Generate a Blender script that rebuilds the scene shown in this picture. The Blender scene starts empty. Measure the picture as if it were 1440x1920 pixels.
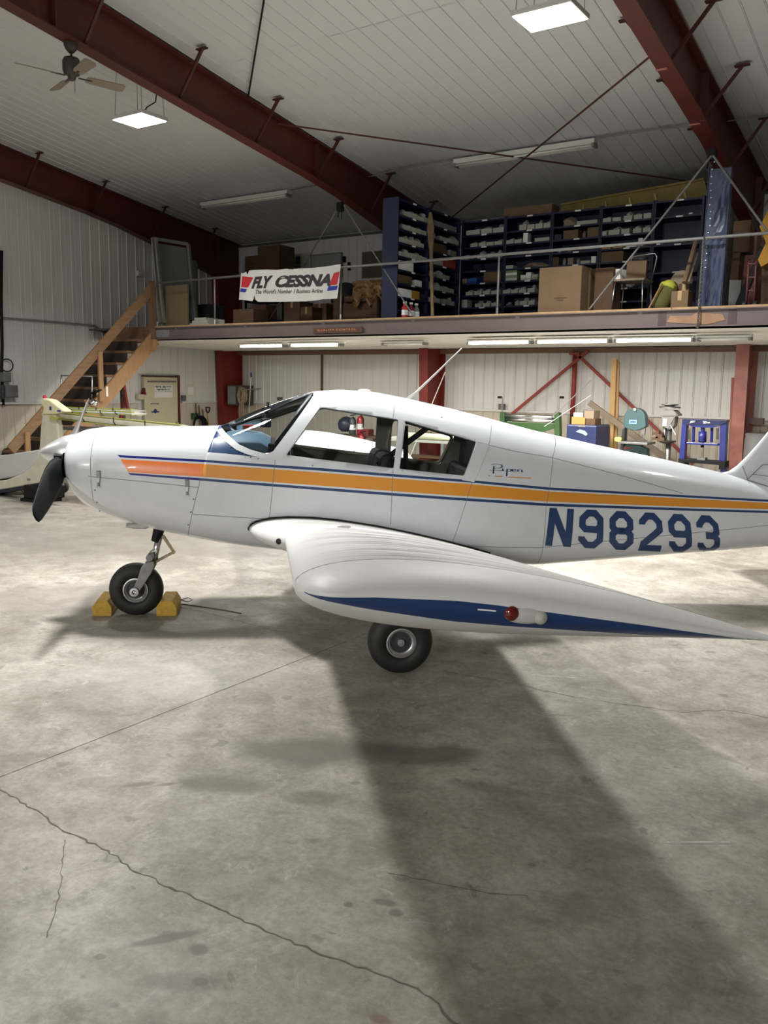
import bpy, bmesh, math, random
import numpy as np
from mathutils import Vector, Matrix, noise
random.seed(7)
sc = bpy.context.scene
COL = sc.collection

# ---------------------------------------------------------------- camera
CAMH = 1.90
YAW, PITCH, ROLL = -0.59367, 0.145294, -0.0180756
FPX = 1600.0
def cam_rows():
    cy, sy = math.cos(YAW), math.sin(YAW)
    f = np.array([sy*math.cos(PITCH), cy*math.cos(PITCH), -math.sin(PITCH)])
    r = np.array([cy, -sy, 0.0]); d = np.cross(f, r)
    c, s = math.cos(ROLL), math.sin(ROLL)
    return np.array([c*r+s*d, -s*r+c*d, f])
MC = cam_rows()
cam_d = bpy.data.cameras.new('camera'); cam = bpy.data.objects.new('camera', cam_d); COL.objects.link(cam)
R_ = Matrix((tuple(MC[0]), tuple(-MC[1]), tuple(-MC[2]))).transposed()
cam.matrix_world = Matrix.Translation((0, 0, CAMH)) @ R_.to_4x4()
cam_d.sensor_fit = 'VERTICAL'; cam_d.sensor_height = 36.0; cam_d.lens = FPX/1920*36
cam_d.clip_start = 0.05; cam_d.clip_end = 200
sc.camera = cam

# ---------------------------------------------------------------- world, exposure
w = bpy.data.worlds.new('world'); sc.world = w; w.use_nodes = True
w.node_tree.nodes['Background'].inputs[0].default_value = (0.6, 0.65, 0.7, 1)
w.node_tree.nodes['Background'].inputs[1].default_value = 0.02
sc.view_settings.view_transform = 'Standard'; sc.view_settings.look = 'None'
sc.view_settings.gamma = 1.0; sc.view_settings.use_curve_mapping = False
sc.view_settings.exposure = 0.0

# ---------------------------------------------------------------- lamps (the hangar's own lights)
def area(name, loc, sx, sy, power, color=(1, 0.985, 0.95), spread=180, rot=(0, 0, 0)):
    l = bpy.data.lights.new(name, 'AREA'); l.shape = 'RECTANGLE'; l.size = sx; l.size_y = sy
    l.energy = power; l.color = color; l.spread = math.radians(spread)
    o = bpy.data.objects.new(name, l); o.location = loc; o.rotation_euler = rot; COL.objects.link(o); return o
LEDS = [(-10.05, 8.55, 5.58, 120), (-3.80, 8.42, 5.58, 285), (2.45, 8.42, 5.58, 60),
        (-6.42, 4.43, 6.20, 335), (-12.0, 1.5, 6.30, 90)]
for (x, y, z, p_) in LEDS:
    area('led_panel_lamp', (x, y, z-0.045), 0.60, 0.44, p_, (1, 0.99, 0.965), 136 if y > 0 else 160)
# two flood lights on the wall behind the camera, tilted down into the hangar
FLOODS = [(-6.0, -12.0, 4.5, 330), (2.0, -12.0, 4.5, 410)]
for (x, y, z, p_) in FLOODS:
    area('flood_lamp', (x, y+0.06, z-0.05), 0.60, 0.44, p_, (1, 0.99, 0.97), 104, (math.radians(50), 0, 0))
TUBES = [(-11.2, -10.12, 11.78, 1), (-9.93, -8.83, 11.72, 1), (-6.47, -5.41, 11.85, 1), (-5.33, -4.22, 11.85, 1), (-4.15, -3.08, 11.85, 1)]
for (xa, xb, y, on) in TUBES:
    area('tube_lamp', ((xa+xb)/2, y, 2.535), xb-xa, 0.12, 98, (1, 0.96, 0.88))

# ---------------------------------------------------------------- materials
MATS = {}
def mat(name, col, rough=0.6, metal=0.0, var=0.0, scale=6.0, bump=0.0, bscale=40.0, coat=0.0, emit=None, estr=0.0, spec=0.5, stretch=None, trans=0.0):
    if name in MATS: return MATS[name]
    m = bpy.data.materials.new(name); m.use_nodes = True
    nt = m.node_tree; b = nt.nodes['Principled BSDF']
    c = (col[0], col[1], col[2], 1)
    b.inputs['Base Color'].default_value = c
    b.inputs['Roughness'].default_value = rough; b.inputs['Metallic'].default_value = metal
    b.inputs['Coat Weight'].default_value = coat; b.inputs['Specular IOR Level'].default_value = spec
    if emit:
        b.inputs['Emission Color'].default_value = (*emit, 1); b.inputs['Emission Strength'].default_value = estr
    tc = None
    if var or bump:
        tc = nt.nodes.new('ShaderNodeTexCoord'); mp = nt.nodes.new('ShaderNodeMapping')
        nt.links.new(tc.outputs['Object'], mp.inputs['Vector'])
        if stretch: mp.inputs['Scale'].default_value = stretch
    if var:
        n = nt.nodes.new('ShaderNodeTexNoise'); n.inputs['Scale'].default_value = scale; n.inputs['Detail'].default_value = 5; n.inputs['Roughness'].default_value = 0.6
        nt.links.new(mp.outputs[0], n.inputs['Vector'])
        r = nt.nodes.new('ShaderNodeValToRGB')
        r.color_ramp.elements[0].position = 0.3; r.color_ramp.elements[1].position = 0.7
        r.color_ramp.elements[0].color = tuple(max(0, x*(1-var)) for x in col)+(1,)
        r.color_ramp.elements[1].color = tuple(min(1, x*(1+var*0.6)) for x in col)+(1,)
        nt.links.new(n.outputs['Fac'], r.inputs[0]); nt.links.new(r.outputs[0], b.inputs['Base Color'])
    if bump:
        n2 = nt.nodes.new('ShaderNodeTexNoise'); n2.inputs['Scale'].default_value = bscale; n2.inputs['Detail'].default_value = 4
        nt.links.new(mp.outputs[0], n2.inputs['Vector'])
        bp = nt.nodes.new('ShaderNodeBump'); bp.inputs['Strength'].default_value = bump; bp.inputs['Distance'].default_value = 0.01
        nt.links.new(n2.outputs['Fac'], bp.inputs['Height']); nt.links.new(bp.outputs[0], b.inputs['Normal'])
    MATS[name] = m; return m
def glass_mat(name, tint=(0.9, 0.95, 0.95), refl=0.10):
    m = bpy.data.materials.new(name); m.use_nodes = True; nt = m.node_tree
    nt.nodes.remove(nt.nodes['Principled BSDF']); out = nt.nodes['Material Output']
    t = nt.nodes.new('ShaderNodeBsdfTransparent'); t.inputs[0].default_value = (*tint, 1)
    g = nt.nodes.new('ShaderNodeBsdfGlossy'); g.inputs['Roughness'].default_value = 0.03
    lw = nt.nodes.new('ShaderNodeFresnel'); lw.inputs[0].default_value = 1.36
    mx = nt.nodes.new('ShaderNodeMixShader')
    nt.links.new(lw.outputs[0], mx.inputs[0]); nt.links.new(t.outputs[0], mx.inputs[1]); nt.links.new(g.outputs[0], mx.inputs[2])
    nt.links.new(mx.outputs[0], out.inputs['Surface']); MATS[name] = m; return m
def srgb(r, g, b):
    f = lambda c: (c/255/12.92) if c/255 <= 0.04045 else ((c/255+0.055)/1.055)**2.4
    return (f(r), f(g), f(b))

M_white = mat('aircraft_white', (0.63, 0.655, 0.68), 0.30, coat=0.35, var=0.03, scale=9)
M_wing = mat('wing_white', (0.62, 0.62, 0.61), 0.5, coat=0.0, var=0.04, scale=6)
M_walk = mat('walkway_grey', (0.52, 0.52, 0.51), 0.75, var=0.25, scale=5, stretch=(1, 6, 1))
M_navy = mat('navy_paint', srgb(28, 58, 102), 0.4, coat=0.15)
M_navyw = mat('wing_blue', srgb(18, 52, 100), 0.35, coat=0.3)
M_navyb = mat('bright_navy', srgb(10, 22, 118), 0.3, coat=0.3)
M_orange = mat('orange_stripe', srgb(248, 128, 38), 0.3, coat=0.3)
M_ochre = mat('ochre_stripe', srgb(214, 142, 45), 0.4)
M_seam = mat('panel_seam', (0.16, 0.16, 0.17), 0.8)
M_trim = mat('cabin_trim', srgb(118, 114, 106), 0.7, var=0.2)
M_seal = mat('black_seal', (0.01, 0.01, 0.01), 0.6)
M_rubber = mat('tyre_rubber', (0.012, 0.012, 0.013), 0.62, var=0.2, scale=14)
M_prop = mat('propeller_black', (0.004, 0.005, 0.005), 0.55, spec=0.12)
M_spin = mat('spinner_metal', (0.75, 0.76, 0.77), 0.34, 0.75)
M_chrome = mat('polished_metal', (0.72, 0.73, 0.74), 0.2, 1.0)
M_alu = mat('aluminium', (0.55, 0.56, 0.57), 0.35, 1.0, var=0.15, scale=20)
M_steel = mat('dull_steel', (0.24, 0.24, 0.23), 0.45, 0.8, var=0.2, scale=15)
M_galv = mat('galvanised_pipe', (0.20, 0.20, 0.195), 0.5, 0.4, var=0.15, scale=18)
M_black = mat('matt_black', (0.008, 0.008, 0.009), 0.6, spec=0.2)
M_dark = mat('dark_plastic', (0.03, 0.03, 0.035), 0.55)
M_red = mat('red_oxide_steel', srgb(84, 33, 27), 0.5, var=0.25, scale=3)
M_redcol = mat('red_oxide_column', srgb(122, 36, 26), 0.5, var=0.2, scale=4)
M_redfade = mat('faded_red_column', srgb(168, 108, 98), 0.55, var=0.22, scale=6)
M_redbr = mat('red_brace', srgb(140, 52, 42), 0.5)
M_darkrod = mat('dark_red_rod', srgb(70, 26, 22), 0.6)
M_panel = mat('liner_panel', (0.60, 0.61, 0.60), 0.38, var=0.05, scale=1.5, stretch=(4, 4, .5))
M_panelw = mat('liner_panel_warm', (0.68, 0.67, 0.64), 0.42, var=0.06, scale=1.5, stretch=(4, 4, .5))
M_lower = mat('wainscot_panel', (0.54, 0.49, 0.41), 0.5, var=0.10, scale=2.5)
M_ceil = mat('ceiling_panel', (0.56, 0.575, 0.575), 0.42, var=0.06, scale=0.8)
M_lum = mat('construction_lumber', srgb(150, 114, 76), 0.65, var=0.22, scale=4, stretch=(8, 8, 1), bump=0.15)
M_pine = mat('pine_lumber', srgb(206, 166, 112), 0.6, var=0.15, scale=4, stretch=(8, 8, 1))
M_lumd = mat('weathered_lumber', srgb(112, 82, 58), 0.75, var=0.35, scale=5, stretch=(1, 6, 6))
M_yell = mat('chock_yellow', srgb(196, 158, 60), 0.7, var=0.25, scale=25, bump=0.3)
M_card = mat('cardboard', srgb(112, 90, 66), 0.85, var=0.08, scale=5)
M_cardd = mat('dark_cardboard', srgb(90, 66, 46), 0.85, var=0.12, scale=5)
M_bin = mat('white_carton', (0.42, 0.43, 0.37), 0.8, var=0.15, scale=12)
M_lab = mat('label_paper', (0.85, 0.85, 0.82), 0.8)
M_blue = mat('rack_blue', srgb(17, 25, 60), 0.45, var=0.12, scale=3)
M_blue2 = mat('upright_blue', srgb(44, 56, 86), 0.35, 0.1, var=0.15, scale=4)
M_ply = mat('plywood_edge', srgb(170, 140, 100), 0.7, var=0.25, scale=9)
M_beam = mat('brown_primer_beam', srgb(100, 88, 86), 0.55, var=0.10, scale=2)
M_soff = mat('soffit_panel', (0.62, 0.60, 0.55), 0.4, var=0.05, scale=2)
M_door = mat('door_cream', srgb(205, 198, 170), 0.5, var=0.05, scale=2)
M_paper = mat('paper_white', (0.78, 0.78, 0.75), 0.8)
M_ink = mat('black_ink', (0.02, 0.02, 0.02), 0.6)
M_crimson = mat('crimson', srgb(178, 38, 46), 0.5)
M_royal = mat('royal_blue', srgb(36, 50, 140), 0.5)
M_green = mat('machine_green', srgb(58, 92, 50), 0.45, var=0.12)
M_teal = mat('machine_teal', srgb(66, 92, 95), 0.4, var=0.08)
M_olive = mat('olive_metal', srgb(110, 96, 30), 0.6, var=0.2)
M_prim = mat('zinc_primer', srgb(170, 172, 92), 0.6, var=0.2, scale=10)
M_cream = mat('cream_paint', srgb(206, 202, 180), 0.5, var=0.14, scale=5)
M_greybox = mat('grey_enclosure', srgb(96, 98, 98), 0.5, var=0.1)
M_grey = mat('mid_grey', (0.22, 0.22, 0.22), 0.6, var=0.1)
M_fan = mat('fan_brown', srgb(62, 56, 50), 0.5)
M_blade = mat('fan_blade_wood', srgb(128, 116, 100), 0.55, var=0.1)
M_glow = mat('led_diffuser', (1, 1, 1), 0.5, emit=(1, 0.99, 0.96), estr=14)
M_tube = mat('tube_glow', (1, 1, 1), 0.5, emit=(1, 0.97, 0.92), estr=12)
M_fix = mat('fixture_white', (0.66, 0.66, 0.61), 0.35)
M_glassW = glass_mat('cabin_glass', (0.88, 0.91, 0.92))
M_glassG = glass_mat('grey_glass', (0.55, 0.60, 0.60))
M_interb = mat('glareshield_blue', srgb(92, 118, 138), 0.55, var=0.1)

# ---------------------------------------------------------------- mesh helpers
ORG = {}
class MB:
    def __init__(s): s.v = []; s.f = []; s.m = []
    def add(s, vs, fs, mi=0):
        o = len(s.v); s.v += [tuple(map(float, p)) for p in vs]
        for f in fs: s.f.append(tuple(i+o for i in f)); s.m.append(mi)
        return s
    def box(s, x0, x1, y0, y1, z0, z1, mi=0):
        v = [(x0,y0,z0),(x1,y0,z0),(x1,y1,z0),(x0,y1,z0),(x0,y0,z1),(x1,y0,z1),(x1,y1,z1),(x0,y1,z1)]
        return s.add(v, [(0,3,2,1),(4,5,6,7),(0,1,5,4),(1,2,6,5),(2,3,7,6),(3,0,4,7)], mi)
    def obox(s, c, ax, ay, az, mi=0):
        c = Vector(c); ax = Vector(ax); ay = Vector(ay); az = Vector(az)
        v = [c+a*ax+b*ay+d*az for d in (-1,1) for (a,b) in ((-1,-1),(1,-1),(1,1),(-1,1))]
        f = [(0,3,2,1),(4,5,6,7),(0,1,5,4),(1,2,6,5),(2,3,7,6),(3,0,4,7)]
        if ax.cross(ay).dot(az) < 0: f = [t[::-1] for t in f]
        return s.add(v, f, mi)
    def bar(s, p, q, w, h=None, up=(0,0,1), mi=0):
        h = h or w; p = Vector(p); q = Vector(q); d = q-p; L = d.length/2
        if L < 1e-6: return s
        d.normalize(); u = Vector(up)
        if abs(d.dot(u)) > 0.98: u = Vector((0,1,0))
        sd = d.cross(u).normalized(); u2 = sd.cross(d)
        return s.obox((p+q)/2, d*L, sd*(w/2), u2*(h/2), mi)
    def tube(s, pts, r, n=8, mi=0, cap=True, closed=False):
        P = [Vector(p) for p in pts]; N = len(P); rs = r if isinstance(r, (list, tuple)) else [r]*N
        rings = []; prev = None
        for i in range(N):
            if closed: d = P[(i+1) % N]-P[i-1]
            else: d = P[min(i+1, N-1)]-P[max(i-1, 0)]
            d.normalize()
            if prev is None:
                a = d.cross(Vector((0,0,1)))
                if a.length < 0.05: a = d.cross(Vector((0,1,0)))
            else:
                a = prev-d*prev.dot(d)
            a.normalize(); prev = a; b = d.cross(a)
            rings.append([P[i]+(a*math.cos(t)+b*math.sin(t))*rs[i] for t in [2*math.pi*k/n for k in range(n)]])
        v = [q for R in rings for q in R]; f = []
        for i in range(N if closed else N-1):
            for k in range(n):
                a0 = i*n; b0 = ((i+1) % N)*n
                f.append((a0+k, b0+k, b0+(k+1) % n, a0+(k+1) % n))
        if cap and not closed: f += [tuple(range(n)), tuple(range((N-1)*n, N*n))[::-1]]
        return s.add(v, f, mi)
    def lathe(s, c, ax, prof, n=24, mi=0, a0=0, a1=2*math.pi):
        # prof: list of (distance along axis, radius)
        c = Vector(c); ax = Vector(ax).normalized(); u = ax.cross(Vector((0,0,1)))
        if u.length < 0.05: u = ax.cross(Vector((0,1,0)))
        u.normalize(); w_ = ax.cross(u); v = []; f = []
        for (t, r) in prof:
            for k in range(n):
                a = 2*math.pi*k/n; v.append(c+ax*t+(u*math.cos(a)+w_*math.sin(a))*max(r, 1e-4))
        for i in range(len(prof)-1):
            for k in range(n): f.append((i*n+k, i*n+(k+1) % n, (i+1)*n+(k+1) % n, (i+1)*n+k))
        return s.add(v, f, mi)
    def poly(s, pts, ex=(0,0,0), mi=0):
        # polygon, extruded by ex
        n = len(pts); ex = Vector(ex)
        if ex.length < 1e-9: return s.add(pts, [tuple(range(n))], mi)
        v = [Vector(p) for p in pts]+[Vector(p)+ex for p in pts]
        f = [tuple(range(n))[::-1], tuple(range(n, 2*n))]+[(i, (i+1) % n, n+(i+1) % n, n+i) for i in range(n)]
        return s.add(v, f, mi)
    def build(s, name, mats, parent=None, local=False, smooth=False, bevel=0, recalc=True, sub=0, auto=None, origin=None):
        me = bpy.data.meshes.new(name)
        o0 = Vector((0,0,0))
        if parent is not None and not local: o0 = ORG.get(parent.name, Vector((0,0,0)))
        elif parent is None and origin is not None: o0 = Vector(origin)
        me.from_pydata([tuple(Vector(p)-o0) for p in s.v], [], s.f)
        mats = mats if isinstance(mats, (list, tuple)) else [mats]
        for m in mats: me.materials.append(m)
        for p_, mi in zip(me.polygons, s.m): p_.material_index = mi
        if recalc or smooth:
            bm = bmesh.new(); bm.from_mesh(me)
            if recalc: bmesh.ops.recalc_face_normals(bm, faces=bm.faces)
            for f in bm.faces: f.smooth = bool(smooth)
            if smooth and auto:
                for e in bm.edges:
                    if len(e.link_faces) == 2 and e.calc_face_angle(0) > auto: e.smooth = False
            bm.to_mesh(me); bm.free()
        o = bpy.data.objects.new(name, me); COL.objects.link(o)
        if parent is None: o.location = o0
        else: o.parent = parent
        ORG[o.name] = o0
        if bevel:
            b = o.modifiers.new('bevel', 'BEVEL'); b.width = bevel; b.segments = 2; b.limit_method = 'ANGLE'
        if sub:
            b = o.modifiers.new('sub', 'SUBSURF'); b.levels = sub; b.render_levels = sub
        return o
def tag(o, label=None, cat=None, group=None, kind=None):
    if label: o['label'] = label
    if cat: o['category'] = cat
    if group: o['group'] = group
    if kind: o['kind'] = kind
    return o
def thing(name, label, cat, loc=(0,0,0), group=None, kind=None):
    o = bpy.data.objects.new(name, None); COL.objects.link(o); o.location = loc
    o.empty_display_size = 0.1
    ORG[o.name] = Vector(loc); return tag(o, label, cat, group, kind)
def solo(mb, name, m, label, cat, group=None, kind=None, **k):
    # a thing that is one mesh: origin at its base centre
    xs = [p[0] for p in mb.v]; ys = [p[1] for p in mb.v]; zs = [p[2] for p in mb.v]
    o = mb.build(name, m, origin=((min(xs)+max(xs))/2, (min(ys)+max(ys))/2, min(zs)), **k)
    return tag(o, label, cat, group, kind)
def text_geo(s, size=1.0, shear=0.0, offset=0.0, space=1.0, wid=1.0):
    cu = bpy.data.curves.new('t', 'FONT'); cu.body = s; cu.size = size; cu.shear = shear; cu.offset = offset; cu.space_character = space
    cu.fill_mode = 'FRONT'; cu.resolution_u = 3
    ob = bpy.data.objects.new('t', cu); COL.objects.link(ob)
    dg = bpy.context.evaluated_depsgraph_get(); dg.update()
    me = ob.evaluated_get(dg).to_mesh(); v = [(p.co.x*wid, p.co.y) for p in me.vertices]; f = [tuple(p.vertices) for p in me.polygons]
    ob.evaluated_get(dg).to_mesh_clear(); bpy.data.objects.remove(ob); bpy.data.curves.remove(cu)
    return v, f
def text_on(mb, s, fn, x0, x1, y0, y1, mi=0, **k):
    # fit the words into the box, map with fn(x, y) -> point
    v, f = text_geo(s, **k)
    ax = min(p[0] for p in v); bx = max(p[0] for p in v); ay = min(p[1] for p in v); by = max(p[1] for p in v)
    vs = [fn(x0+(p[0]-ax)/(bx-ax)*(x1-x0), y0+(p[1]-ay)/(by-ay)*(y1-y0)) for p in v]
    mb.add(vs, f, mi)
def strokes(paths, hw):
    quads = []
    for path, closed in paths:
        P = [np.array(p, float) for p in path]; n = len(P); L = []; Rr = []
        for i in range(n):
            if closed: a = P[i-1]; c = P[(i+1) % n]
            else: a = P[i-1] if i else None; c = P[i+1] if i < n-1 else None
            d1 = (P[i]-a)/np.linalg.norm(P[i]-a) if a is not None else None
            d2 = (c-P[i])/np.linalg.norm(c-P[i]) if c is not None else None
            if d1 is None: d1 = d2
            if d2 is None: d2 = d1
            n1 = np.array([-d1[1], d1[0]]); n2 = np.array([-d2[1], d2[0]]); m = n1+n2; m = m/np.linalg.norm(m); k = hw/max(0.4, m@n1)
            L.append(P[i]+m*k); Rr.append(P[i]-m*k)
        for i in range(n if closed else n-1):
            j = (i+1) % n; quads.append([L[i], Rr[i], Rr[j], L[j]])
    return quads

# real-world points seen along a pixel of the 1440x1920 photograph
def ray(x, y): return MC.T @ np.array([(x-720)/FPX, (y-960)/FPX, 1.0])
def PY(x, y, Y): d = ray(x, y); t = Y/d[1]; return Vector((t*d[0], Y, CAMH+t*d[2]))
def PX(x, y, X): d = ray(x, y); t = X/d[0]; return Vector((X, t*d[1], CAMH+t*d[2]))
def PZ(x, y, z): d = ray(x, y); t = (z-CAMH)/d[2]; return Vector((t*d[0], t*d[1], z))
EAVE_Z, WALL_Y, WALL_X = 5.20, 15.55, -15.0
SL = math.tan(math.radians(8.124))
def roofz(Y): return EAVE_Z+(WALL_Y-Y)*SL
def PR(x, y, off=0.0):
    d = ray(x, y); t = (EAVE_Z-off+WALL_Y*SL-CAMH)/(d[2]+d[1]*SL); return Vector((t*d[0], t*d[1], CAMH+t*d[2]))
# ================================================================ SETTING
XR, YF = 9.0, -15.0     # far right wall and the side behind the camera
def floor_mat():
    m = bpy.data.materials.new('concrete_floor'); m.use_nodes = True; nt = m.node_tree; b = nt.nodes['Principled BSDF']
    N = nt.nodes.new; L = nt.links.new
    tc = N('ShaderNodeTexCoord')
    def nz(scale, det, ro=0.55, st=(1,1,1), dist=0.0):
        mp = N('ShaderNodeMapping'); mp.inputs['Scale'].default_value = st; L(tc.outputs['Object'], mp.inputs[0])
        n = N('ShaderNodeTexNoise'); n.inputs['Scale'].default_value = scale; n.inputs['Detail'].default_value = det; n.inputs['Roughness'].default_value = ro
        n.inputs['Distortion'].default_value = dist
        L(mp.outputs[0], n.inputs['Vector']); return n.outputs['Fac']
    def ramp(s, p0, c0, p1, c1):
        r = N('ShaderNodeValToRGB'); e = r.color_ramp.elements; e[0].position = p0; e[1].position = p1; e[0].color = (*c0, 1); e[1].color = (*c1, 1); L(s, r.inputs[0]); return r.outputs[0]
    def mix(fac, a, bb, mode='MIX'):
        x = N('ShaderNodeMixRGB'); x.blend_type = mode
        if isinstance(fac, float): x.inputs[0].default_value = fac
        else: L(fac, x.inputs[0])
        for i, q in ((1, a), (2, bb)):
            if isinstance(q, tuple): x.inputs[i].default_value = (*q, 1)
            else: L(q, x.inputs[i])
        return x.outputs[0]
    c = ramp(nz(0.9, 8, 0.6, (1, 1, 1), 0.5), 0.36, (0.30, 0.275, 0.232), 0.64, (0.49, 0.46, 0.405))
    c = mix(0.55, c, ramp(nz(4.5, 8, 0.65, (1, 1, 1), 0.6), 0.40, (0.60, 0.58, 0.54), 0.60, (1.0, 1.0, 1.0)), 'MULTIPLY')
    c = mix(0.7, c, ramp(nz(30, 6, 0.75), 0.40, (0.72, 0.70, 0.68), 0.58, (1, 1, 1)), 'MULTIPLY')
    # dark worn blotches
    c = mix(ramp(nz(2.3, 7, 0.7, (1, 1, 1), 1.2), 0.55, (0,0,0), 0.64, (0.5,)*3), c, (0.19, 0.172, 0.15))
    # small dark spots
    c = mix(ramp(nz(7.5, 3, 0.5, (1, 1, 1), 0.4), 0.655, (0,0,0), 0.69, (0.6,)*3), c, (0.17, 0.155, 0.13))
    # salt-pale scaling
    c = mix(ramp(nz(6.0, 9, 0.8, (1, 1, 1), 1.5), 0.56, (0,0,0), 0.66, (0.5,)*3), c, (0.54, 0.52, 0.49))
    wobble = nz(3.0, 4)
    def stain(fc, x, y, rx, ry, rot, strength, col, edge=0.25):
        mp = N('ShaderNodeMapping'); mp.vector_type = 'TEXTURE'; mp.inputs['Location'].default_value = (x, y, 0); mp.inputs['Rotation'].default_value = (0, 0, rot); mp.inputs['Scale'].default_value = (rx, ry, 1)
        L(tc.outputs['Object'], mp.inputs[0])
        ln = N('ShaderNodeVectorMath'); ln.operation = 'LENGTH'; L(mp.outputs[0], ln.inputs[0])
        ad = N('ShaderNodeMath'); ad.operation = 'MULTIPLY_ADD'; L(wobble, ad.inputs[0]); ad.inputs[1].default_value = 1.1; L(ln.outputs['Value'], ad.inputs[2])
        hf = N('ShaderNodeMath'); hf.operation = 'MULTIPLY'; hf.inputs[1].default_value = 0.4; L(ad.outputs[0], hf.inputs[0]); f = ramp(hf.outputs[0], 0.4*(1.40-edge), (strength,)*3, 0.4*(1.40+edge), (0,0,0))
        return mix(f, fc, col)
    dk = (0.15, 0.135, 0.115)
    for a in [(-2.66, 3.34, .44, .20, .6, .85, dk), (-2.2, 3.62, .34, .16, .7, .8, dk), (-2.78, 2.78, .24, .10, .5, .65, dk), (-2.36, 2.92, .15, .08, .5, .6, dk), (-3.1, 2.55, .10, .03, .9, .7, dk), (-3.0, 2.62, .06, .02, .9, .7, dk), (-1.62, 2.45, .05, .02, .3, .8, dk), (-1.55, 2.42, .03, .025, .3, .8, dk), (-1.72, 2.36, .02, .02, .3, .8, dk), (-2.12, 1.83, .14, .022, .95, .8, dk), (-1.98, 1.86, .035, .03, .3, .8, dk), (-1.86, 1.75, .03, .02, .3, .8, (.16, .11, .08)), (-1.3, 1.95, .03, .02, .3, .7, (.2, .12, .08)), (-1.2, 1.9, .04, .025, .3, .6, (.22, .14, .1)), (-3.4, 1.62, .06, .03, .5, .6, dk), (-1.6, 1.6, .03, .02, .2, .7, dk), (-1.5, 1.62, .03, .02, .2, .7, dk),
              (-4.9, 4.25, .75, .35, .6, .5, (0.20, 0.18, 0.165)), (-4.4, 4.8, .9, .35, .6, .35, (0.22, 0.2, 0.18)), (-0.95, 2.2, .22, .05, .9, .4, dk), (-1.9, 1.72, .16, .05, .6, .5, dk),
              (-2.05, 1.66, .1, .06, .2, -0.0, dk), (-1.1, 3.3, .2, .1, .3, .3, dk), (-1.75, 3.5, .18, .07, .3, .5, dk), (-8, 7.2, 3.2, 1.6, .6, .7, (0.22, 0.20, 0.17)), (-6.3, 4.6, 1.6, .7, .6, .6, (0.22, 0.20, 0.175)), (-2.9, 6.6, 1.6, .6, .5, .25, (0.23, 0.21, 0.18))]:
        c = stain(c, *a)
    c = stain(c, -2.10, 1.55, .12, .09, .3, .35, (0.50, 0.48, 0.43), .5)
    c = stain(c, -4.1, 3.7, 1.0, .45, .6, .30, (0.50, 0.48, 0.45), .5)
    L(c, b.inputs['Base Color'])
    rr = ramp(nz(3.2, 6, 0.65), 0.35, (0.42,)*3, 0.7, (0.68,)*3); L(rr, b.inputs['Roughness'])
    b.inputs['Specular IOR Level'].default_value = 0.3; bp = N('ShaderNodeBump'); bp.inputs['Strength'].default_value = 0.25; bp.inputs['Distance'].default_value = 0.006
    L(nz(9, 9, 0.7), bp.inputs['Height']); L(bp.outputs[0], b.inputs['Normal'])
    return m
M_floor = floor_mat()
fl = MB().box(WALL_X-0.3, XR+0.3, YF-0.3, WALL_Y+0.4, -0.15, 0.0).build('floor', M_floor)
tag(fl, kind='structure')
# saw joint and cracks: narrow dark fillets lying in the slab surface
M_crack = mat('crack_dark', (0.14, 0.12, 0.095), 0.9, var=0.3, scale=20)
M_crackf = mat('crack_faint', (0.17, 0.15, 0.125), 0.9, var=0.3, scale=20)
def crackline(pts, w0, jitter, name, seg=0.03, parent=fl, m=None, seed=1):
    rnd = random.Random(seed); mb = MB(); P = []
    for a, b_ in zip(pts[:-1], pts[1:]):
        a = Vector((a[0], a[1], 0)); b_ = Vector((b_[0], b_[1], 0)); n = max(1, int((b_-a).length/seg))
        for i in range(n): P.append(a.lerp(b_, i/n)+Vector((rnd.uniform(-1, 1), rnd.uniform(-1, 1), 0))*jitter)
    P.append(Vector((pts[-1][0], pts[-1][1], 0))); v = []; f = []
    for i, p in enumerate(P):
        d = P[min(i+1, len(P)-1)]-P[max(i-1, 0)]; n = Vector((-d.y, d.x, 0)).normalized()
        w_ = w0*rnd.uniform(0.35, 1.25); v += [p+n*w_/2+Vector((0,0,.0012)), p-n*w_/2+Vector((0,0,.0012))]
    for i in range(len(P)-1): f.append((2*i, 2*i+1, 2*i+3, 2*i+2))
    return mb.add(v, f).build(name, m or M_crack, parent)
crackline([(-3.70, 0.4), (-3.69, 15.4)], 0.007, 0.0012, 'control_joint')
crackline([(-3.70, 2.17), (-3.58, 2.13), (-3.3, 2.11), (-3.01, 2.07), (-2.74, 2.08), (-2.56, 2.05), (-2.39, 2.05), (-2.12, 2.06), (-1.86, 2.07), (-1.63, 2.08), (-1.53, 2.10), (-1.4, 2.12), (-1.28, 2.13), (-1.19, 2.11), (-1.11, 2.07), (-0.95, 2.04), (-0.5, 2.08)], 0.008, 0.008, 'floor_crack', seed=3)
crackline([(-2.75, 4.85), (-2.4, 4.91), (-1.99, 4.92), (-1.66, 4.96), (-1.24, 5.08), (-1.04, 5.27), (-0.8, 5.30), (-0.2, 5.5)], 0.005, 0.010, 'floor_crack', seed=5)
crackline([(-5.6, 4.95), (-4.9, 4.93), (-4.3, 4.9), (-3.69, 5.0)], 0.005, 0.01, 'floor_crack', m=M_crackf, seed=8)
crackline([(-2.95, 2.03), (-2.6, 1.75), (-2.45, 1.60)], 0.004, 0.006, 'floor_crack', m=M_crackf, seed=9)
crackline([(-1.72, 2.62), (-1.35, 2.72), (-1.2, 2.8)], 0.004, 0.006, 'floor_crack', m=M_crackf, seed=10)
for pts, wd in (([(-0.88, 3.51), (-0.66, 3.67)], 0.010), ([(-2.25, 5.15), (-2.0, 5.27)], 0.010)):
    crackline(pts, wd, 0.0005, 'paint_scratch', m=mat('paint_chip', (0.62, 0.61, 0.58), 0.8), seed=4)

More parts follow.
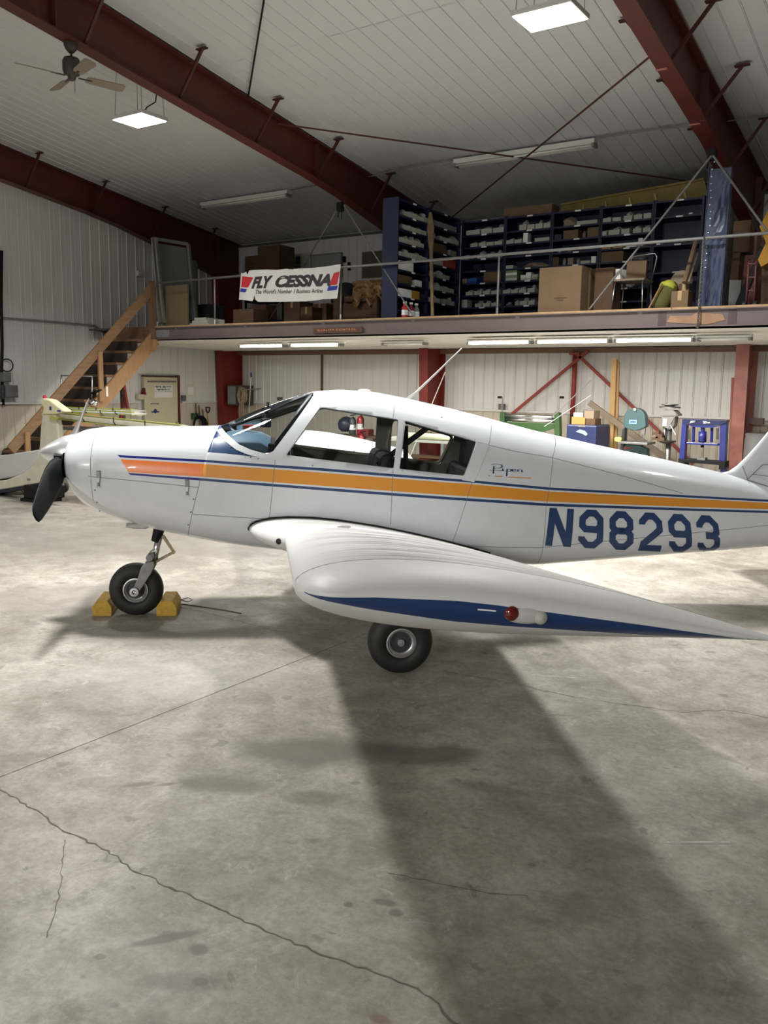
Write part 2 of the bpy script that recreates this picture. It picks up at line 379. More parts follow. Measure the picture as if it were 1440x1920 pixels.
# wall slabs with individual liner panels
PW = 0.229
def panel_mesh(name, m, width=PW, depth=0.016, prof=None):
    prof = prof or [(0, 0), (.010, -depth), (.022, -depth), (.032, 0), (.110, 0), (.116, -.003), (.124, -.003), (.130, 0), (width-.003, 0), (width-.003, .012)]
    v = [(x, y, z) for z in (0, 1) for (x, y) in prof]; n = len(prof)
    me = bpy.data.meshes.new(name); me.from_pydata(v, [], [(i, i+1, n+i+1, n+i) for i in range(n-1)])
    me.materials.append(m); return me
def link_part(me, name, parent, loc, rot=(0,0,0), scale=(1,1,1)):
    o = bpy.data.objects.new(name, me); COL.objects.link(o); o.parent = parent
    o.location = loc; o.rotation_euler = rot; o.scale = scale; return o
me_up = panel_mesh('wall_panel', M_panelw); me_upl = panel_mesh('wall_panel', M_panel)
me_lo = panel_mesh('wall_panel', M_lower); me_ce = panel_mesh('ceiling_panel', M_ceil, prof=[(0, 0), (.005, -.010), (.015, -.010), (.020, 0), (PW-.003, 0), (PW-.003, .010)])
LEDGE = 1.49
wb = MB().box(WALL_X-0.2, XR+0.2, WALL_Y+0.03, WALL_Y+0.2, 0, EAVE_Z+0.05).build('wall_back', M_panelw); tag(wb, kind='structure')
n = int((XR-WALL_X)/PW)
for i in range(n):
    x = WALL_X+i*PW
    link_part(me_up, 'wall_panel', wb, (x, WALL_Y, LEDGE), scale=(1, 1, EAVE_Z-LEDGE))
    if x < 2: link_part(me_lo, 'wall_panel', wb, (x, WALL_Y, 0.0), scale=(1, 1, LEDGE-0.03))
# left gable wall, panels follow the roof slope; a door opening in it
DY0, DY1, DZ = 12.66, 13.68, 2.03
wl = MB()
wl.add([(WALL_X-0.03, YF, 0), (WALL_X-0.03, WALL_Y+0.2, 0), (WALL_X-0.03, WALL_Y+0.2, EAVE_Z), (WALL_X-0.03, 0, roofz(0)), (WALL_X-0.03, YF, roofz(0)+YF*SL)], [(0,1,2,3,4)])
wl = wl.build('wall_left', M_panel); tag(wl, kind='structure')
n = int((WALL_Y-2.5)/PW)
for i in range(n):
    y = WALL_Y-0.02-i*PW; top = roofz(y)-0.01
    lo = LEDGE if not (DY0-0.1 < y-PW/2 < DY1+0.1) else DZ+0.06
    link_part(me_upl if y < 11.5 else me_up, 'wall_panel', wl, (WALL_X, y-PW, lo), rot=(0, 0, math.pi/2), scale=(1, 1, top-lo))
    if lo == LEDGE: link_part(me_lo, 'wall_panel', wl, (WALL_X, y-PW, 0), rot=(0, 0, math.pi/2), scale=(1, 1, LEDGE-0.03))
# ledge trims
tr = MB().box(WALL_X, -3.2, WALL_Y-0.05, WALL_Y, LEDGE-0.035, LEDGE); tag(tr.build('trim_1', M_panelw), kind='structure')
tr = MB().box(-3.0, XR, WALL_Y-0.05, WALL_Y, LEDGE-0.035, LEDGE); tag(tr.build('trim_2', M_panelw), kind='structure')
tr = MB().box(WALL_X, WALL_X+0.05, 2.5, DY0-0.1, LEDGE-0.035, LEDGE); tag(tr.build('trim_3', M_panel), kind='structure')
tr = MB().box(WALL_X, WALL_X+0.05, DY1+0.1, WALL_Y, LEDGE-0.035, LEDGE); tag(tr.build('trim_4', M_panel), kind='structure')
tr = MB().box(WALL_X, XR, WALL_Y-0.04, WALL_Y, EAVE_Z-0.06, EAVE_Z-0.01); tag(tr.build('trim_5', mat('eave_trim', (0.10, 0.10, 0.10), 0.6)), kind='structure')
# closing walls outside the frame
tag(MB().box(XR, XR+0.2, YF, WALL_Y, 0, 7.6).build('wall_right', M_panel), kind='structure')
tag(MB().box(WALL_X, XR, YF-0.2, YF, 0, 5.4).build('wall_front', M_panel), kind='structure')
# sloped ceiling: slab and separate ribbed liner panels, two lengths
RIDGE_Y = 0.0
ce = MB()
for (ya, za, yb, zb_) in ((WALL_Y+0.2, roofz(WALL_Y+0.2), RIDGE_Y, roofz(RIDGE_Y)), (RIDGE_Y, roofz(RIDGE_Y), YF, roofz(0)+YF*SL)):
    ce.add([(WALL_X-0.2, ya, za+0.05), (XR+0.2, ya, za+0.05), (XR+0.2, yb, zb_+0.05), (WALL_X-0.2, yb, zb_+0.05), (WALL_X-0.2, ya, za+0.2), (XR+0.2, ya, za+0.2), (XR+0.2, yb, zb_+0.2), (WALL_X-0.2, yb, zb_+0.2)],
           [(0,1,2,3),(7,6,5,4),(0,4,5,1),(2,6,7,3)])
ce = ce.build('ceiling', M_ceil); tag(ce, kind='structure')
LAPY = 8.9
n = int((XR-WALL_X)/PW); cs = math.cos(math.atan(SL)); ang = math.atan(SL)
for i in range(n):
    x = WALL_X+i*PW
    # strip lies in local x / z; rotate so local z runs up the slope towards the ridge and ribs face down
    for (y0, y1, dz) in ((WALL_Y, LAPY, 0.0), (LAPY, 1.5 if x < 4 else 6.0, 0.003)):
        o = link_part(me_ce, 'ceiling_panel', ce, (x, y0, roofz(y0)+0.02+dz), scale=(1, 1, (y0-y1)/cs))
        o.rotation_euler = (math.pi/2-ang, 0, 0)

# doors in the gable wall
dr = thing('door_1', 'cream steel walk door with a paper notice in the left gable wall', 'door', (WALL_X, (DY0+DY1)/2, 0), kind='structure')
MB().box(WALL_X+0.0, WALL_X+0.055, DY0+0.04, DY1-0.04, 0.01, DZ).build('door_leaf', M_door, dr)
fm = MB()
fm.box(WALL_X-0.01, WALL_X+0.09, DY1-0.05, DY1, 0, DZ+0.05)
fm.build('door_jamb', mat('jamb_red', srgb(84, 34, 28), .5), dr)
MB().box(WALL_X-0.01, WALL_X+0.07, DY0, DY0+0.04, 0, DZ).build('door_jamb', M_door, dr)
MB().box(WALL_X-0.01, WALL_X+0.09, DY0, DY1-0.05, DZ, DZ+0.035).build('door_head', mat('head_brown', srgb(70, 50, 38), .5), dr)
MB().bar((WALL_X+0.085, DY0+0.1, 1.93), (WALL_X+0.085, DY1-0.12, 1.94), 0.03, 0.03).build('door_closer', M_steel, dr)
sg = MB(); y0, y1, z0, z1 = DY0+0.30, DY1-0.20, 1.72, 1.86
sg.box(WALL_X+0.055, WALL_X+0.060, y0, y1, z0-.14, z1, 0)
rs = random.Random(6)
for (n_, a, b_, ya, yb) in ((13, z0+0.075, z1-0.02, y0+.01, y1-.03), (10, z0+0.015, z0+0.055, y0+.06, y1-.06)):
    for q in range(n_):
        if q == 5 and n_ == 13: continue
        yy = ya+(yb-ya)*q/n_; ww = (yb-ya)/n_*.72; sg.box(WALL_X+.0600, WALL_X+.0612, yy, yy+ww*.35, a, b_, 1); sg.box(WALL_X+.0600, WALL_X+.0612, yy+ww*.35, yy+ww, rs.choice((a, (a+b_)/2, b_-.012)), b_, 1)
sg.box(WALL_X+0.060, WALL_X+0.0612, y0+.01, y1-.01, z0-.008, z0-.002, 1)
o = sg.build('paper_notice', [M_paper, M_ink], dr); o['label'] = 'white paper notice with two illegible lines of black print'
sg = MB(); sg.box(WALL_X+0.055, WALL_X+0.058, DY0+0.18, DY0+0.42, 1.43, 1.45); sg.box(WALL_X+0.055, WALL_X+0.058, DY0+0.2, DY0+0.42, 1.25, 1.28); sg.lathe((WALL_X+0.055, DY0+0.31, 1.28), (1,0,0), [(0, .05), (.004, .05), (.004, 0)], 16)
o = sg.build('sticker', M_navy, dr); o['label'] = 'small blue winged sticker'
MB().lathe((WALL_X+0.055, DY1-0.1, 1.0), (1,0,0), [(0, .03), (.03, .02), (.05, .035), (.075, .03), (.08, 0)], 14).build('door_knob', M_alu, dr, smooth=True)
# ================================================================ STEEL FRAMES
def px_prism(mb, pts, Y, th, mi=0):
    P = [PY(x, y, Y) for x, y in pts]; return mb.poly(P, (0, th, 0), mi)
def ibeam_column(X, name, label, m, wtop, wbot, ztop, yback=WALL_Y-0.03, fw=0.20):
    o = thing(name, label, 'column', (X, yback, 0))
    t = 0.02
    MB().add([(X-t/2, yback, 0), (X+t/2, yback, 0), (X+t/2, yback-wbot, 0), (X-t/2, yback-wbot, 0), (X-t/2, yback, ztop), (X+t/2, yback, ztop), (X+t/2, yback-wtop, ztop), (X-t/2, yback-wtop, ztop)],
             [(0,1,2,3),(4,5,6,7),(0,1,5,4),(1,2,6,5),(2,3,7,6),(3,0,4,7)]).build('web', m, o)
    MB().obox((X, yback-(wtop+wbot)/2-0.01, ztop/2), (fw/2, 0, 0), Vector((0, -(wtop-wbot)/2, ztop/2)), (0, 0.01, 0)).build('front_flange', m, o)
    MB().box(X-fw/2, X+fw/2, yback-0.0, yback+0.02, 0, ztop).build('back_flange', m, o)
    MB().box(X-fw/2-.03, X+fw/2+.03, yback-wbot-0.05, yback, 0, 0.02).build('base_plate', m, o)
    return o
FR = [(-14.83, 'red oxide steel rafter along the left gable wall', 'tapered red oxide column in the far left corner by the door'),
      (-9.12, 'long red oxide steel rafter crossing above the ceiling fan', 'tapered red oxide column behind the aerial of the white aeroplane'),
      (-3.08, 'red oxide steel rafter at the upper right with braces on both sides', 'faded pink red column with chipped paint beside the blue shop press'),
      (3.0, 'red oxide steel rafter of the bay beyond the right edge', 'red column of the bay beyond the right edge')]
BR_Y = [1.0, 2.5, 4.0, 5.45, 6.93, 8.41, 9.90, 11.35, 12.85, 14.30]
frames = []
for fi, (X, lr, lc) in enumerate(FR):
    yk = WALL_Y-0.03
    ibeam_column(X, 'steel_column', lc, [M_redcol, M_redcol, M_redfade, M_redcol][fi], 0.78, 0.55, 4.45)
    o = thing('steel_rafter', lr, 'rafter', (X, yk, EAVE_Z)); frames.append(o)
    # bottom line of the tapered rafter and knee
    prof = [(yk, 4.40), (yk-0.72, 4.40), (13.42, roofz(13.42)-0.74), (12.0, roofz(12.0)-0.61), (11.2, roofz(11.2)-0.585), (3.0, roofz(3.0)-0.60), (0.4, roofz(0.4)-0.68)]
    top = [(y, roofz(y)-0.03) for y, _ in prof]
    t = 0.012; mb = MB(); n = len(prof)
    v = [(X-t/2, y, z) for y, z in prof]+[(X-t/2, y, z) for y, z in top]+[(X+t/2, y, z) for y, z in prof]+[(X+t/2, y, z) for y, z in top]
    f = []
    for i in range(n-1): f += [(i, i+1, n+i+1, n+i), (2*n+i+1, 2*n+i, 3*n+i, 3*n+i+1)]
    mb.add(v, f).build('web', M_red, o, recalc=False)
    mb = MB()
    for i in range(1, n-1): mb.bar((X, prof[i][0], prof[i][1]-0.008), (X, prof[i+1][0], prof[i+1][1]-0.008), 0.20, 0.016)
    mb.build('bottom_flange', M_red, o)
    MB().bar((X, top[0][0], top[0][1]+0.005), (X, top[-1][0], top[-1][1]+0.005), 0.20, 0.016).build('top_flange', M_red, o)
    for y in (14.8, 11.3, 6.5): MB().obox((X+0.05, y, roofz(y)-0.33), (0.05, 0, 0), (0, 0.006, 0), (0, 0, 0.28)).build('stiffener', M_red, o)
    for by in BR_Y:
        zb = np.interp(by, [p[0] for p in prof][::-1], [p[1] for p in prof][::-1])
        for s in (-1, 1):
            if fi == 0 and s < 0: continue
            b = MB(); b.bar((X+s*0.03, by, zb+0.03), (X+s*0.48, by, roofz(by)-0.01), 0.035, 0.035, up=(0, 1, 0))
            b.box(X+min(s*.38, s*.55), X+max(s*.38, s*.55), by-0.03, by+0.03, roofz(by)-0.03, roofz(by)-0.012)
            b.build('flange_brace', M_darkrod, o)
        if fi == 2: MB().box(X-0.105, X+0.02, by-0.015, by+0.015, zb-0.03, zb-0.017).build('brace_strap', M_redfade, o)
# sway rods in the roof bay
def rod(p, q, r, label, m=M_darkrod, name='sway_rod', cat='rod', group=None):
    return solo(MB().tube([p, q], r, 8), name, m, label, cat, group)
rod((-9.02, 10.32, roofz(10.32)-0.14), (-3.2, 15.2, roofz(15.2)-0.10), 0.013, 'thin dark red sway rod sloping down right under the roof from the long rafter')
rod((-3.2, 9.9, roofz(9.9)-0.42), (-9.0, 15.3, roofz(15.3)-0.08), 0.013, 'thin dark red sway rod sloping down left from the right rafter above the racks')
rod((-3.02, 8.3, roofz(8.3)-0.45), (-1.6, 6.2, roofz(6.2)-0.1), 0.028, 'short dark red strut on the right rafter reaching up out of the frame')
rod(PR(495, 0, .06), PX(465, 184, -9.05), 0.012, 'thin black cable hanging above the long rafter near the top', M_black, 'cable', 'cable')
# conduit above the ceiling tubes
def pipe(pts, r, label, m, name, cat, **k): return solo(MB().tube(pts, r, 8), name, m, label, cat, smooth=True, **k)
pipe([PR(x, y, .03) for x, y in ((596, 347), (545, 356))]+[PR(702, 329, .03), PR(755, 316, .03), PR(809, 306.7, .03), PR(853, 300, .03)], 0.012, 'thin grey conduit under the ceiling between the two dead tube fittings', M_grey, 'ceiling_conduit', 'conduit')
pipe([PR(x, y, .03) for x, y in ((1118, 259), (1200, 247), (1282, 236.7), (1440, 217))], 0.012, 'thin grey conduit under the ceiling right of the longer dead tube fitting', M_grey, 'ceiling_conduit', 'conduit')

# ================================================================ LIGHTS
def led(x, y, z, label, hang=True):
    o = thing('led_panel_light', label, 'lamp', (x, y, z))
    MB().box(x-.32, x+.32, y-.24, y+.24, z-.02, z+.03).build('housing', M_fix, o, bevel=.005)
    MB().box(x-.30, x+.30, y-.22, y+.22, z-.026, z-.0205).build('diffuser', M_glow, o)
    for sx, sy in ((-.28, -.2), (.28, .2), (-.28, .2), (.28, -.2)):
        MB().tube([(x+sx, y+sy, z+.03), (x+sx*0.9, y+sy*.9, roofz(y)-.0)], .004, 5).build('suspension_wire', M_steel, o)
    MB().tube([(x, y+.02, z+.03), (x+.04, y+.1, z+.18), (x+.22, y+.1, z+.22), (x+.25, y+.15, roofz(y+.15)-.0)], .009, 7).build('power_cord', M_black, o)
led(LEDS[0][0], LEDS[0][1], LEDS[0][2], 'glowing square LED light below the ceiling fan, left of the long rafter')
led(LEDS[1][0], LEDS[1][1], LEDS[1][2], 'glowing square LED light cut by the top edge, left of the right rafter')
for a, l in zip(LEDS[2:], ('glowing LED light beyond the right edge', 'glowing LED light high under the ridge above the wing tip', 'glowing LED light high under the ridge at the left')):
    led(a[0], a[1], a[2], l)
for (x, y, z, p_), l in zip(FLOODS, ('flood light on the wall behind the camera, left one', 'flood light on the wall behind the camera, right one')):
    o = thing('flood_light', l, 'lamp', (x, y, z)); t = math.radians(50); n_ = Vector((0, math.sin(t), -math.cos(t))); u_ = Vector((0, math.cos(t), math.sin(t))); c = Vector((x, y+.06, z-.05))-n_*.05
    MB().obox(c, (.33, 0, 0), u_*.25, n_*.03).build('housing', M_fix, o); MB().obox(c+n_*.034, (.30, 0, 0), u_*.22, n_*.003).build('diffuser', M_glow, o)
    MB().tube([c-n_*.02, (x, YF, z-.1)], .03, 8).build('wall_arm', M_grey, o)
def tube_fixture(xa, xb, y, z, on, label, two=True, group=None):
    o = thing('tube_light', label, 'lamp', ((xa+xb)/2, y, z), group)
    xs = (xa, xb)
    MB().box(xa, xb, y-.06, y+.06, z-.04, z).build('housing', M_fix, o)
    MB().add([(xa, y-.13, z-.025), (xb, y-.13, z-.025), (xb, y-.06, z-.002), (xa, y-.06, z-.002), (xa, y+.13, z-.025), (xb, y+.13, z-.025), (xb, y+.06, z-.002), (xa, y+.06, z-.002)], [(0,1,2,3),(7,6,5,4)]).build('reflector', M_fix, o)
    for s in (-.04, .04):
        MB().tube([(xa+.03, y+s, z-.062), (xb-.03, y+s, z-.062)], .016, 10).build('tube', M_tube if on else M_fix, o, smooth=True)
    for x in (xa+.015, xb-.015): MB().box(x-.015, x+.015, y-.07, y+.07, z-.085, z-.04).build('lamp_holder', M_grey, o)
for (xa, xb, y, on), l in zip(TUBES, ('leftmost glowing tube light under the mezzanine', 'glowing tube light under the wooden QUALITY CONTROL sign', 'glowing tube light just right of the aerial tip', 'glowing tube light in the middle of the right hand three', 'rightmost glowing tube light under the mezzanine')):
    tube_fixture(xa, xb, y, 2.655, on, l)
tube_fixture(-8.02, -7.2, 11.78, 2.655, False, 'unlit tube light under the mezzanine above the cabin roof')
tube_fixture(-3.02, -2.35, 11.78, 2.655, False, 'unlit tube light under the mezzanine at its right end')
def sloped_fixture(xa, xb, y, label):
    z = roofz(y)-0.06; o = thing('tube_light', label, 'lamp', ((xa+xb)/2, y, z))
    MB().box(xa, xb, y-.07, y+.07, z-.03, z+.045).build('housing', M_fix, o)
    for s in (-.05, .05): MB().tube([(xa+.04, y+s, z-.052), (xb-.04, y+s, z-.052)], .019, 10).build('tube', M_fix, o, smooth=True)
    for x in (xa+.02, xb-.02): MB().box(x-.02, x+.02, y-.08, y+.08, z-.075, z-.02).build('lamp_holder', M_grey, o)
sloped_fixture(-13.35, -11.02, 12.93, 'unlit long tube light on the ceiling above the leaning doors')
sloped_fixture(-7.30, -4.92, 12.72, 'unlit long tube light on the ceiling above the blue racks')

# ================================================================ CEILING FAN
fx, fy = -9.16, 6.79; fzm = 5.60
fan = thing('ceiling_fan', 'brown four-blade ceiling fan hanging under the long rafter', 'fan', (fx, fy, 5.45))
MB().lathe((fx, fy, 5.86), (0,0,-1), [(0, .075), (.03, .085), (.08, .065), (.12, .03), (.125, 0)], 20).build('canopy', M_fan, fan, smooth=True)
MB().tube([(fx, fy, 5.80), (fx, fy, 5.68)], .014, 10).build('downrod', M_fan, fan)
MB().lathe((fx, fy, 5.70), (0,0,-1), [(0, .03), (.02, .085), (.06, .105), (.15, .105), (.20, .09), (.21, .05), (.25, .045), (.27, .02), (.275, 0)], 24).build('motor_housing', M_fan, fan, smooth=True)
MB().tube([(fx+.05, fy, 5.45), (fx+.05, fy, 5.28)], .003, 5).build('pull_chain', M_fan, fan)
FA = math.radians(-17)
for k in range(4):
    a = FA+k*math.pi/2; d = Vector((math.cos(a), math.sin(a), 0)); s = Vector((-d.y, d.x, 0)); u = Vector((0, 0, 1)); tl = (s*math.cos(.3)-u*math.sin(.3))
    c = Vector((fx, fy, 5.475))
    pts = [(.17, -.045), (.22, -.06), (.60, -.072), (.64, -.05), (.64, .05), (.60, .072), (.22, .06), (.17, .045)]
    mb = MB(); mb.poly([c+d*a_+tl*b_ for a_, b_ in pts], (0, 0, .008))
    bl = mb.build('fan_blade', M_blade, fan)
    MB().bar(c+d*.08, c+d*.24, .03, .008).build('blade_iron', M_fan, bl)

# ================================================================ MEZZANINE
MZ, MY, MX0 = 2.97, 11.30, -13.0
mz = thing('mezzanine', 'steel framed mezzanine deck with plywood edge across the back of the hangar', 'platform', (-6, MY, 2.65))
MB().box(MX0-2.0, XR-.02, MY+.02, WALL_Y-.08, MZ-.03, MZ-.002).build('deck', mat('deck_plywood', (0.10, 0.08, 0.06), 0.8, var=.2), mz)
for i, x in enumerate(np.arange(MX0, XR-1, 2.44)):
    MB().box(x+.004, x+2.436, MY-.03, MY+.02, MZ-.028, MZ).build('plywood_edge', M_ply, mz)
b = MB(); b.box(MX0, XR-.05, MY, MY+.012, 2.725, 2.945)
b.box(MX0, XR-.05, MY-.035, MY+.06, 2.93, 2.945); b.box(MX0, XR-.05, MY-.035, MY+.06, 2.725, 2.74)
b.build('edge_beam', M_beam, mz)
o = MB().box(MX0, MX0+.42, MY-.006, MY, 2.76, 2.90).build('worn_patch', mat('grey_scuff', (0.20, 0.21, 0.22), .7, var=.35, scale=14, stretch=(1, 1, 4)), mz); o['label'] = 'pale scuffed patch at the left beam end'
mb = MB(); mb.poly([(x, MY-.006, z) for x, z in ((-3.30, 2.79), (-3.26, 2.87), (-3.0, 2.86), (-2.92, 2.90), (-2.62, 2.87), (-2.58, 2.80), (-2.78, 2.75), (-3.1, 2.77))], (0, .006, 0)); o = mb.build('filler_patch', mat('filler', srgb(150, 118, 92), .8, var=.2), mz); o['label'] = 'tan filler patch on the beam'
for x in (-3.36, -2.50): MB().box(x-.05, x+.05, MY-.005, MY, 2.74, 2.925).build('weld_plate', mat('dark_smear', srgb(78, 66, 64), .7, var=.3), mz)
for x in np.arange(-12.4, XR-1, 1.75): MB().box(x-.03, x+.03, MY-.004, MY, 2.9, 2.935).build('joist_clip', M_grey, mz)
sp = bpy.data.meshes.new('soffit_panel'); wv = .30
sp.from_pydata([(x, y, z) for y in (0, 1) for x, z in ((0, 0), (.015, -.018), (.045, -.018), (.06, 0), (wv, 0))], [], [(i, i+1, 6+i, 5+i) for i in range(4)]); sp.materials.append(M_soff)
for i in range(int((WALL_Y-MY-.1)/wv)):
    o = link_part(sp, 'soffit_panel', mz, (MX0-1.9+6, MY+.02+(i)*wv-MY, 2.70-2.65), rot=(0, 0, 0)); o.rotation_euler = (0, 0, 0)
    # panel runs along x: local y is its length
    o.matrix_basis = Matrix.Translation((XR-.06+6, (i)*wv+.03, .05)) @ Matrix.Rotation(math.pi/2, 4, 'Z') @ Matrix.Diagonal((1, XR-.06-(MX0-1.9), 1, 1))
# back channel under the soffit against the wall
tag(MB().box(-14.9, XR-.1, WALL_Y-.09, WALL_Y-.03, 2.60, 2.695).build('trim_6', mat('channel_brown', srgb(128, 98, 76), .5, var=.1)), kind='structure')
# guard rail: pipes
gr = thing('guard_rail', 'grey steel pipe guard rail along the mezzanine edge', 'railing', (-6, MY+.03, MZ))
MB().tube([(MX0+.03, MY+.05, 3.78), (-8.5, MY+.05, 3.80), (-2.9, MY+.05, 3.81), (1.5, MY+.05, 3.82)], .021, 10).build('top_rail', M_galv, gr, smooth=True)
for x in (-12.97, -11.43, -8.58, -5.75, -2.92, -.1): 
    p = MB().tube([(x, MY+.05, MZ), (x, MY+.05, 3.79)], .017, 10).build('post', M_galv, gr, smooth=True)
    MB().tube([(x, MY+.05, MZ), (x, MY+.05, MZ+.09)], .022, 10).build('post_foot', M_alu, p)
# sloping stays seen crossing the rail
Ys = 11.22
def stay(pts, label, r=.012, m=M_galv): return solo(MB().tube(pts, r, 8), 'stay_rod', m, label, 'rod')
stay([PY(637, 385, 11.6), PY(568, 500, 11.9), PY(505, 599, 12.2)], 'grey stay rod sloping down left behind the torn banner', m=M_steel)
stay([PY(645, 385, 11.5), PY(776, 594, 11.36)], 'grey stay rod sloping down right in front of the blue rack end')
stay([PY(1334, 292, 11.5), PY(1105, 580, 11.36)], 'grey stay rod sloping down left in front of the small parts racks', .014)
stay([PY(1337, 292, 11.5), PY(1500, 520, 11.36)], 'grey stay rod sloping down right beside the right rafter', .014)
for x, y, l in ((638, 388, 'dark bracket where stays hang under the long rafter'), (1335, 290, 'dark bracket where stays hang under the right rafter')):
    c = PY(x, y, 11.55); mb = MB(); mb.obox(c, (.05, 0, 0), (0, .04, 0), (0, 0, .07)); mb.tube([c+Vector((-.03, 0, -.05)), c+Vector((-.05, 0, -.16))], .008, 6); mb.tube([c+Vector((.03, 0, -.05)), c+Vector((.03, 0, -.2))], .008, 6)
    solo(mb, 'hanger_bracket', M_black, l, 'bracket')
# chain hanging over the edge
mb = MB(); c0 = PY(1321, 440, 11.24); c1 = PY(1308, 612, 11.24)
for i in range(46):
    c = c0.lerp(c1, i/45); a = (.012, 0, 0) if i % 2 else (0, .012, 0); pts = []
    for k in range(8):
        t = 2*math.pi*k/8; s = Vector(a)*math.cos(t)+Vector((0, 0, .020))*math.sin(t); pts.append(c+s)
    mb.tube(pts, .0045, 4, closed=True)
solo(mb, 'chain', M_steel, 'steel link chain hanging from the guard rail over the mezzanine edge', 'chain')

# banner
TOP = [(452, 512), (458, 512), (461, 508), (464, 516), (467, 507), (480, 506), (500, 505.5), (520, 506), (538, 504), (543, 505), (560, 503.5), (590, 502), (615, 499), (632, 496), (639, 495.5)]
BOT = [(448, 562), (455, 562), (464, 563.5), (474, 565), (477, 553), (479, 562), (484, 566), (505, 566), (540, 565.5), (570, 565), (590, 563.5), (605, 561), (618, 560.5), (632, 560), (634, 548)]
bn = thing('banner', 'torn white banner with heavy black lettering tied to the guard rail', 'banner', PY(545, 565, MY-.02))
def bedge(E, s):
    xs = np.array([p[0] for p in E], float); ys = [p[1] for p in E]; x = xs[0]+(xs[-1]-xs[0])*s
    return x, float(np.interp(x, xs, ys))
def bpt(s, t, off=0.0):
    xa, ya = bedge(TOP, s); xb, yb = bedge(BOT, s); x = xa+(xb-xa)*t; y = ya+(yb-ya)*t
    return PY(x, y, MY-.055-off-.012*math.sin(s*19)-.010*math.sin(s*7+t*2))
mb = MB(); NS, NT = 96, 8
v = [bpt(i/NS, j/NT) for j in range(NT+1) for i in range(NS+1)]
f = [(j*(NS+1)+i, (j+1)*(NS+1)+i, (j+1)*(NS+1)+i+1, j*(NS+1)+i+1) for j in range(NT) for i in range(NS)]
mb.add(v, f).build('cloth', mat('vinyl_white', (.56, .55, .52), .5, var=.08, scale=3), bn, smooth=True)
for x_ in (463, 548, 637): MB().tube([PY(x_, np.interp(x_, (452, 639), (512, 498)), MY-.06), PY(x_, np.interp(x_, (452, 639), (512, 498))-2, MY+.03)], .006, 5).build('tie_cord', M_black, bn)
def px2st(x, y):
    s, t = .5, .5
    for _ in range(12):
        xa, ya = bedge(TOP, s); xb, yb = bedge(BOT, s); t = (y-ya)/(yb-ya); xx = xa+(xb-xa)*t; s += (x-xx)/186
    return s, t
def bpx(x, y, off=.004): s, t = px2st(x, y); return bpt(min(max(s, 0), 1), min(max(t, 0.0), 1), off)
def bq(poly, nseg=4):
    (a, b_, c, d) = [np.array(p, float) for p in poly]; mb = MB(); v = []
    for j in range(nseg+1):
        for i in range(nseg+1):
            p = (a*(1-i/nseg)+b_*i/nseg)*(1-j/nseg)+(d*(1-i/nseg)+c*i/nseg)*j/nseg; v.append(bpx(*p))
    return mb.add(v, [(j*(nseg+1)+i, j*(nseg+1)+i+1, (j+1)*(nseg+1)+i+1, (j+1)*(nseg+1)+i) for j in range(nseg) for i in range(nseg)])
for poly, m, l in (([(454, 518), (475, 520), (465, 539), (452, 538.5)], M_crimson, 'red block at the left'), ([(451, 540.5), (463, 542), (460, 548), (450, 547)], M_royal, 'blue bar at the left'),
                   ([(626, 512), (637, 509), (632, 533.5), (616.5, 535)], M_crimson, 'red block at the right'), ([(615.5, 537), (633.5, 535.5), (631, 543.5), (613, 545.5)], M_royal, 'blue bar at the right')):
    o = bq(poly).build('printed_block', m, bn); o['label'] = l
def lerp_quad(x0, y0, x1, y1, y0b, y1b):
    return lambda u, v: bpx(x0+(x1-x0)*u, (y0+(y1-y0)*u)*(v)+(y0b+(y1b-y0b)*u)*(1-v))
mb = MB(); text_on(mb, 'FLY', lerp_quad(471, 519.5, 512, 516.5, 541, 540), 0, 1, 0, 1, size=1, shear=.45, offset=.055, space=.95)
text_on(mb, 'CESSNA', lerp_quad(516, 517, 620, 513, 539.5, 536.5), 0, 1, 0, 1, size=1, shear=.35, offset=.055, space=1.0)
o = mb.build('large_lettering', M_ink, bn, recalc=False); o['label'] = 'heavy black slanted capitals'
mb = MB(); text_on(mb, "The World's Number 1 Business Airline", lerp_quad(479, 543, 605, 541, 551, 549), 0, 1, 0, 1, size=1, shear=.3, offset=.008)
o = mb.build('small_lettering', M_ink, bn, recalc=False); o['label'] = "thin line reading The World's Number 1 Business Airline"

# QUALITY CONTROL board
qa, qb = PY(588, 615, MY-.03), PY(680, 627.5, MY-.03)
qs = thing('wooden_sign', 'brown wooden QUALITY CONTROL sign on the mezzanine beam', 'sign', ((qa.x+qb.x)/2, MY-.03, qb.z))
MB().box(qa.x, qb.x, MY-.045, MY-.02, 2.755, 2.845).build('board', mat('sign_wood', srgb(84, 58, 46), .6, var=.25, scale=6, stretch=(1, 1, 8)), qs, bevel=.003)
mb = MB(); text_on(mb, 'QUALITY CONTROL', lambda u, v: (u, MY-.048, v), qa.x+.09, qb.x-.12, 2.785, 2.822, size=1, space=1.35, offset=.0)
o = mb.build('lettering', mat('sign_letters', srgb(214, 140, 88), .6), qs, recalc=False); o['label'] = 'routed orange capitals QUALITY CONTROL'

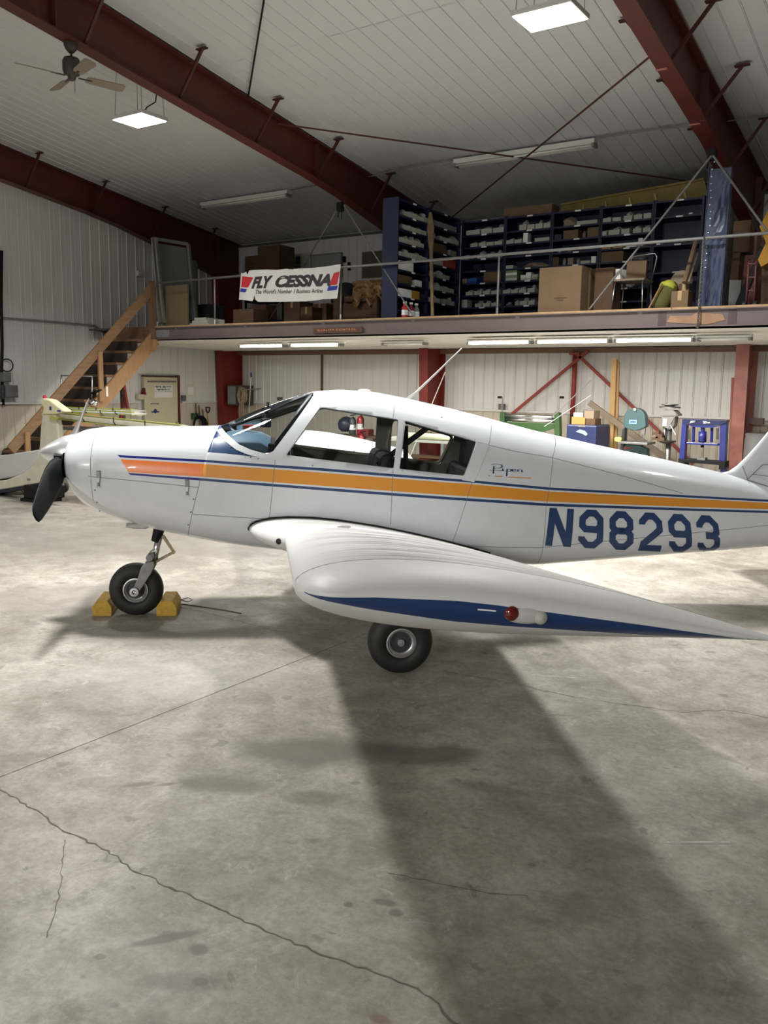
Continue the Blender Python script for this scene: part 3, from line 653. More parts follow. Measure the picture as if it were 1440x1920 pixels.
# ================================================================ STAIRS
st = thing('wooden_stairs', 'open wooden staircase climbing the left wall to the mezzanine', 'stairs', (-13.45, 8.5, 0))
SX0, SX1 = -14.08, -13.0; slope = .945
def sz(y): return 2.74-(11.30-y)*slope
for x in (SX1, SX0):
    MB().bar((x, 8.42, sz(8.42)), (x, 11.30, sz(11.30)), .045, .27).build('stringer', M_lum, st, bevel=.003)
nst = 12
for i in range(nst):
    z = (i+1)*(2.94/(nst+1)); y = 11.30-(2.95-z)/slope-.03
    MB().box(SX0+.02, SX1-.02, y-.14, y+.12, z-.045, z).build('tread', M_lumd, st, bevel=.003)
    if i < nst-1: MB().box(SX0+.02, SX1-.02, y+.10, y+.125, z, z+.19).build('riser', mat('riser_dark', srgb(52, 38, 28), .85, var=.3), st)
MB().box(SX0-.08, SX1, MY-.04, MY-.0, 2.66, 2.965).build('landing_header', M_lumd, st)
MB().box(SX0-.08, SX1-.05, MY-.0, MY+1.2, 2.93, 2.965).build('landing', M_lumd, st)
def rz(y): return 3.68-(11.26-y)*.955
MB().bar((SX1+.01, 8.2, rz(8.2)), (SX1+.01, 11.30, rz(11.30)), .045, .17).build('handrail', mat('rail_lumber', srgb(128, 98, 70), .7, var=.25, scale=5, stretch=(8, 1, 8)), st, bevel=.003)
MB().box(SX1-.03, SX1+.06, 11.2, 11.29, 2.72, 3.80).build('newel_post', M_lumd, st)
MB().box(SX1-.03, SX1+.11, 11.17, 11.27, 2.52, 2.72).build('block', M_lum, st)
MB().box(SX1+.02, SX1+.06, 9.96, 10.05, 1.55, 2.44).build('rail_post', M_lum, st)
MB().box(SX1+.02, SX1+.06, 8.45, 8.54, 0.1, rz(8.5)).build('rail_post', M_lum, st)
a = PX(197, 745, SX1+.025); MB().box(SX1+.020, SX1+.024, 10.13, 10.17, 1.64, 1.82).build('paper_tag', M_paper, st)

# conduit, boxes and cable ring on the left wall
pipe([PX(-40, 594, WALL_X+.03), PX(0, 596, WALL_X+.03), PX(100, 604, WALL_X+.03), PX(178, 611, WALL_X+.03), PX(186, 617, WALL_X+.03), PX(212, 642, WALL_X+.03)], .02, 'dark grey conduit bending down towards the stairs on the left wall', M_grey, 'conduit', 'conduit')
pipe([PX(3, 470, WALL_X+.04), PX(2, 560, WALL_X+.04), PX(4, 650, WALL_X+.04), PX(3, 700, WALL_X+.04), PX(6, 760, WALL_X+.04)], .03, 'black cable bundle at the extreme left edge of the left wall', M_black, 'cable_bundle', 'cable')
c = PX(13, 685, WALL_X+.06); mb = MB(); mb.tube([c+Vector((0, math.cos(t)*.125, math.sin(t)*.115)) for t in [2*math.pi*k/28 for k in range(28)]], .011, 7, closed=True)
solo(mb, 'wire_ring', M_black, 'black wire ring hung on the left wall above the grey boxes', 'cable ring')
def wallbox_x(x0, y0, x1, y1, X, d, name, m, label, cat, **k):
    a = PX(x0, y0, X); b_ = PX(x1, y1, X); o = thing(name, label, cat, (X, (a.y+b_.y)/2, min(a.z, b_.z)))
    ya, yb, za, zb_ = min(a.y, b_.y), max(a.y, b_.y), min(a.z, b_.z), max(a.z, b_.z)
    MB().box(X, X+d, ya, yb, za, zb_).build('body', m, o, bevel=.006)
    MB().box(X+d, X+d+.012, ya+.012, yb-.012, za+.012, zb_-.012).build('cover', m, o, bevel=.003)
    MB().box(X+d+.012, X+d+.02, ya+(yb-ya)*.35, ya+(yb-ya)*.55, za+(zb_-za)*.5, za+(zb_-za)*.56).build('latch', M_steel, o); return o
wallbox_x(-2, 698, 16, 716, WALL_X+.01, .10, 'switch_box', M_greybox, 'smaller grey switch box under the black wire ring', 'electrical box')
wallbox_x(2, 722, 27, 745, WALL_X+.01, .13, 'switch_box', M_greybox, 'larger grey electrical box sitting at the wall ledge', 'electrical box')
wallbox_x(-6, 722, 2, 748, WALL_X+.01, .12, 'switch_box', M_dark, 'dark electrical box cut by the left edge at the ledge', 'electrical box')
wallbox_x(255, 507, 265, 519, WALL_X+.01, .06, 'junction_box', M_fix, 'small white junction box high on the left wall beside the leaning doors', 'electrical box')
wallbox_x(254, 739, 266, 749, WALL_X+.02, .08, 'control_box', M_door, 'small cream control box on the ledge left of the walk door', 'electrical box')
wallbox_x(339, 741, 346, 751, WALL_X+.02, .06, 'outlet_box', M_steel, 'small dark outlet box right of the walk door', 'electrical box')
mb = MB(); a = PX(350, 720, WALL_X+.024); b_ = PX(366, 743, WALL_X+.024); mb.box(WALL_X+.022, WALL_X+.026, a.y, b_.y, b_.z, a.z)
solo(mb, 'paper_sheet', mat('paper_greenish', (.62, .62, .48), .8), 'pale yellowish paper sheet taped up right of the walk door', 'paper')
mb = MB(); a = PX(352, 726, WALL_X+.024); b_ = PX(363, 740, WALL_X+.024); mb.box(WALL_X+.027, WALL_X+.029, a.y, b_.y, b_.z, a.z)
solo(mb, 'paper_note', M_paper, 'small white note fixed over the yellowish paper sheet', 'paper')

# hose, shovel and rakes by the door
h0 = PX(371, 790, WALL_X+.12); mb = MB()
for k in range(6):
    r = .19+.018*k; pts = [h0+Vector((.02*k, math.cos(t)*r*.78, math.sin(t)*r-.10-.01*k)) for t in [2*math.pi*i/26 for i in range(26)]]; mb.tube(pts, .014, 6, closed=True)
mb.tube([h0+Vector((0, 0, .05)), h0+Vector((0, -.05, .2)), h0+Vector((0, -.06, .42))], .012, 6)
solo(mb, 'coiled_hose', M_black, 'black hose coiled on the wall right of the walk door', 'hose', smooth=True)
mb = MB(); mb.obox(h0+Vector((-.05, -.02, .12)), (.04, 0, 0), (0, .10, 0), (0, 0, .07)); solo(mb, 'hose_hanger', mat('hanger_green', srgb(60, 84, 62), .5), 'dark green hanger holding the coiled black hose', 'hanger')
def long_tool(px, py, X, tiltY, z0, label, m, head=None, r=.014):
    t = PX(px, py, X); b_ = Vector((X+.12, t.y+tiltY, z0)); o = thing('yard_tool', label, 'tool', b_)
    MB().tube([b_, t], r, 8).build('handle', m, o); return o, t, b_
o, t, b_ = long_tool(373, 760, WALL_X+.06, .02, .02, 'thin brown pole leaning right of the coiled hose', M_lumd)
o, t, b_ = long_tool(380, 767, WALL_X+.06, .03, .02, 'weathered wooden handle leaning left of the shovel', M_lumd)
MB().box(b_.x-.02, b_.x+.02, b_.y-.12, b_.y+.12, .0, .05).build('rake_head', M_steel, o)
o, t, b_ = long_tool(390, 775, WALL_X+.06, .03, .25, 'shovel with a black D-grip and pale handle by the corner column', mat('pale_handle', srgb(205, 180, 120), .5))
mb = MB(); mb.tube([t+Vector((0, a, b2)) for a, b2 in ((0, 0), (-.05, .06), (-.06, .14), (.06, .14), (.05, .06))], .014, 7, closed=True); mb.build('grip', M_black, o)
MB().poly([b_+Vector((0, a, b2)) for a, b2 in ((-.11, .02), (.11, .02), (.11, -.2), (0, -.25), (-.11, -.2))], (.006, 0, 0)).build('shovel_blade', M_steel, o)
# heater box with hose bundle on the corner column, mop beside
hb = thing('reel_box', 'dark olive box fixed to the corner column', 'box', (-14.6, 14.95, 1.45))
a = PY(429, 722, 14.95); b_ = PY(446, 760, 14.95); MB().box(a.x, b_.x, 14.9, 15.5, b_.z, a.z).build('body', mat('reel_olive', srgb(72, 66, 58), .6, var=.1), hb, bevel=.01)
MB().box(a.x+.02, b_.x-.02, 14.888, 14.9, b_.z+.03, a.z-.03).build('cover', M_grey, hb)
mb = MB(); c = PY(453, 741, 14.85); rnd = random.Random(2)
for k in range(16):
    cx, cz = rnd.uniform(-.03, .03), rnd.uniform(-.03, .03); ra, rb = rnd.uniform(.05, .12), rnd.uniform(.10, .19)
    mb.tube([c+Vector((cx+math.cos(t)*ra, rnd.uniform(-.01, .01)+k*.008-.06, cz+math.sin(t)*rb)) for t in [2*math.pi*i/18 for i in range(18)]], .011, 6, closed=True)
for k in range(5): mb.tube([c+Vector((-.06+k*.03, 0, -.14)), c+Vector((-.09+k*.035, .0, -.35)), c+Vector((-.08+k*.03, 0, -.62))], .010, 6)
mb.tube([c+Vector((0, 0, .12)), Vector((c.x, 15.52, c.z+.16))], .012, 6)
solo(mb, 'cord_bundle', mat('cord_tan', srgb(150, 134, 108), .7), 'tan extension cord wound in a bundle hanging beside the corner column', 'cord', smooth=True)
t = PY(471, 700, 15.2); b_ = PY(461, 800, 15.35); b_.z = .05; o = thing('mop', 'white-handled mop with a blue grip leaning beside the cord bundle', 'mop', b_)
MB().tube([b_, t], .013, 8).build('handle', M_fix, o); MB().tube([t-Vector((.0, 0, .09)), t+Vector((0, 0, .02))], .018, 8).build('grip', M_royal, o)
MB().lathe(b_+Vector((0, 0, .12)), (0, 0, -1), [(0, .03), (.04, .08), (.15, .10), (.16, 0)], 12).build('mop_head', M_paper, o)
# dark downpipe and outlet boxes on the back wall
mb = MB(); a = PY(604.5, 665, WALL_Y-.03); mb.box(a.x-.025, a.x+.025, WALL_Y-.06, WALL_Y-.022, 1.6, 2.6); solo(mb, 'wall_strip', mat('strip_brown', srgb(92, 76, 62), .6), 'narrow brown vertical strip on the back wall above the cabin', 'strip')
def wb_y(x0, y0, x1, y1, Y, d, name, m, label, cat='electrical box'):
    a = PY(x0, y0, Y); b_ = PY(x1, y1, Y); mb = MB().box(a.x, b_.x, Y-d, Y, b_.z, a.z); mb.box(a.x+.012, b_.x-.012, Y-d-.008, Y-d, b_.z+.012, a.z-.012)
    return solo(mb, name, m, label, cat)
wb_y(522, 744.5, 530, 751, WALL_Y-.03, .05, 'outlet_box', M_steel, 'small grey outlet box above the windscreen on the back wall')
wb_y(529, 763, 536, 768.5, WALL_Y-.03, .05, 'outlet_box', M_steel, 'small outlet box seen through the top of the windscreen')
wb_y(937, 757, 947.5, 768, WALL_Y-.03, .06, 'outlet_box', M_greybox, 'grey outlet box with a cord left of the slip roll machine')
# ================================================================ PARTS RACKS ON THE MEZZANINE
ORD = ['top', 'second', 'third', 'fourth', 'fifth', 'sixth', 'seventh', 'eighth', 'ninth']
SHZ = [4.78, 4.545, 4.34, 4.135, 3.93, 3.725, 3.52, 3.315, 3.11]
YC = 13.55; XA = -7.53
M_blob = mat('plastic_bag', (.40, .41, .41), .5, var=.3, scale=20)
M_greenb = mat('carton_green', srgb(120, 150, 96), .7); M_mustard = mat('carton_mustard', srgb(190, 140, 50), .7)
M_blueb = mat('carton_blue', srgb(24, 92, 170), .6); M_redlab = mat('carton_red', srgb(150, 60, 44), .7); M_tanb = mat('tan_bag', srgb(140, 124, 104), .8, var=.2, scale=15)
M_oliv = mat('olive_carton', srgb(96, 84, 54), .8, var=.15)
def rack(name, label, x0, x1, face='y', ya=0, yb=0, gaps=False):
    if face == 'y':
        o = thing('parts_rack', label, 'shelving', ((x0+x1)/2, YC+.2, MZ), None)
        for x in (x0, x1): MB().box(x-.016, x+.016, YC, YC+.42, MZ, SHZ[0]+.02).build('side_panel', M_blue, o)
        MB().box(x0, x1, YC+.40, YC+.415, MZ, SHZ[0]).build('back_panel', M_blue, o)
        for z in SHZ:
            if gaps and z in SHZ[2:3]+SHZ[4:5]+SHZ[6:]: continue
            MB().box(x0+.017, x1-.017, YC, YC+.40, z-.028, z).build('shelf', M_blue, o)
            cx = (x0+x1)/2+.02; MB().box(cx-.05, cx+.05, YC-.004, YC, z-.026, z-.002).build('shelf_label', M_lab, o)
    else:
        o = thing('parts_rack', label, 'shelving', (XA-.14, (ya+yb)/2, MZ), None)
        for y in (ya, yb): MB().box(XA-.29, XA, y-.012, y+.012, MZ, SHZ[0]+.02).build('side_panel', M_blue, o)
        MB().box(XA-.30, XA-.29, ya, yb, MZ, SHZ[0]).build('back_panel', M_blue, o)
        for z in SHZ:
            MB().box(XA-.28, XA, ya+.013, yb-.013, z-.028, z).build('shelf', M_blue, o)
            cy = (ya+yb)/2; MB().box(XA, XA+.004, cy-.05, cy+.05, z-.026, z-.002).build('shelf_label', M_lab, o)
    return o
BX = [PY(x, 500, YC).x for x in (864, 945, 1032, 1122, 1220, 1312)]
BN = ['bay beside the corner', 'bay right of the rail post', 'bay behind the big cardboard box', 'bay crossed by the stay rod', 'nearly empty bay by the blue upright']
for i in range(5): rack('r', 'navy blue steel parts rack, '+BN[i], BX[i]+.012, BX[i+1]-.012, gaps=(i == 4))
YA0, YA1, YA2 = 11.42, 12.33, 13.36
rack('r', 'navy blue parts rack whose tall end panel faces the hangar', 0, 0, 'x', YA0, YA1-.013); rack('r', 'navy blue parts rack in the dark corner behind the wooden prop', 0, 0, 'x', YA1+.013, YA2)
CART = {}
def carton_mesh(m, openb=True):
    key = (m.name, openb)
    if key in CART: return CART[key]
    t = .06
    if openb:
        v = [(-.5,-.5,0),(.5,-.5,0),(.5,.5,0),(-.5,.5,0),(-.5,-.5,1),(.5,-.5,1),(.5,.5,1),(-.5,.5,1)]+[(-.5+t,-.5+t,1),(.5-t,-.5+t,1),(.5-t,.5-t,1),(-.5+t,.5-t,1),(-.5+t,-.5+t,.25),(.5-t,-.5+t,.25),(.5-t,.5-t,.25),(-.5+t,.5-t,.25)]
        f = [(0,3,2,1),(0,1,5,4),(1,2,6,5),(2,3,7,6),(3,0,4,7),(4,5,9,8),(5,6,10,9),(6,7,11,10),(7,4,8,11),(8,9,13,12),(9,10,14,13),(10,11,15,14),(11,8,12,15),(12,13,14,15)]
    else:
        v = [(-.5,-.5,0),(.5,-.5,0),(.5,.5,0),(-.5,.5,0),(-.5,-.5,1),(.5,-.5,1),(.5,.5,1),(-.5,.5,1)]+[(-.08,-.505,0.3),(.08,-.505,.3),(.08,-.505,1.0),(-.08,-.505,1.0)]+[(-.08,.5,1.005),(.08,.5,1.005)]
        f = [(0,3,2,1),(4,5,6,7),(0,1,5,4),(1,2,6,5),(2,3,7,6),(3,0,4,7),(8,9,10,11),(11,10,13,12)]
    me = bpy.data.meshes.new('carton'); me.from_pydata(v, [], f); me.materials.append(m); CART[key] = me; return me
def blob_mesh(seed, m):
    bm = bmesh.new(); bmesh.ops.create_icosphere(bm, subdivisions=2, radius=.5)
    for v in bm.verts:
        n = noise.noise(v.co*3.1+Vector((seed, 0, 0))); v.co *= (1+.5*n); v.co.z = max(-.25, v.co.z)+.25
    me = bpy.data.meshes.new('contents'); bm.to_mesh(me); bm.free(); me.materials.append(m)
    for p in me.polygons: p.use_smooth = False
    return me
BLOBS = [blob_mesh(i*7.3, M_blob) for i in range(5)]
def carton(c, w_, d, h, m, label, cat='box', group=None, openb=False, name='carton', rz=0.0, cont=False):
    o = bpy.data.objects.new(name, carton_mesh(m, openb)); COL.objects.link(o); o.location = c; o.scale = (w_, d, h); o.rotation_euler = (0, 0, rz)
    tag(o, label, cat, group)
    if cont:
        k = bpy.data.objects.new('contents', random.choice(BLOBS)); COL.objects.link(k); k.parent = o; k.location = (random.uniform(-.15, .15), 0, .55); k.scale = (.8, .7, random.uniform(.8, 2.0))
    return o
WB, CB = M_bin, M_card
PLC = ['leftmost', 'second', 'third', 'fourth', 'fifth', 'sixth', 'seventh']; CNT = {}
def nth(key): CNT[key] = CNT.get(key, -1)+1; return PLC[min(6, CNT[key])]
# (bay, shelf, x0, x1, height px, material, kind)
IT = [(0,1,873,900,8,WB,'b'),(0,1,901,922,8,WB,'b'),(0,1,923,944,8,WB,'b'),
 (0,2,882,896,6,WB,'b'),(0,2,898,911,6,WB,'b'),(0,2,912,926,6,WB,'b'),(0,2,927,942,6,WB,'b'),
 (0,3,866,880,6,WB,'b'),(0,3,896,911,7,WB,'b'),(0,3,913,927,7,WB,'b'),(0,3,928,942,7,WB,'b'),
 (0,5,866,877,9,M_tanb,'small tan carton'),(0,5,878,896,9,M_blueb,'bright blue carton'),(0,5,907,941,20,CB,'cardboard box with a dull red label'),
 (0,6,876,890,6,WB,'b'),(0,6,892,907,7,WB,'b'),(0,6,908,922,6,WB,'b'),(0,6,924,938,6,WB,'b'),
 (0,7,864,879,14,WB,'tall grey white carton'),(0,7,894,908,6,WB,'b'),(0,7,909,923,6,WB,'b'),(0,7,925,938,6,WB,'b'),
 (0,8,866,881,9,CB,'low cardboard box'),
 (1,1,972,986,9,WB,'b'),(1,1,987,1001,8,WB,'b'),(1,1,1002,1016,8,WB,'b'),(1,1,1017,1030,8,WB,'b'),
 (1,2,949,963,6,WB,'b'),(1,2,964,978,6,WB,'b'),(1,2,979,988,16,M_lab,'tall narrow white carton'),(1,2,1000,1029,6,WB,'long low white carton'),
 (1,4,948,963,6,WB,'short white carton'),(1,4,972,1024,10,M_tanb,'tan cloth bundle'),
 (1,5,948,971,9,M_greenb,'green and white striped carton'),(1,5,977,987,9,M_lab,'small white carton with a mark'),(1,5,987,997,13,M_lab,'taller white carton'),(1,5,998,1010,9,WB,'grey white carton'),
 (1,6,946,960,6,WB,'b'),(1,6,961,975,6,WB,'b'),(1,6,976,990,6,WB,'b'),(1,6,992,1006,7,WB,'b'),
 (1,7,949,962,7,M_grey,'dark grey parts bag'),(1,7,966,976,9,M_blob,'clear plastic jug'),(1,7,979,993,7,WB,'b'),(1,7,994,1007,7,WB,'b'),
 (2,1,1046,1075,16,M_tanb,'big cream paper roll'),(2,1,1077,1117,6,WB,'long pale tube'),
 (2,2,1037,1051,9,M_blue,'navy blue carton'),(2,2,1053,1082,14,CB,'open cardboard box'),(2,2,1087,1094,11,M_tanb,'small pale jar'),(2,2,1098,1120,15,M_card,'cardboard box with a white sticker'),
 (2,3,1040,1052,7,M_steel,'row of grey spools'),(2,3,1060,1070,5,M_grey,'dark bottle'),
 (2,4,1034,1048,14,M_cardd,'brown box with a white patch'),(2,4,1064,1075,11,M_tanb,'square tan carton'),(2,4,1052,1060,12,M_grey,'grey spray can'),(2,4,1078,1086,10,M_grey,'amber bottle'),(2,4,1088,1107,5,WB,'shallow white tray'),(2,4,1108,1117,11,M_lab,'upright white carton'),
 (3,1,1127,1143,7,WB,'b'),(3,1,1145,1161,7,WB,'b'),(3,1,1165,1182,8,WB,'b'),(3,1,1184,1200,8,WB,'b'),(3,1,1202,1217,9,WB,'b'),
 (3,2,1127,1136,8,WB,'b'),(3,2,1138,1160,9,WB,'b'),(3,2,1162,1178,9,WB,'b'),(3,2,1184,1200,8,WB,'b'),(3,2,1202,1217,8,WB,'b'),
 (3,3,1126,1144,8,M_mustard,'pale yellow carton'),(3,3,1147,1166,8,M_mustard,'open pale yellow carton'),(3,3,1171,1192,7,M_lab,'cream carton with a spot'),(3,3,1194,1203,15,M_lab,'upright white carton'),
 (3,4,1124,1169,19,CB,'wide plain cardboard box'),(3,4,1180,1214,9,M_grey,'dark hardware pile'),
 (3,5,1125,1189,6,M_lab,'long white tray of tubing'),(3,5,1192,1216,6,M_cardd,'folded dark red sleeve'),
 (3,6,1122,1133,13,WB,'white cartons pile'),(3,6,1141,1155,11,M_lab,'white printed carton'),(3,6,1157,1171,6,WB,'b'),(3,6,1173,1190,9,M_blob,'clear plastic bag'),
 (3,7,1118,1144,16,M_lab,'white square box'),(3,7,1147,1160,11,M_blob,'crumpled paper'),
 (4,3,1228,1236,7,M_lab,'small white card box'),(4,1,1285,1292,3,M_lab,'folded white card'),(4,5,1275,1292,4,M_grey,'grey coiled strap'),(4,3,1262,1290,6,M_dark,'dark round canister')]
for (b_, s, x0, x1, h, m, kind) in IT:
    # place by the shelf height and the seen columns
    zs = SHZ[s]; xa = PY(x0, 500, YC+.03); xb = PY(x1, 500, YC+.03); ww = (xb.x-xa.x)*.94; hh = h*.0098*(.86 if b_ > 2 else 1); dd = min(.3, max(.12, ww*1.2)); 
    c = ((xa.x+xb.x)/2, YC+.02+dd/2, zs)
    where = f"{ORD[s]} shelf, {BN[b_]}"
    if kind == 'b': carton(c, ww, dd+.05, hh, m, f'{nth(where)} white open carton on the {where}', 'box', f'white cartons on the {where}', True, 'parts_carton', cont=True)
    elif 'bundle' in kind or 'roll' in kind or 'pile' in kind or 'bag' in kind or 'crumpled' in kind or 'jug' in kind:
        o = bpy.data.objects.new('bundle', BLOBS[int(x0) % 5].copy()); COL.objects.link(o); o.data.materials[0] = m; o.location = (c[0], c[1], zs); o.scale = (ww, dd, hh*1.3); tag(o, f'{kind} on the {where}', 'bundle')
    elif 'bottle' in kind or 'can' in kind or 'jar' in kind or 'spool' in kind:
        solo(MB().lathe((c[0], c[1], zs), (0,0,1), [(0, ww*.45), (hh*.75, ww*.45), (hh*.85, ww*.2), (hh, ww*.2), (hh+.001, 0)], 12), 'container', m, f'{kind} on the {where}', 'container')
    else:
        carton(c, ww, dd, hh, m, f'{kind} on the {where}', 'box')
        if 'striped' in kind: carton((c[0], c[1], zs+hh), ww, dd, hh, m, 'upper green and white striped carton on the '+where, 'box'); [solo(MB().box(c[0]-ww/2, c[0]+ww/2, c[1]-dd/2-.002, c[1]-dd/2-.0005, zs+k*hh+.012, zs+k*hh+hh*.55), 'carton_stripe', M_lab, ['white paper stripe on the lower green carton', 'white paper stripe on the upper green carton'][k], 'label') for k in (0, 1)]
# side racks: rows of cartons facing the open deck
rnd = random.Random(11)
for (ya, yb, rn, specials) in ((YA0+.03, YA1-.03, 'end rack', {5: [('white printed envelope box', M_lab, .0, .55, .14)], 6: [('olive brown carton', M_oliv, 0, .5, .13), ('small white carton', M_lab, .62, .85, .10)], 7: [('white and black printed carton', M_lab, 0, .5, .13), ('mustard yellow carton', M_mustard, .5, .78, .13), ('dark grey carton', M_dark, .8, .98, .1)]}),
                              (YA1+.03, YA2-.03, 'corner rack', {1: [('rolled grey sheet', M_grey, 0, .95, .09)], 3: [('brown carton', M_cardd, .1, .6, .15), ('grey carton', M_grey, .7, .95, .1)], 4: [('white low carton', WB, 0, .5, .08), ('orange brown carton', M_redlab, .62, .95, .14)]})):
    for s in range(1, 9):
        where = f'{ORD[s]} shelf of the {rn}'
        if s in specials:
            for (kd, m, a, b_, h) in specials[s]:
                L_ = yb-ya; w_ = (b_-a)*L_; o = carton((XA-.13, ya+(a+b_)/2*L_, SHZ[s]), .22, w_*.95, h, m, f'{kd} on the {where}')
            continue
        if s == 8 and rn == 'corner rack': continue
        if s == 8: continue
        y = ya
        while y < yb-.12:
            w_ = rnd.uniform(.15, .2); w_ = min(w_, yb-y); h = rnd.uniform(.065, .085)
            if rnd.random() < .92: carton((XA-.13, y+w_/2, SHZ[s]), .24, w_*.95, h, WB, f'{nth(where)} white open carton on the {where}', 'box', f'white cartons on the {where}', True, 'parts_carton', cont=True)
            y += w_
# red and white canisters at the foot of the end rack
for i, (dy, l, m) in enumerate(((.12, 'dark red bottle at the foot of the end rack', M_crimson), (.30, 'red spray can at the foot of the end rack', mat('can_red', srgb(120, 24, 34), .4)), (.46, 'grey bottle with a pale label at the foot of the end rack', M_grey))):
    c = Vector((XA+.10, YA0+dy-.05, MZ)); o = thing('bottle', l, 'bottle', c)
    MB().lathe(c, (0,0,1), [(0, .05), (.17, .05), (.2, .025), (.23, .025), (.231, 0)], 14).build('body', m, o, smooth=True, auto=.6)
    MB().lathe(c, (0,0,1), [(.05, .0515), (.13, .0515)], 14).build('bottle_label', M_lab, o); MB().lathe(c+Vector((0,0,.23)), (0,0,1), [(0, .03), (.03, .03), (.031, 0)], 10).build('cap', M_lab, o)
# wooden prop leaning in the corner, in front of the racks
mb = MB(); a = PY(807, 398, 12.2); b_ = PY(811, 592, 11.6); d = (a-b_)
pts = [(0, .022), (.3, .024), (.62, .027), (.74, .05), (.84, .06), (.93, .04), (1.0, .02)]
v = []; 
for t, w_ in pts: p = b_.lerp(a, t); v += [p+Vector((-w_, -.012, 0)), p+Vector((w_, -.012, 0)), p+Vector((w_, .012, 0)), p+Vector((-w_, .012, 0))]
mb.add(v, [(4*i+k, 4*i+(k+1) % 4, 4*i+4+(k+1) % 4, 4*i+4+k) for i in range(len(pts)-1) for k in range(4)]+[(3,2,1,0), (4*len(pts)-4, 4*len(pts)-3, 4*len(pts)-2, 4*len(pts)-1)])
solo(mb, 'wooden_paddle', mat('old_wood', srgb(128, 106, 78), .7, var=.25, scale=10), 'long wooden paddle standing in front of the corner rack', 'paddle')
# long box on top and the yellow spar behind
a = PY(947, 405, YC+.1); b_ = PY(1037, 392, YC+.1)
carton(((a.x+b_.x)/2, YC+.2, SHZ[0]+.005), b_.x-a.x, .3, .15, M_card, 'long flat cardboard carton with tape on top of the racks', 'box')
ys = thing('yellow_spar', 'yellow ribbed metal panel above the racks under the ceiling', 'panel', PY(1180, 390, 14.3))
P = [PY(1052, 384, 13.9), PY(1320, 336, 13.9), PY(1330, 372, 13.9), PY(1052, 400, 13.9)]
for q_ in (2, 3): P[q_].z = 4.80
M_spar = mat('spar_olive', srgb(126, 110, 44), .6, var=.2)
MB().poly(P, (0, .03, 0)).build('sheet', M_spar, ys)
for x in (1098, 1141, 1186, 1232, 1283):
    t = (x-1052)/(1320-1052); a = P[0].lerp(P[1], t); c = P[3].lerp(P[2], t); MB().bar(a.lerp(c, .35)+Vector((0, -.02, 0)), c+Vector((0, -.02, 0)), .02, .03).build('rib', mat('spar_rib', srgb(176, 160, 92), .6), ys)
for a, c in ((P[0], P[1]), (P[3], P[2])): MB().bar(a+Vector((0, -.015, 0)), c+Vector((0, -.015, 0)), .03, .03).build('cap_strip', M_spar, ys)

# ---------------- big things on the deck
def pbox(x0, x1, ytop, Y, depth, name, m, label, cat, z0=MZ, flap=False, **k):
    a = PY(x0, ytop, Y); b_ = PY(x1, ytop, Y); o = thing(name, label, cat, ((a.x+b_.x)/2, Y+depth/2, z0))
    MB().box(a.x, b_.x, Y, Y+depth, z0, a.z).build('body', m, o, bevel=.006)
    c = (a.x+b_.x)/2; MB().box(c-.025, c+.025, Y-.002, Y, a.z-.12, a.z).build('tape', mat('packing_tape', srgb(170, 140, 96), .4), o); MB().box(a.x+.004, b_.x-.004, Y+depth/2-.02, Y+depth/2+.02, a.z, a.z+.003).build('tape', MATS['packing_tape'], o)
    return o, a, b_
bb = thing('big_cardboard_box', 'large tall cardboard box at the mezzanine edge in front of the racks', 'box', (-4.8, 11.7, MZ))
x0, x1 = PY(1008, 585, 11.45).x, PY(1087, 585, 11.45).x; zt = PY(1050, 500, 11.45).z
MB().box(x0, x1, 11.45, 12.05, MZ, zt).build('body', M_card, bb, bevel=.006)
MB().box(x1-.003, x1+.002, 11.74, 11.80, MZ, zt).build('tape', mat('packing_tape', srgb(170, 140, 96), .4), bb)
mb = MB(); mb.box(x0+.24, x0+.42, 11.445, 11.449, zt-.43, zt-.415); mb.box(x0+.28, x0+.38, 11.445, 11.449, zt-.46, zt-.45); o = mb.build('printed_mark', M_cardd, bb); o['label'] = 'faint brown printed lines'
carton(((x1+.20), 11.95, MZ), .26, .35, .62, M_cardd, 'dark flattened cardboard box standing right of the large box', 'box')
# chair with box
ch = thing('metal_chair', 'pale metal framed chair loaded with boxes beside the large cardboard box', 'chair', PY(1185, 590, 12.0))
c = PY(1185, 560, 12.0); c.z = MZ+.45
MB().box(c.x-.22, c.x+.22, c.y-.2, c.y+.2, c.z-.02, c.z+.01).build('seat', M_tanb, ch, bevel=.008)
for sx in (-1, 1):
    for sy in (-1, 1): MB().tube([(c.x+sx*.19, c.y+sy*.18, c.z-.02), (c.x+sx*.22, c.y+sy*.21, MZ)], .011, 8).build('leg', M_alu, ch, smooth=True)
MB().tube([(c.x+.20, c.y+.18, c.z), (c.x+.25, c.y+.2, c.z+.33), (c.x+.22, c.y+.2, c.z+.38), (c.x-.1, c.y+.22, c.z+.36), (c.x-.2, c.y+.2, c.z)], .010, 8).build('back_frame', M_alu, ch, smooth=True)
carton((c.x+.05, c.y, c.z+.012), .26, .22, .24, M_card, 'open brown cardboard box sitting on the metal chair', 'box', rz=.2)
carton((c.x-.17, c.y-.05, c.z+.012), .12, .2, .14, M_lab, 'crumpled white paper bag on the metal chair', 'bag', rz=-.2)
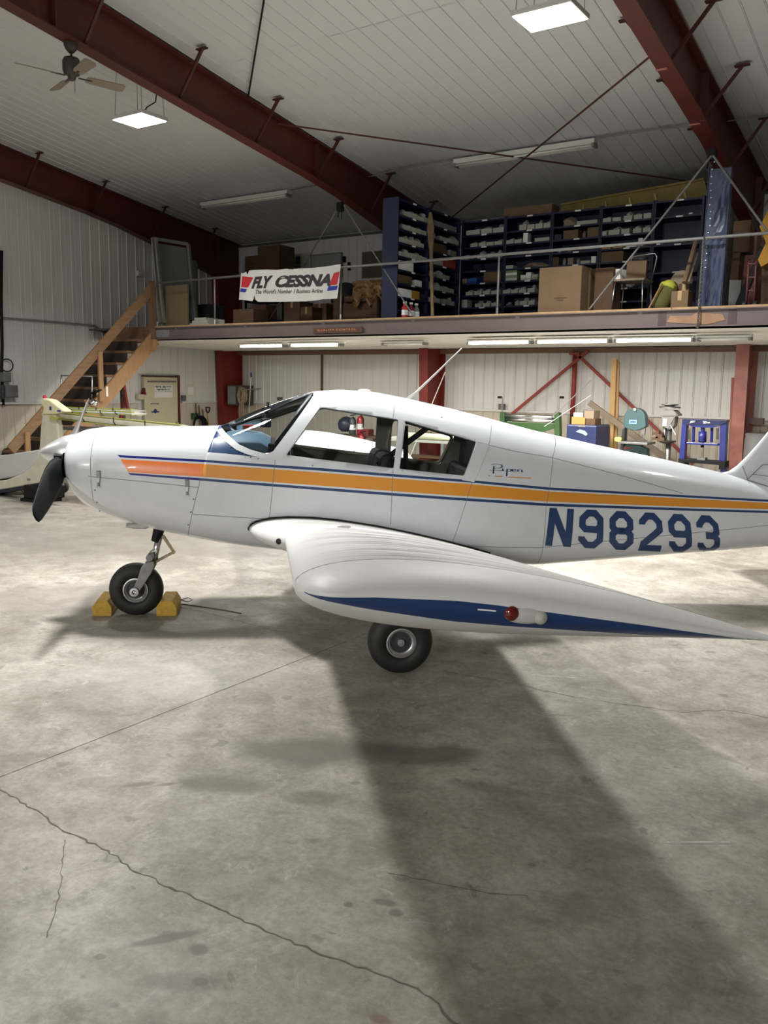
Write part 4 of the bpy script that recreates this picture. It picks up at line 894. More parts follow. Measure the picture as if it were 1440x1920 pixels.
# blue dented upright by the right rafter
bu = thing('blue_upright', 'tall dented blue steel channel standing at the mezzanine edge', 'upright', (-2.84, 11.6, MZ))
x0 = PY(1311, 570, 11.5).x; x1 = PY(1350, 570, 11.5).x; zt = PY(1330, 318, 11.5).z
bm = MB(); nz_ = 22; nx = 8; v = []
for j in range(nz_+1):
    z = MZ+(zt-MZ)*j/nz_
    for i in range(nx+1):
        x = x0+(x1-x0)*i/nx+(.02*(j/nz_)); d = .008*noise.noise(Vector((i*.9, j*.55, 3)))+(.03*math.exp(-((j-16)**2/5+(i-6)**2/4)) if True else 0)
        v.append((x, 11.5+d, z))
bm.add(v, [(j*(nx+1)+i, j*(nx+1)+i+1, (j+1)*(nx+1)+i+1, (j+1)*(nx+1)+i) for j in range(nz_) for i in range(nx)])
bm.box(x0-.0, x0+.006, 11.5, 11.62, MZ, zt); bm.box(x1+.01, x1+.016, 11.5, 11.62, MZ, zt)
bm.build('channel', M_blue2, bu, smooth=False, recalc=False)
mb = MB(); rnd = random.Random(4)
for i in range(16): z = MZ+.5+i*.085; mb.lathe((x0+.05+rnd.uniform(-.01, .02), 11.487, z), (0, 1, 0), [(0, 0), (.001, .008), (.012, .008)], 8)
mb.build('bolt_row', M_alu, bu)
# things around the blue upright
bags = thing('yellow_duffel', 'long olive duffel bag with a yellow end propped at the rail', 'bag', PY(1235, 585, 11.6))
a = PY(1232, 586, 11.75); b_ = PY(1262, 530, 11.9); MB().tube([a, a.lerp(b_, .15), a.lerp(b_, .5), a.lerp(b_, .85), b_], [.02, .11, .125, .12, .06], 14).build('body', mat('duffel_olive', srgb(92, 88, 40), .8, var=.2), bags, smooth=True)
MB().tube([a.lerp(b_, .78)+Vector((-.02, -.02, 0)), a.lerp(b_, .9)+Vector((-.02, -.02, .0)), b_+Vector((-.02, -.02, .02))], [.125, .118, .05], 14).build('bag_end', mat('duffel_yellow', srgb(180, 180, 64), .7), bags, smooth=True)
rod(PY(1212, 587, 11.6), PY(1241, 532, 11.7), .012, 'thin wooden stick leaning against the duffel bag', M_lum, 'wooden_stick', 'stick')
rod(PY(1283, 530, 11.6), PY(1305, 452, 12.0), .030, 'cardboard tube leaning left of the blue upright', M_card, 'cardboard_tube', 'tube')
rod(PY(1290, 530, 11.65), PY(1307, 475, 12.0), .022, 'shorter pole leaning behind the cardboard tube', M_tanb, 'pole', 'pole')
pbox(1259, 1291, 546, 11.42, .22, 'shipping_box', M_card, 'cardboard box with a torn white side beside the blue upright', 'box')
pbox(1273, 1293, 532, 11.70, .15, 'shipping_box', M_cardd, 'darker cardboard box behind the torn box by the upright', 'box')
solo(MB().lathe(PY(1276, 524, 11.95), (0, .9, -.3), [(0, 0), (.003, .13), (.05, .15), (.055, 0)], 20), 'round_cushion', M_tanb, 'pale round cushion behind the boxes by the blue upright', 'cushion')
# cardboard sleeve behind the right rafter, hand truck and yellow fabric
cs_ = thing('tall_carton', 'tall narrow stack of brown cartons behind the right rafter', 'box', PY(1385, 590, 13.0))
for i, (x0, x1, y0, y1) in enumerate(((1376, 1406, 415, 440), (1376, 1404, 441, 472), (1374, 1386, 473, 498), (1371, 1383, 499, 530))):
    a = PY(x0, y0, 13.0); b_ = PY(x1, y1, 13.0); MB().box(a.x, b_.x, 13.0, 13.3, b_.z if i < 3 else MZ, a.z).build('carton', [M_card, M_cardd, M_cardd, M_cardd][i], cs_)
solo(px_prism(MB(), [(1368, 525), (1390, 525), (1384, 600), (1364, 600)], 12.6, .02), 'grey_sheet', M_grey, 'grey metal sheet leaning at the foot of the carton stack', 'sheet')
solo(px_prism(MB(), [(1370, 590), (1427, 455), (1436, 462), (1404, 540), (1385, 592)], 12.3, .10), 'dark_case', M_dark, 'long dark padded case leaning behind the hand truck', 'case')
ht = thing('hand_truck', 'dark red hand truck standing at the right end of the mezzanine', 'hand truck', PY(1410, 585, 11.7))
for xa in (1404, 1418): MB().tube([PY(xa-5, 572, 11.7), PY(xa, 490, 11.75), PY(xa+1, 487, 11.8)], .014, 8).build('frame_rail', mat('truck_red', srgb(104, 52, 54), .5), ht, smooth=True)
for y in (495, 520, 545): MB().tube([PY(1403-(y-495)*.06, y, 11.73), PY(1418-(y-495)*.06, y, 11.73)], .010, 8).build('cross_bar', MATS['truck_red'], ht)
for xa in (1396, 1416): MB().lathe(PY(xa, 578, 11.66), (1, 0, 0), [(-.02, 0), (-.02, .09), (.02, .09), (.02, 0)], 18).build('wheel', M_rubber, ht)
yf = MB(); yf = px_prism(yf, [(1424, 425), (1440, 395), (1470, 400), (1475, 470), (1445, 490), (1427, 500), (1421, 487), (1436, 455)], 12.0, .25)
solo(yf, 'yellow_cover', mat('cover_yellow', srgb(206, 150, 38), .6, var=.15), 'yellow fabric cover at the right edge above the hand truck', 'cover')
solo(px_prism(MB(), [(1428, 500), (1470, 490), (1475, 590), (1426, 590)], 12.1, .5), 'brown_cabinet', M_cardd, 'plain brown cabinet at the right edge of the mezzanine', 'cabinet')

# ---------------- left part of the mezzanine
def leaning_door(q, Y, label, m_panel, name, cols=(M_alu,)):
    o = thing(name, label, 'door', PY(q[3][0], q[3][1], Y)); P = [PY(x, y, Y) for x, y in q]
    def ip(u, v): return (P[0]*(1-u)+P[1]*u)*(1-v)+(P[3]*(1-u)+P[2]*u)*v
    MB().poly([ip(.08, .05), ip(.92, .05), ip(.92, .95), ip(.08, .95)], (0, .02, 0)).build('panel', m_panel, o)
    for a, b_ in (((0, 0), (1, 0)), ((0, 1), (1, 1)), ((0, 0), (0, 1)), ((1, 0), (1, 1))):
        MB().bar(ip(*a), ip(*b_), .06, .05, up=(0, 1, 0)).build('frame_bar', cols[0], o)
    return o
M_frame = mat('frame_metal', (.20, .21, .20), .35, .7)
leaning_door([(288, 447), (353, 458), (368, 607), (306, 607)], 11.75, 'tall grey framed glass door leaning at the left end of the mezzanine', mat('door_glass', (.07, .08, .08), .15), 'glazed_door', (M_frame,))
solo(MB().box(PY(313, 533, 11.66).x, PY(354, 533, 11.66).x, 11.62, 11.66, MZ, PY(330, 535, 11.64).z), 'brown_board', mat('board_brown', srgb(122, 104, 76), .6, var=.1), 'tan brown board leaning against the glass door', 'board')
for i, (xa, xb, l) in enumerate(((286, 299, 'shiny metal door track leaning at the far left of the mezzanine'), (292, 307, 'second metal track leaning beside the glass door'))):
    solo(MB().bar(PY(xa, 446, 11.62), PY(xb+1, 606, 11.45), .045, .05, up=(0, 1, 0)), 'door_track', M_alu, l, 'track')
leaning_door([(352, 490), (366, 492), (369, 606), (356, 606)], 12.3, 'narrow grey frame leaning behind the glass door', M_grey, 'screen_door', (M_frame,))
carton((PY(382, 600, 12.6).x, 12.6, MZ), .75, .4, .5, M_dark, 'black flat case standing right of the leaning doors', 'case')
for i, z in enumerate((0, .05, .10)):
    carton((PY(388+i, 600, 11.7).x, 11.65, MZ+z), .50-i*.1, .3, .048, M_bin, ['bottom pale binder in the pile behind the left rail post', 'middle pale binder in the pile behind the left rail post', 'top pale binder in the pile behind the left rail post'][i], 'binder')
carton((PY(406, 600, 11.9).x, 11.9, MZ), .22, .2, .14, M_lab, 'crumpled white paper stack right of the pale binders', 'paper')
# dark shelf unit with boxes in the corner
sh = thing('wire_shelf', 'black shelf unit with boxes in the dark left corner of the mezzanine', 'shelving', PY(493, 590, 14.4))
xa, xb = PY(458, 500, 14.3).x, PY(531, 500, 14.3).x
for z in (3.3, 3.75, 4.35): MB().box(xa, xb, 14.3, 14.85, z-.05, z).build('shelf', M_black, sh)
for x in (xa+.02, xb-.02):
    for y in (14.32, 14.83): MB().box(x-.018, x+.018, y-.018, y+.018, MZ, 4.35).build('post', M_black, sh)
carton((xa+.25, 14.55, 4.352), .5, .45, .34, M_cardd, 'brown cardboard box at the left on top of the black shelf unit', 'box')
carton((xb-.42, 14.55, 4.352), .62, .5, .52, M_cardd, 'big open cardboard box under the ceiling on the black shelf unit', 'box', openb=True)
carton((xa+.42, 14.55, 3.752), .6, .4, .14, M_bin, 'pale flat box on the middle level of the black shelf unit', 'box')
carton((xb-.25, 14.55, 3.752), .3, .3, .18, M_grey, 'grey box on the middle level of the black shelf unit', 'box')
carton((xa+.3, 14.55, 3.302), .5, .4, .28, M_cardd, 'low brown box on the bottom level of the black shelf unit', 'box')
# boxes behind the banner, armchair with brown cover, whiteboard and photos
bxs = [(532, 562, 566, 12.6, .4, 'brown cardboard box below the letters of the banner'), (563, 585, 576, 12.4, .35, 'lower brown cardboard box beside the red tag'), (586, 612, 570, 12.7, .4, 'brown cardboard box right of the lower one under the banner'), (611, 626, 568, 12.9, .3, 'narrow dark red-brown case under the banner end')]
for a_ in bxs: pbox(a_[0], a_[1], a_[2], a_[3], a_[4], 'storage_box', M_cardd, a_[5], 'box')
carton((PY(470, 590, 12.0).x, 12.0, MZ), .5, .4, .30, M_cardd, 'brown tray box behind the left rail under the banner end', 'box')
carton((PY(496, 590, 12.4).x, 12.4, MZ), .35, .3, .42, mat('dark_redbox', srgb(74, 42, 38), .7), 'dark red box under the middle of the banner', 'box')
sof = thing('brown_sofa', 'worn brown sofa standing left of the blue end panel', 'sofa', PY(670, 590, 12.6))
Mso = mat('sofa_brown', srgb(92, 66, 50), .85, var=.15); a = PY(628, 560, 12.5).x; b_ = PY(712, 560, 12.5).x
MB().box(a, b_, 12.5, 13.2, MZ+.12, MZ+.42).build('seat_base', Mso, sof, bevel=.04)
MB().box(a, b_, 13.0, 13.3, MZ+.3, MZ+.78).build('backrest', Mso, sof, bevel=.05)
for x in (a, b_-.18): MB().box(x, x+.18, 12.42, 13.2, MZ+.05, MZ+.56).build('armrest', Mso, sof, bevel=.05)
for x in (a+.22, (a+b_)/2+.02): MB().box(x, x+(b_-a)/2-.24, 12.45, 13.0, MZ+.40, MZ+.52).build('cushion', Mso, sof, bevel=.04)
mb = MB(); v = []; nx, nz_ = 14, 12
for j in range(nz_+1):
    for i in range(nx+1):
        x = 661+(715-661)*i/nx; y = (527-3*i/nx)+(40+10*math.sin(i*.9))*j/nz_; p = PY(x, y, 12.42); p.y += .05*noise.noise(Vector((i*.5, j*.5, 0)))*2; v.append(p)
mb.add(v, [(j*(nx+1)+i, j*(nx+1)+i+1, (j+1)*(nx+1)+i+1, (j+1)*(nx+1)+i) for j in range(nz_) for i in range(nx)])
solo(mb, 'crumpled_blanket', mat('blanket_tan', srgb(150, 116, 74), .5, var=.2, scale=8), 'crumpled tan plastic blanket hung over the sofa back', 'blanket', recalc=False)
wh = thing('whiteboard', 'grey whiteboard on the back wall above the banner end', 'whiteboard', PY(612, 500, WALL_Y-.03))
a = PY(584, 479, WALL_Y-.03); b_ = PY(641, 522, WALL_Y-.03); MB().box(a.x, b_.x, WALL_Y-.05, WALL_Y-.022, b_.z, a.z).build('board', mat('board_grey', (.36, .37, .36), .3), wh)
for z0, z1, xa, xb in ((a.z-.02, a.z+.01, a.x, b_.x), (b_.z-.01, b_.z+.02, a.x, b_.x), (b_.z, a.z, a.x-.01, a.x+.02), (b_.z, a.z, b_.x-.02, b_.x+.01)): MB().box(xa, xb, WALL_Y-.06, WALL_Y-.022, z0, z1).build('frame_bar', M_grey, wh)
rows = ['top', 'middle', 'bottom']; cols = ['left', 'middle', 'right']
for r in range(3):
    for c_ in range(3):
        x = 535+c_*10; y = 481+r*8; a = PY(x, y, WALL_Y-.022); b_ = PY(x+7.5, y+6.5, WALL_Y-.022)
        if r == 0 and c_ == 0: continue
        solo(MB().box(a.x, b_.x, WALL_Y-.03, WALL_Y-.022, b_.z, a.z), 'photo_print', [M_dark, M_grey, M_blue][(r+c_) % 3], f'small dark photo print on the wall, {rows[r]} row, {cols[c_]} column', 'photo')
a = PY(680, 473, WALL_Y-.03); b_ = PY(722, 519, WALL_Y-.03); solo(MB().box(a.x, b_.x+.05, WALL_Y-.05, WALL_Y-.022, b_.z, a.z), 'pin_board', mat('pin_board', srgb(96, 92, 72), .8, var=.1), 'olive tan pin board beside the blue end panel', 'board')
for x, y0, y1, l in ((646, 481, 492, 'black clip hanging right of the whiteboard'), (655, 492, 507, 'thin black tool hanging right of the whiteboard')):
    a = PY(x-2, y0, WALL_Y-.022); b_ = PY(x+2, y1, WALL_Y-.022); solo(MB().box(a.x, b_.x, WALL_Y-.05, WALL_Y-.022, b_.z, a.z), 'hanging_clip', M_black, l, 'clip')
solo(MB().lathe(PY(648, 556, 13.6), (0,0,1), [(-.46, .2), (-.3, .25), (0, .3), (.16, .26), (.25, .12), (.27, 0)], 18), 'dark_cushion', M_dark, 'dark rounded chair back behind the banner end', 'chair', smooth=True)
# ================================================================ WORKSHOP UNDER THE MEZZANINE
def W(x, y, Y): return PY(x, y, Y)
# red brace post and crossing braces on the back wall
rp = thing('brace_post', 'red steel post between the crossing braces on the back wall', 'post', (W(1076, 700, 15.4).x, 15.4, 0))
X_ = W(1077, 700, 15.4).x; MB().tube([(X_, 15.4, 1.45), (X_, 15.4, 2.60)], .046, 12).build('post_upper', M_redbr, rp, smooth=True); MB().tube([(X_, 15.4, 0), (X_, 15.4, 1.45)], .044, 12).build('post_lower', mat('post_dark', srgb(60, 42, 36), .6), rp, smooth=True)
MB().box(X_-.1, X_+.1, 15.34, 15.46, 2.56, 2.60).build('cap_plate', M_redbr, rp)
def brace(q, label): a = W(q[0], q[1], 15.36); b_ = W(q[2], q[3], 15.36); return solo(MB().bar(a, b_, .05, .05, up=(0, 1, 0)), 'wall_brace', M_redbr, label, 'brace')
brace((1103, 658, 960, 776), 'red diagonal brace sloping down left behind the slip roll machine')
brace((1082, 664, 1300, 870), 'red diagonal brace sloping down right behind the boards and band saw')
# lumber
solo(px_prism(MB(), [(1147, 672), (1156, 673), (1149, 840), (1146, 950), (1133, 950), (1139, 840)], 14.9, .06), 'pine_board', M_pine, 'tall pale pine board standing against the back wall', 'board')
solo(px_prism(MB(), [(1157, 676), (1161, 680), (1155, 870), (1152, 945), (1147, 945), (1149, 870)], 14.98, .05), 'pine_board', M_pine, 'narrower pine board right behind the tall pale board', 'board')
solo(px_prism(MB(), [(1107, 751), (1101, 759), (1360, 950), (1368, 940)], 14.7, .05), 'grey_plank', mat('grey_plank', srgb(146, 128, 112), .7, var=.1), 'grey brown plank leaning diagonally across the pine boards', 'board')
for i, (x, l) in enumerate(((1131, 'thin pale strip of wood left of the pine board'), (1136, 'second thin pale strip beside the navy cabinet'), (1141, 'longest thin strip leaning at the navy cabinet'))):
    solo(MB().bar(W(x, 812-(i == 2)*16, 14.3), W(x+1, 958, 14.2), .05, .02, up=(0, 1, 0)), 'wood_strip', M_tanb, l, 'strip')
# slip roll machine (green)
sr = thing('slip_roll', 'green sheet metal slip roll machine on a stand behind the rear fuselage', 'machine', W(993, 800, 14.2))
Yr = 14.0
for a, b_, n_ in (((941, 779), (1046, 783), .055), ((944, 786), (1044, 790), .045)): MB().tube([W(*a, Yr), W(*b_, Yr)], n_*.8, 14).build('roller', M_chrome, sr, smooth=True)
for x0, x1 in ((937, 945), (1040, 1048)):
    mb = MB(); px_prism(mb, [(x0, 772), (x1, 774), (x1+1, 812), (x1-1, 966), (x0, 966), (x0-1, 800)], Yr-.05, .12); mb.build('side_casting', M_green, sr, bevel=.01)
mb = MB(); px_prism(mb, [(945, 791), (1040, 795), (1040, 803), (1010, 812), (975, 806), (945, 800)], Yr-.0, .05); mb.build('cross_bar', M_green, sr)
for x0, sx in ((941, -6), (1047, 6)):
    base = W(x0, 775, Yr); t = W(x0+(1 if x0 < 1000 else 1), 745, Yr); MB().tube([base, t, t+Vector((sx*.0095, 0, 0))], .012, 8).build('crank', M_steel, sr)
    MB().tube([t+Vector((sx*.003, 0, 0)), t+Vector((sx*.0145, 0, 0))], .022, 10).build('crank_knob', M_black, sr)
rod(W(1032, 785, 13.7), W(1109, 712, 13.9), .008, 'thin dark wire rod rising right from the slip roll machine', M_grey, 'wire_rod', 'rod')
rod(W(1020, 800, 13.6), W(1108, 741, 13.9), .005, 'thin white rod rising right below the dark wire rod', M_fix, 'wire_rod', 'rod')
# navy cabinet with things on it
nc = thing('navy_cabinet', 'navy blue steel cabinet with a scuffed side behind the fuselage', 'cabinet', W(1100, 850, 13.8))
a = W(1062, 795, 13.5); b_ = W(1119, 797, 13.5); zt = a.z
MB().box(a.x, b_.x, 13.5, 14.15, .05, zt).build('body', mat('cabinet_navy', srgb(34, 44, 84), .4, var=.1), nc, bevel=.03)
mb = MB(); c = W(1090, 811, 13.49); mb.poly([c+Vector((x, 0, z)) for x, z in ((-.10, .01), (-.03, .05), (.06, .03), (.11, -.02), (.08, -.05), (.02, -.02))], (0, .004, 0)); o = mb.build('scuff_mark', mat('scuff_pale', srgb(150, 165, 190), .6, var=.3, scale=20), nc); o['label'] = 'pale rubbed scuff mark'
MB().box(W(1084, 797, 13.49).x, W(1098, 797, 13.49).x, 13.485, 13.5, zt-.04, zt-.01).build('handle', M_alu, nc)
def onc(x0, x1, h, dy, m, label, dz=0, cat='box', name='parts_box'):
    a = W(x0, 797, 13.6+dy); b_ = W(x1, 797, 13.6+dy); return carton(((a.x+b_.x)/2, 13.7+dy, zt+dz+.001), b_.x-a.x, .28, h, m, label, cat, name=name)
onc(1073, 1098, .12, 0, mat('orange_card', srgb(186, 134, 76), .8, var=.1), 'orange brown cardboard box on the left of the navy cabinet')
onc(1076, 1094, .07, .02, M_bin, 'pale carton on the orange brown cardboard box', .121)
onc(1100, 1117, .10, .0, M_cardd, 'dark brown box on the right of the navy cabinet')
onc(1096, 1114, .13, .0, M_tanb, 'cream carton on the dark brown box', .101)
solo(MB().lathe((W(1095, 780, 13.9).x, 13.95, zt+.0), (0,0,1), [(0, .06), (.19, .06), (.2, .03), (.235, .03), (.236, 0)], 14), 'metal_can', M_steel, 'grey can with a dark cap behind the cartons on the navy cabinet', 'can', smooth=True, auto=.6)
solo(MB().lathe((W(1126, 780, 13.7).x-.12, 13.62, zt), (0,0,1), [(0, .06), (.09, .06), (.091, 0)], 14), 'metal_tin', M_alu, 'short shiny tin at the right end of the navy cabinet', 'can')
# band saw
bs = thing('band_saw', 'teal band saw with rounded wheel housing against the back wall', 'band saw', W(1190, 860, 13.9))
Yb = 13.7; mb = MB(); ol = []
for t in np.linspace(0, math.pi, 13): ol.append((1189.5+20*math.cos(t), 783-18*math.sin(t)))
ol = [(1209.5, 783)]+ol[1:-1]+[(1169.5, 783), (1169, 800), (1176, 804), (1190, 808), (1201, 805), (1211, 800)]
px_prism(mb, ol, Yb, .16); mb.build('upper_wheel_housing', M_teal, bs, bevel=.012)
a = W(1180, 787, Yb-.005); b_ = W(1194, 795, Yb-.005); o = MB().box(a.x, b_.x, Yb-.012, Yb, b_.z, a.z).build('name_plate', mat('plate_blue', srgb(130, 170, 205), .5), bs)
MB().box(a.x+.02, b_.x-.02, Yb-.0135, Yb-.012, (a.z+b_.z)/2-.01, (a.z+b_.z)/2+.008).build('plate_print', M_royal, bs)
MB().lathe(W(1191, 768, Yb), (0, -1, 0), [(0, .025), (.03, .025), (.031, 0)], 12).build('knob', M_alu, bs)
mb = MB(); px_prism(mb, [(1166, 806), (1172, 800), (1170, 830), (1166, 870), (1160, 870)], Yb+.0, .14); mb.build('column', mat('saw_dark', srgb(34, 42, 42), .5), bs, bevel=.01)
c0, c1 = W(1163, 827, Yb-.1), W(1218, 830, Yb-.1); MB().box(c0.x, c1.x, Yb-.22, Yb+.22, c0.z-.035, c0.z).build('table', M_steel, bs, bevel=.005)
mb = MB(); ol = [(1164, 838), (1175, 833), (1200, 835), (1213, 842), (1213, 900), (1164, 900)]; px_prism(mb, ol, Yb+.02, .16); mb.build('lower_wheel_housing', mat('saw_teal_dark', srgb(52, 82, 86), .45), bs, bevel=.012)
a = W(1169, 838, Yb+.0); b_ = W(1183, 842, Yb+.0); MB().box(a.x, b_.x, Yb+.01, Yb+.02, b_.z, a.z).build('name_plate', M_redbr, bs)
MB().bar(W(1208, 803, Yb+.05), W(1206, 815, Yb+.05), .05, .04).build('blade_guide', M_steel, bs); MB().tube([W(1205, 803, Yb+.08), W(1205, 829, Yb+.08)], .006, 6).build('saw_blade', M_alu, bs)
MB().box(W(1170, 860, Yb).x, W(1210, 860, Yb).x, Yb-.1, Yb+.3, 0, .5).build('stand', MATS['saw_dark'], bs)
solo(MB().lathe(W(1159, 824, Yb-.05), (1, 0, 0), [(-.06, 0), (-.05, .035), (0, .045), (.05, .035), (.06, 0)], 14), 'yellow_ball', mat('tennis_yellow', srgb(214, 214, 110), .8), 'small pale yellow ball hung at the left end of the band saw table', 'ball', smooth=True)
# drill press
dp = thing('drill_press', 'grey bench drill press with belt cover between band saw and blue press', 'drill press', W(1252, 870, 14.0))
Yd = 13.8; 
MB().tube([W(1255, 800, Yd+.12), (W(1252, 870, Yd+.12).x, Yd+.12, 0)], .045, 14).build('column', M_steel, dp, smooth=True)
a, b_ = W(1237, 769, Yd), W(1258, 779, Yd); mb = MB(); px_prism(mb, [(1237, 771), (1240, 769), (1262, 769), (1271, 777), (1271, 780), (1237, 780)], Yd-.02, .26); mb.build('belt_housing', mat('drill_grey', srgb(132, 130, 126), .45, var=.1), dp, bevel=.01)
MB().lathe(W(1256, 765, Yd+.1), (0, 0, 1), [(0, .05), (.0, .165), (.022, .165), (.03, .06), (.05, .13), (.06, .13), (.062, 0)], 24).build('pulley_cover', M_steel, dp, smooth=True, auto=.6)
mb = MB(); px_prism(mb, [(1240, 781), (1266, 781), (1264, 798), (1256, 806), (1243, 800)], Yd, .2); mb.build('head', MATS['drill_grey'], dp, bevel=.01)
a, b_ = W(1243, 785, Yd-.01), W(1250, 799, Yd-.01); MB().box(a.x, b_.x, Yd-.012, Yd, b_.z, a.z).build('switch_plate', M_fix, dp)
MB().tube([W(1246, 800, Yd+.05), W(1246, 815, Yd+.05), W(1246, 824, Yd+.05)], [.03, .025, .012], 12).build('chuck', M_chrome, dp, smooth=True)
c = W(1257, 796, Yd-.03)
for q in ((1269, 775), (1267, 815), (1252, 806)): MB().tube([c, W(q[0], q[1], Yd-.1)], .009, 8).build('feed_lever', M_alu, dp)
MB().lathe(W(1250, 826, Yd+.05), (0, 0, 1), [(-.05, .05), (-.02, .14), (0, .15), (.005, 0)], 20).build('table', mat('table_dark', srgb(64, 58, 52), .5), dp, smooth=True, auto=.6)
mb = MB()
for i, (x, y) in enumerate(((1231, 812), (1237, 818), (1229, 822), (1241, 824))): mb.obox(W(x, y, Yd-.05), (.05, 0, .01), (0, .05, 0), (0, 0, .025))
mb.build('vise', M_cardd, dp)
MB().box(W(1236, 870, Yd).x, W(1268, 870, Yd).x, Yd-.15, Yd+.3, 0, .55).build('pedestal', M_dark, dp)
# blue shop press
M_press = mat('press_blue', srgb(30, 38, 108), .35, coat=.2)
pr_ = thing('shop_press', 'bright blue H-frame shop press with gauge lettering beside the faded column', 'press', W(1318, 870, 13.6))
Yp = 13.4
for q in ([(1279, 787), (1288, 787), (1283, 862), (1273, 862)], [(1350, 789), (1363, 790), (1359, 866), (1348, 864)]):
    mb = MB(); px_prism(mb, q, Yp, .14); mb.build('upright', M_press, pr_, bevel=.006)
mb = MB(); px_prism(mb, [(1279, 785), (1363, 788), (1362, 793), (1350, 797), (1288, 797), (1279, 792)], Yp-.02, .18); mb.build('top_beam', mat('press_navy', srgb(22, 30, 66), .35), pr_, bevel=.005)
mb = MB(); px_prism(mb, [(1288, 796), (1350, 798), (1336, 802), (1302, 801)], Yp-.01, .1); mb.build('gusset', M_press, pr_)
MB().tube([W(1317.5, 799, Yp+.06), W(1317.5, 812, Yp+.06)], .028, 10).build('ram', M_press, pr_)
MB().tube([W(1317.5, 809, Yp+.06), W(1317, 829, Yp+.06)], .058, 18).build('bottle_jack', M_press, pr_, smooth=True, )
MB().tube([W(1317, 829, Yp+.06), W(1316.5, 839, Yp+.06)], .025, 10).build('plunger', M_black, pr_)
mb = MB(); px_prism(mb, [(1287, 829), (1346, 832), (1346, 836), (1287, 833)], Yp, .12); mb.build('sliding_beam', M_press, pr_, bevel=.004)
for x in (1301, 1335): MB().tube([W(x, 799, Yp+.08), W(x-1, 829, Yp+.08)], .022, 8).build('guide_rod', M_press, pr_)
for x in (1292, 1345):
    mb = MB(); c0 = W(x, 803, Yp+.05); c1 = W(x, 824, Yp+.05)
    mb.tube([c0.lerp(c1, i/70)+Vector((math.cos(i*.9)*.02, math.sin(i*.9)*.02, 0)) for i in range(71)], .005, 5); mb.build('return_spring', M_steel, pr_)
mb = MB(); px_prism(mb, [(1272, 860), (1360, 866), (1359, 880), (1347, 880), (1348, 872), (1283, 867), (1283, 874), (1272, 874)], Yp-.03, .26); mb.build('bed_frame', M_black, pr_, bevel=.004)
MB().box(W(1307, 860, Yp).x, W(1322, 860, Yp).x, Yp, Yp+.15, W(1310, 862, Yp).z-.03, W(1310, 858, Yp).z).build('arbor_plate', M_steel, pr_)
MB().box(W(1276, 900, Yp).x, W(1360, 900, Yp).x, Yp-.15, Yp+.35, 0, .12).build('foot', M_black, pr_)
for x0 in (1273, 1349): MB().box(W(x0, 900, Yp).x, W(x0+10, 900, Yp).x, Yp, Yp+.14, .12, W(1300, 872, Yp).z).build('lower_upright', M_press, pr_)
mb = MB(); text_on(mb, '20', lambda u, v: W(u, v, Yp-.022), 1318, 1325, 794, 789.5, size=1, offset=.03); text_on(mb, 'TON', lambda u, v: W(u, v, Yp-.022), 1326, 1331, 794, 791, size=1, offset=.03)
text_on(mb, 'JET', lambda u, v: W(u, v, Yp-.022), 1293, 1304, 793.5, 789, size=1, shear=.2, offset=.03)
mb.build('lettering', M_paper, pr_, recalc=False)
# items right of the press and behind the right column
solo(MB().tube([W(1374.5, 708, 15.2), W(1366, 936, 15.2)], .03, 8), 'red_pipe', M_redfade, 'short faded red pipe beside the right column on the back wall', 'pipe')
bw = W(1414, 812, 14.8); solo(MB().lathe((bw.x+.1, 14.8, bw.z), (0,0,-1), [(0, 0), (0, .21), (.02, .235), (.05, .225), (.12, .235), (.5, .235), (bw.z-.02, .235)], 26), 'steel_drum', M_grey, 'grey steel drum in the dark bay right of the faded column', 'drum', smooth=True, auto=.6)
solo(MB().bar(W(1405, 789, 15.1), W(1432, 790, 15.1), .12, .1), 'wall_bracket', mat('bracket_brown', srgb(66, 46, 40), .6), 'brown horizontal bracket on the wall above the grey drum', 'bracket')
solo(MB().tube([W(835, 697, 14.2), W(722, 970, 13.4)], .010, 8), 'leaning_rod', M_fix, 'thin white rod in front of the red column right of the aerial', 'rod')
# fire extinguishers and helmet seen through the cabin windows
def exting(px, py, Y, m, label, h=.5):
    b_ = W(px, py, Y); o = thing('fire_extinguisher', label, 'extinguisher', b_)
    MB().lathe(b_, (0,0,1), [(0, .055), (.01, .06), (h*.72, .06), (h*.82, .04), (h*.86, .02), (h*.87, 0)], 16).build('cylinder', m, o, smooth=True, auto=.6)
    MB().lathe(b_, (0,0,1), [(h*.25, .0615), (h*.55, .0615)], 16).build('instruction_label', M_lab, o)
    MB().bar(b_+Vector((-.05, 0, h*.95)), b_+Vector((.06, 0, h)), .025, .02).build('valve_handle', M_black, o); MB().tube([b_+Vector((.02, -.02, h*.88)), b_+Vector((.08, -.03, h*.7)), b_+Vector((.07, -.04, h*.35))], .010, 6).build('hose', M_black, o)
M_extr = mat('extinguisher_red', srgb(168, 34, 40), .35, coat=.3)
bench = thing('work_bench', 'dark work bench against the back wall behind the cabin', 'bench', W(690, 860, 14.6))
xa, xb = W(560, 830, 14.6).x, W(860, 830, 14.6).x
MB().box(xa, xb, 14.05, 14.32, .56, .60).build('lower_shelf', M_cardd, bench); MB().box(xa, xb, 14.3, 14.7, .86, .90).build('bench_top', M_cardd, bench)
for x in (xa+.05, (xa+xb)/2, xb-.05):
    for y in (14.08, 14.65): MB().box(x-.03, x+.03, y-.03, y+.03, 0, .86).build('leg', M_grey, bench)
def zpos(px, Y, z): 
    q = W(px, 800, Y); return Vector((q.x, Y, z))
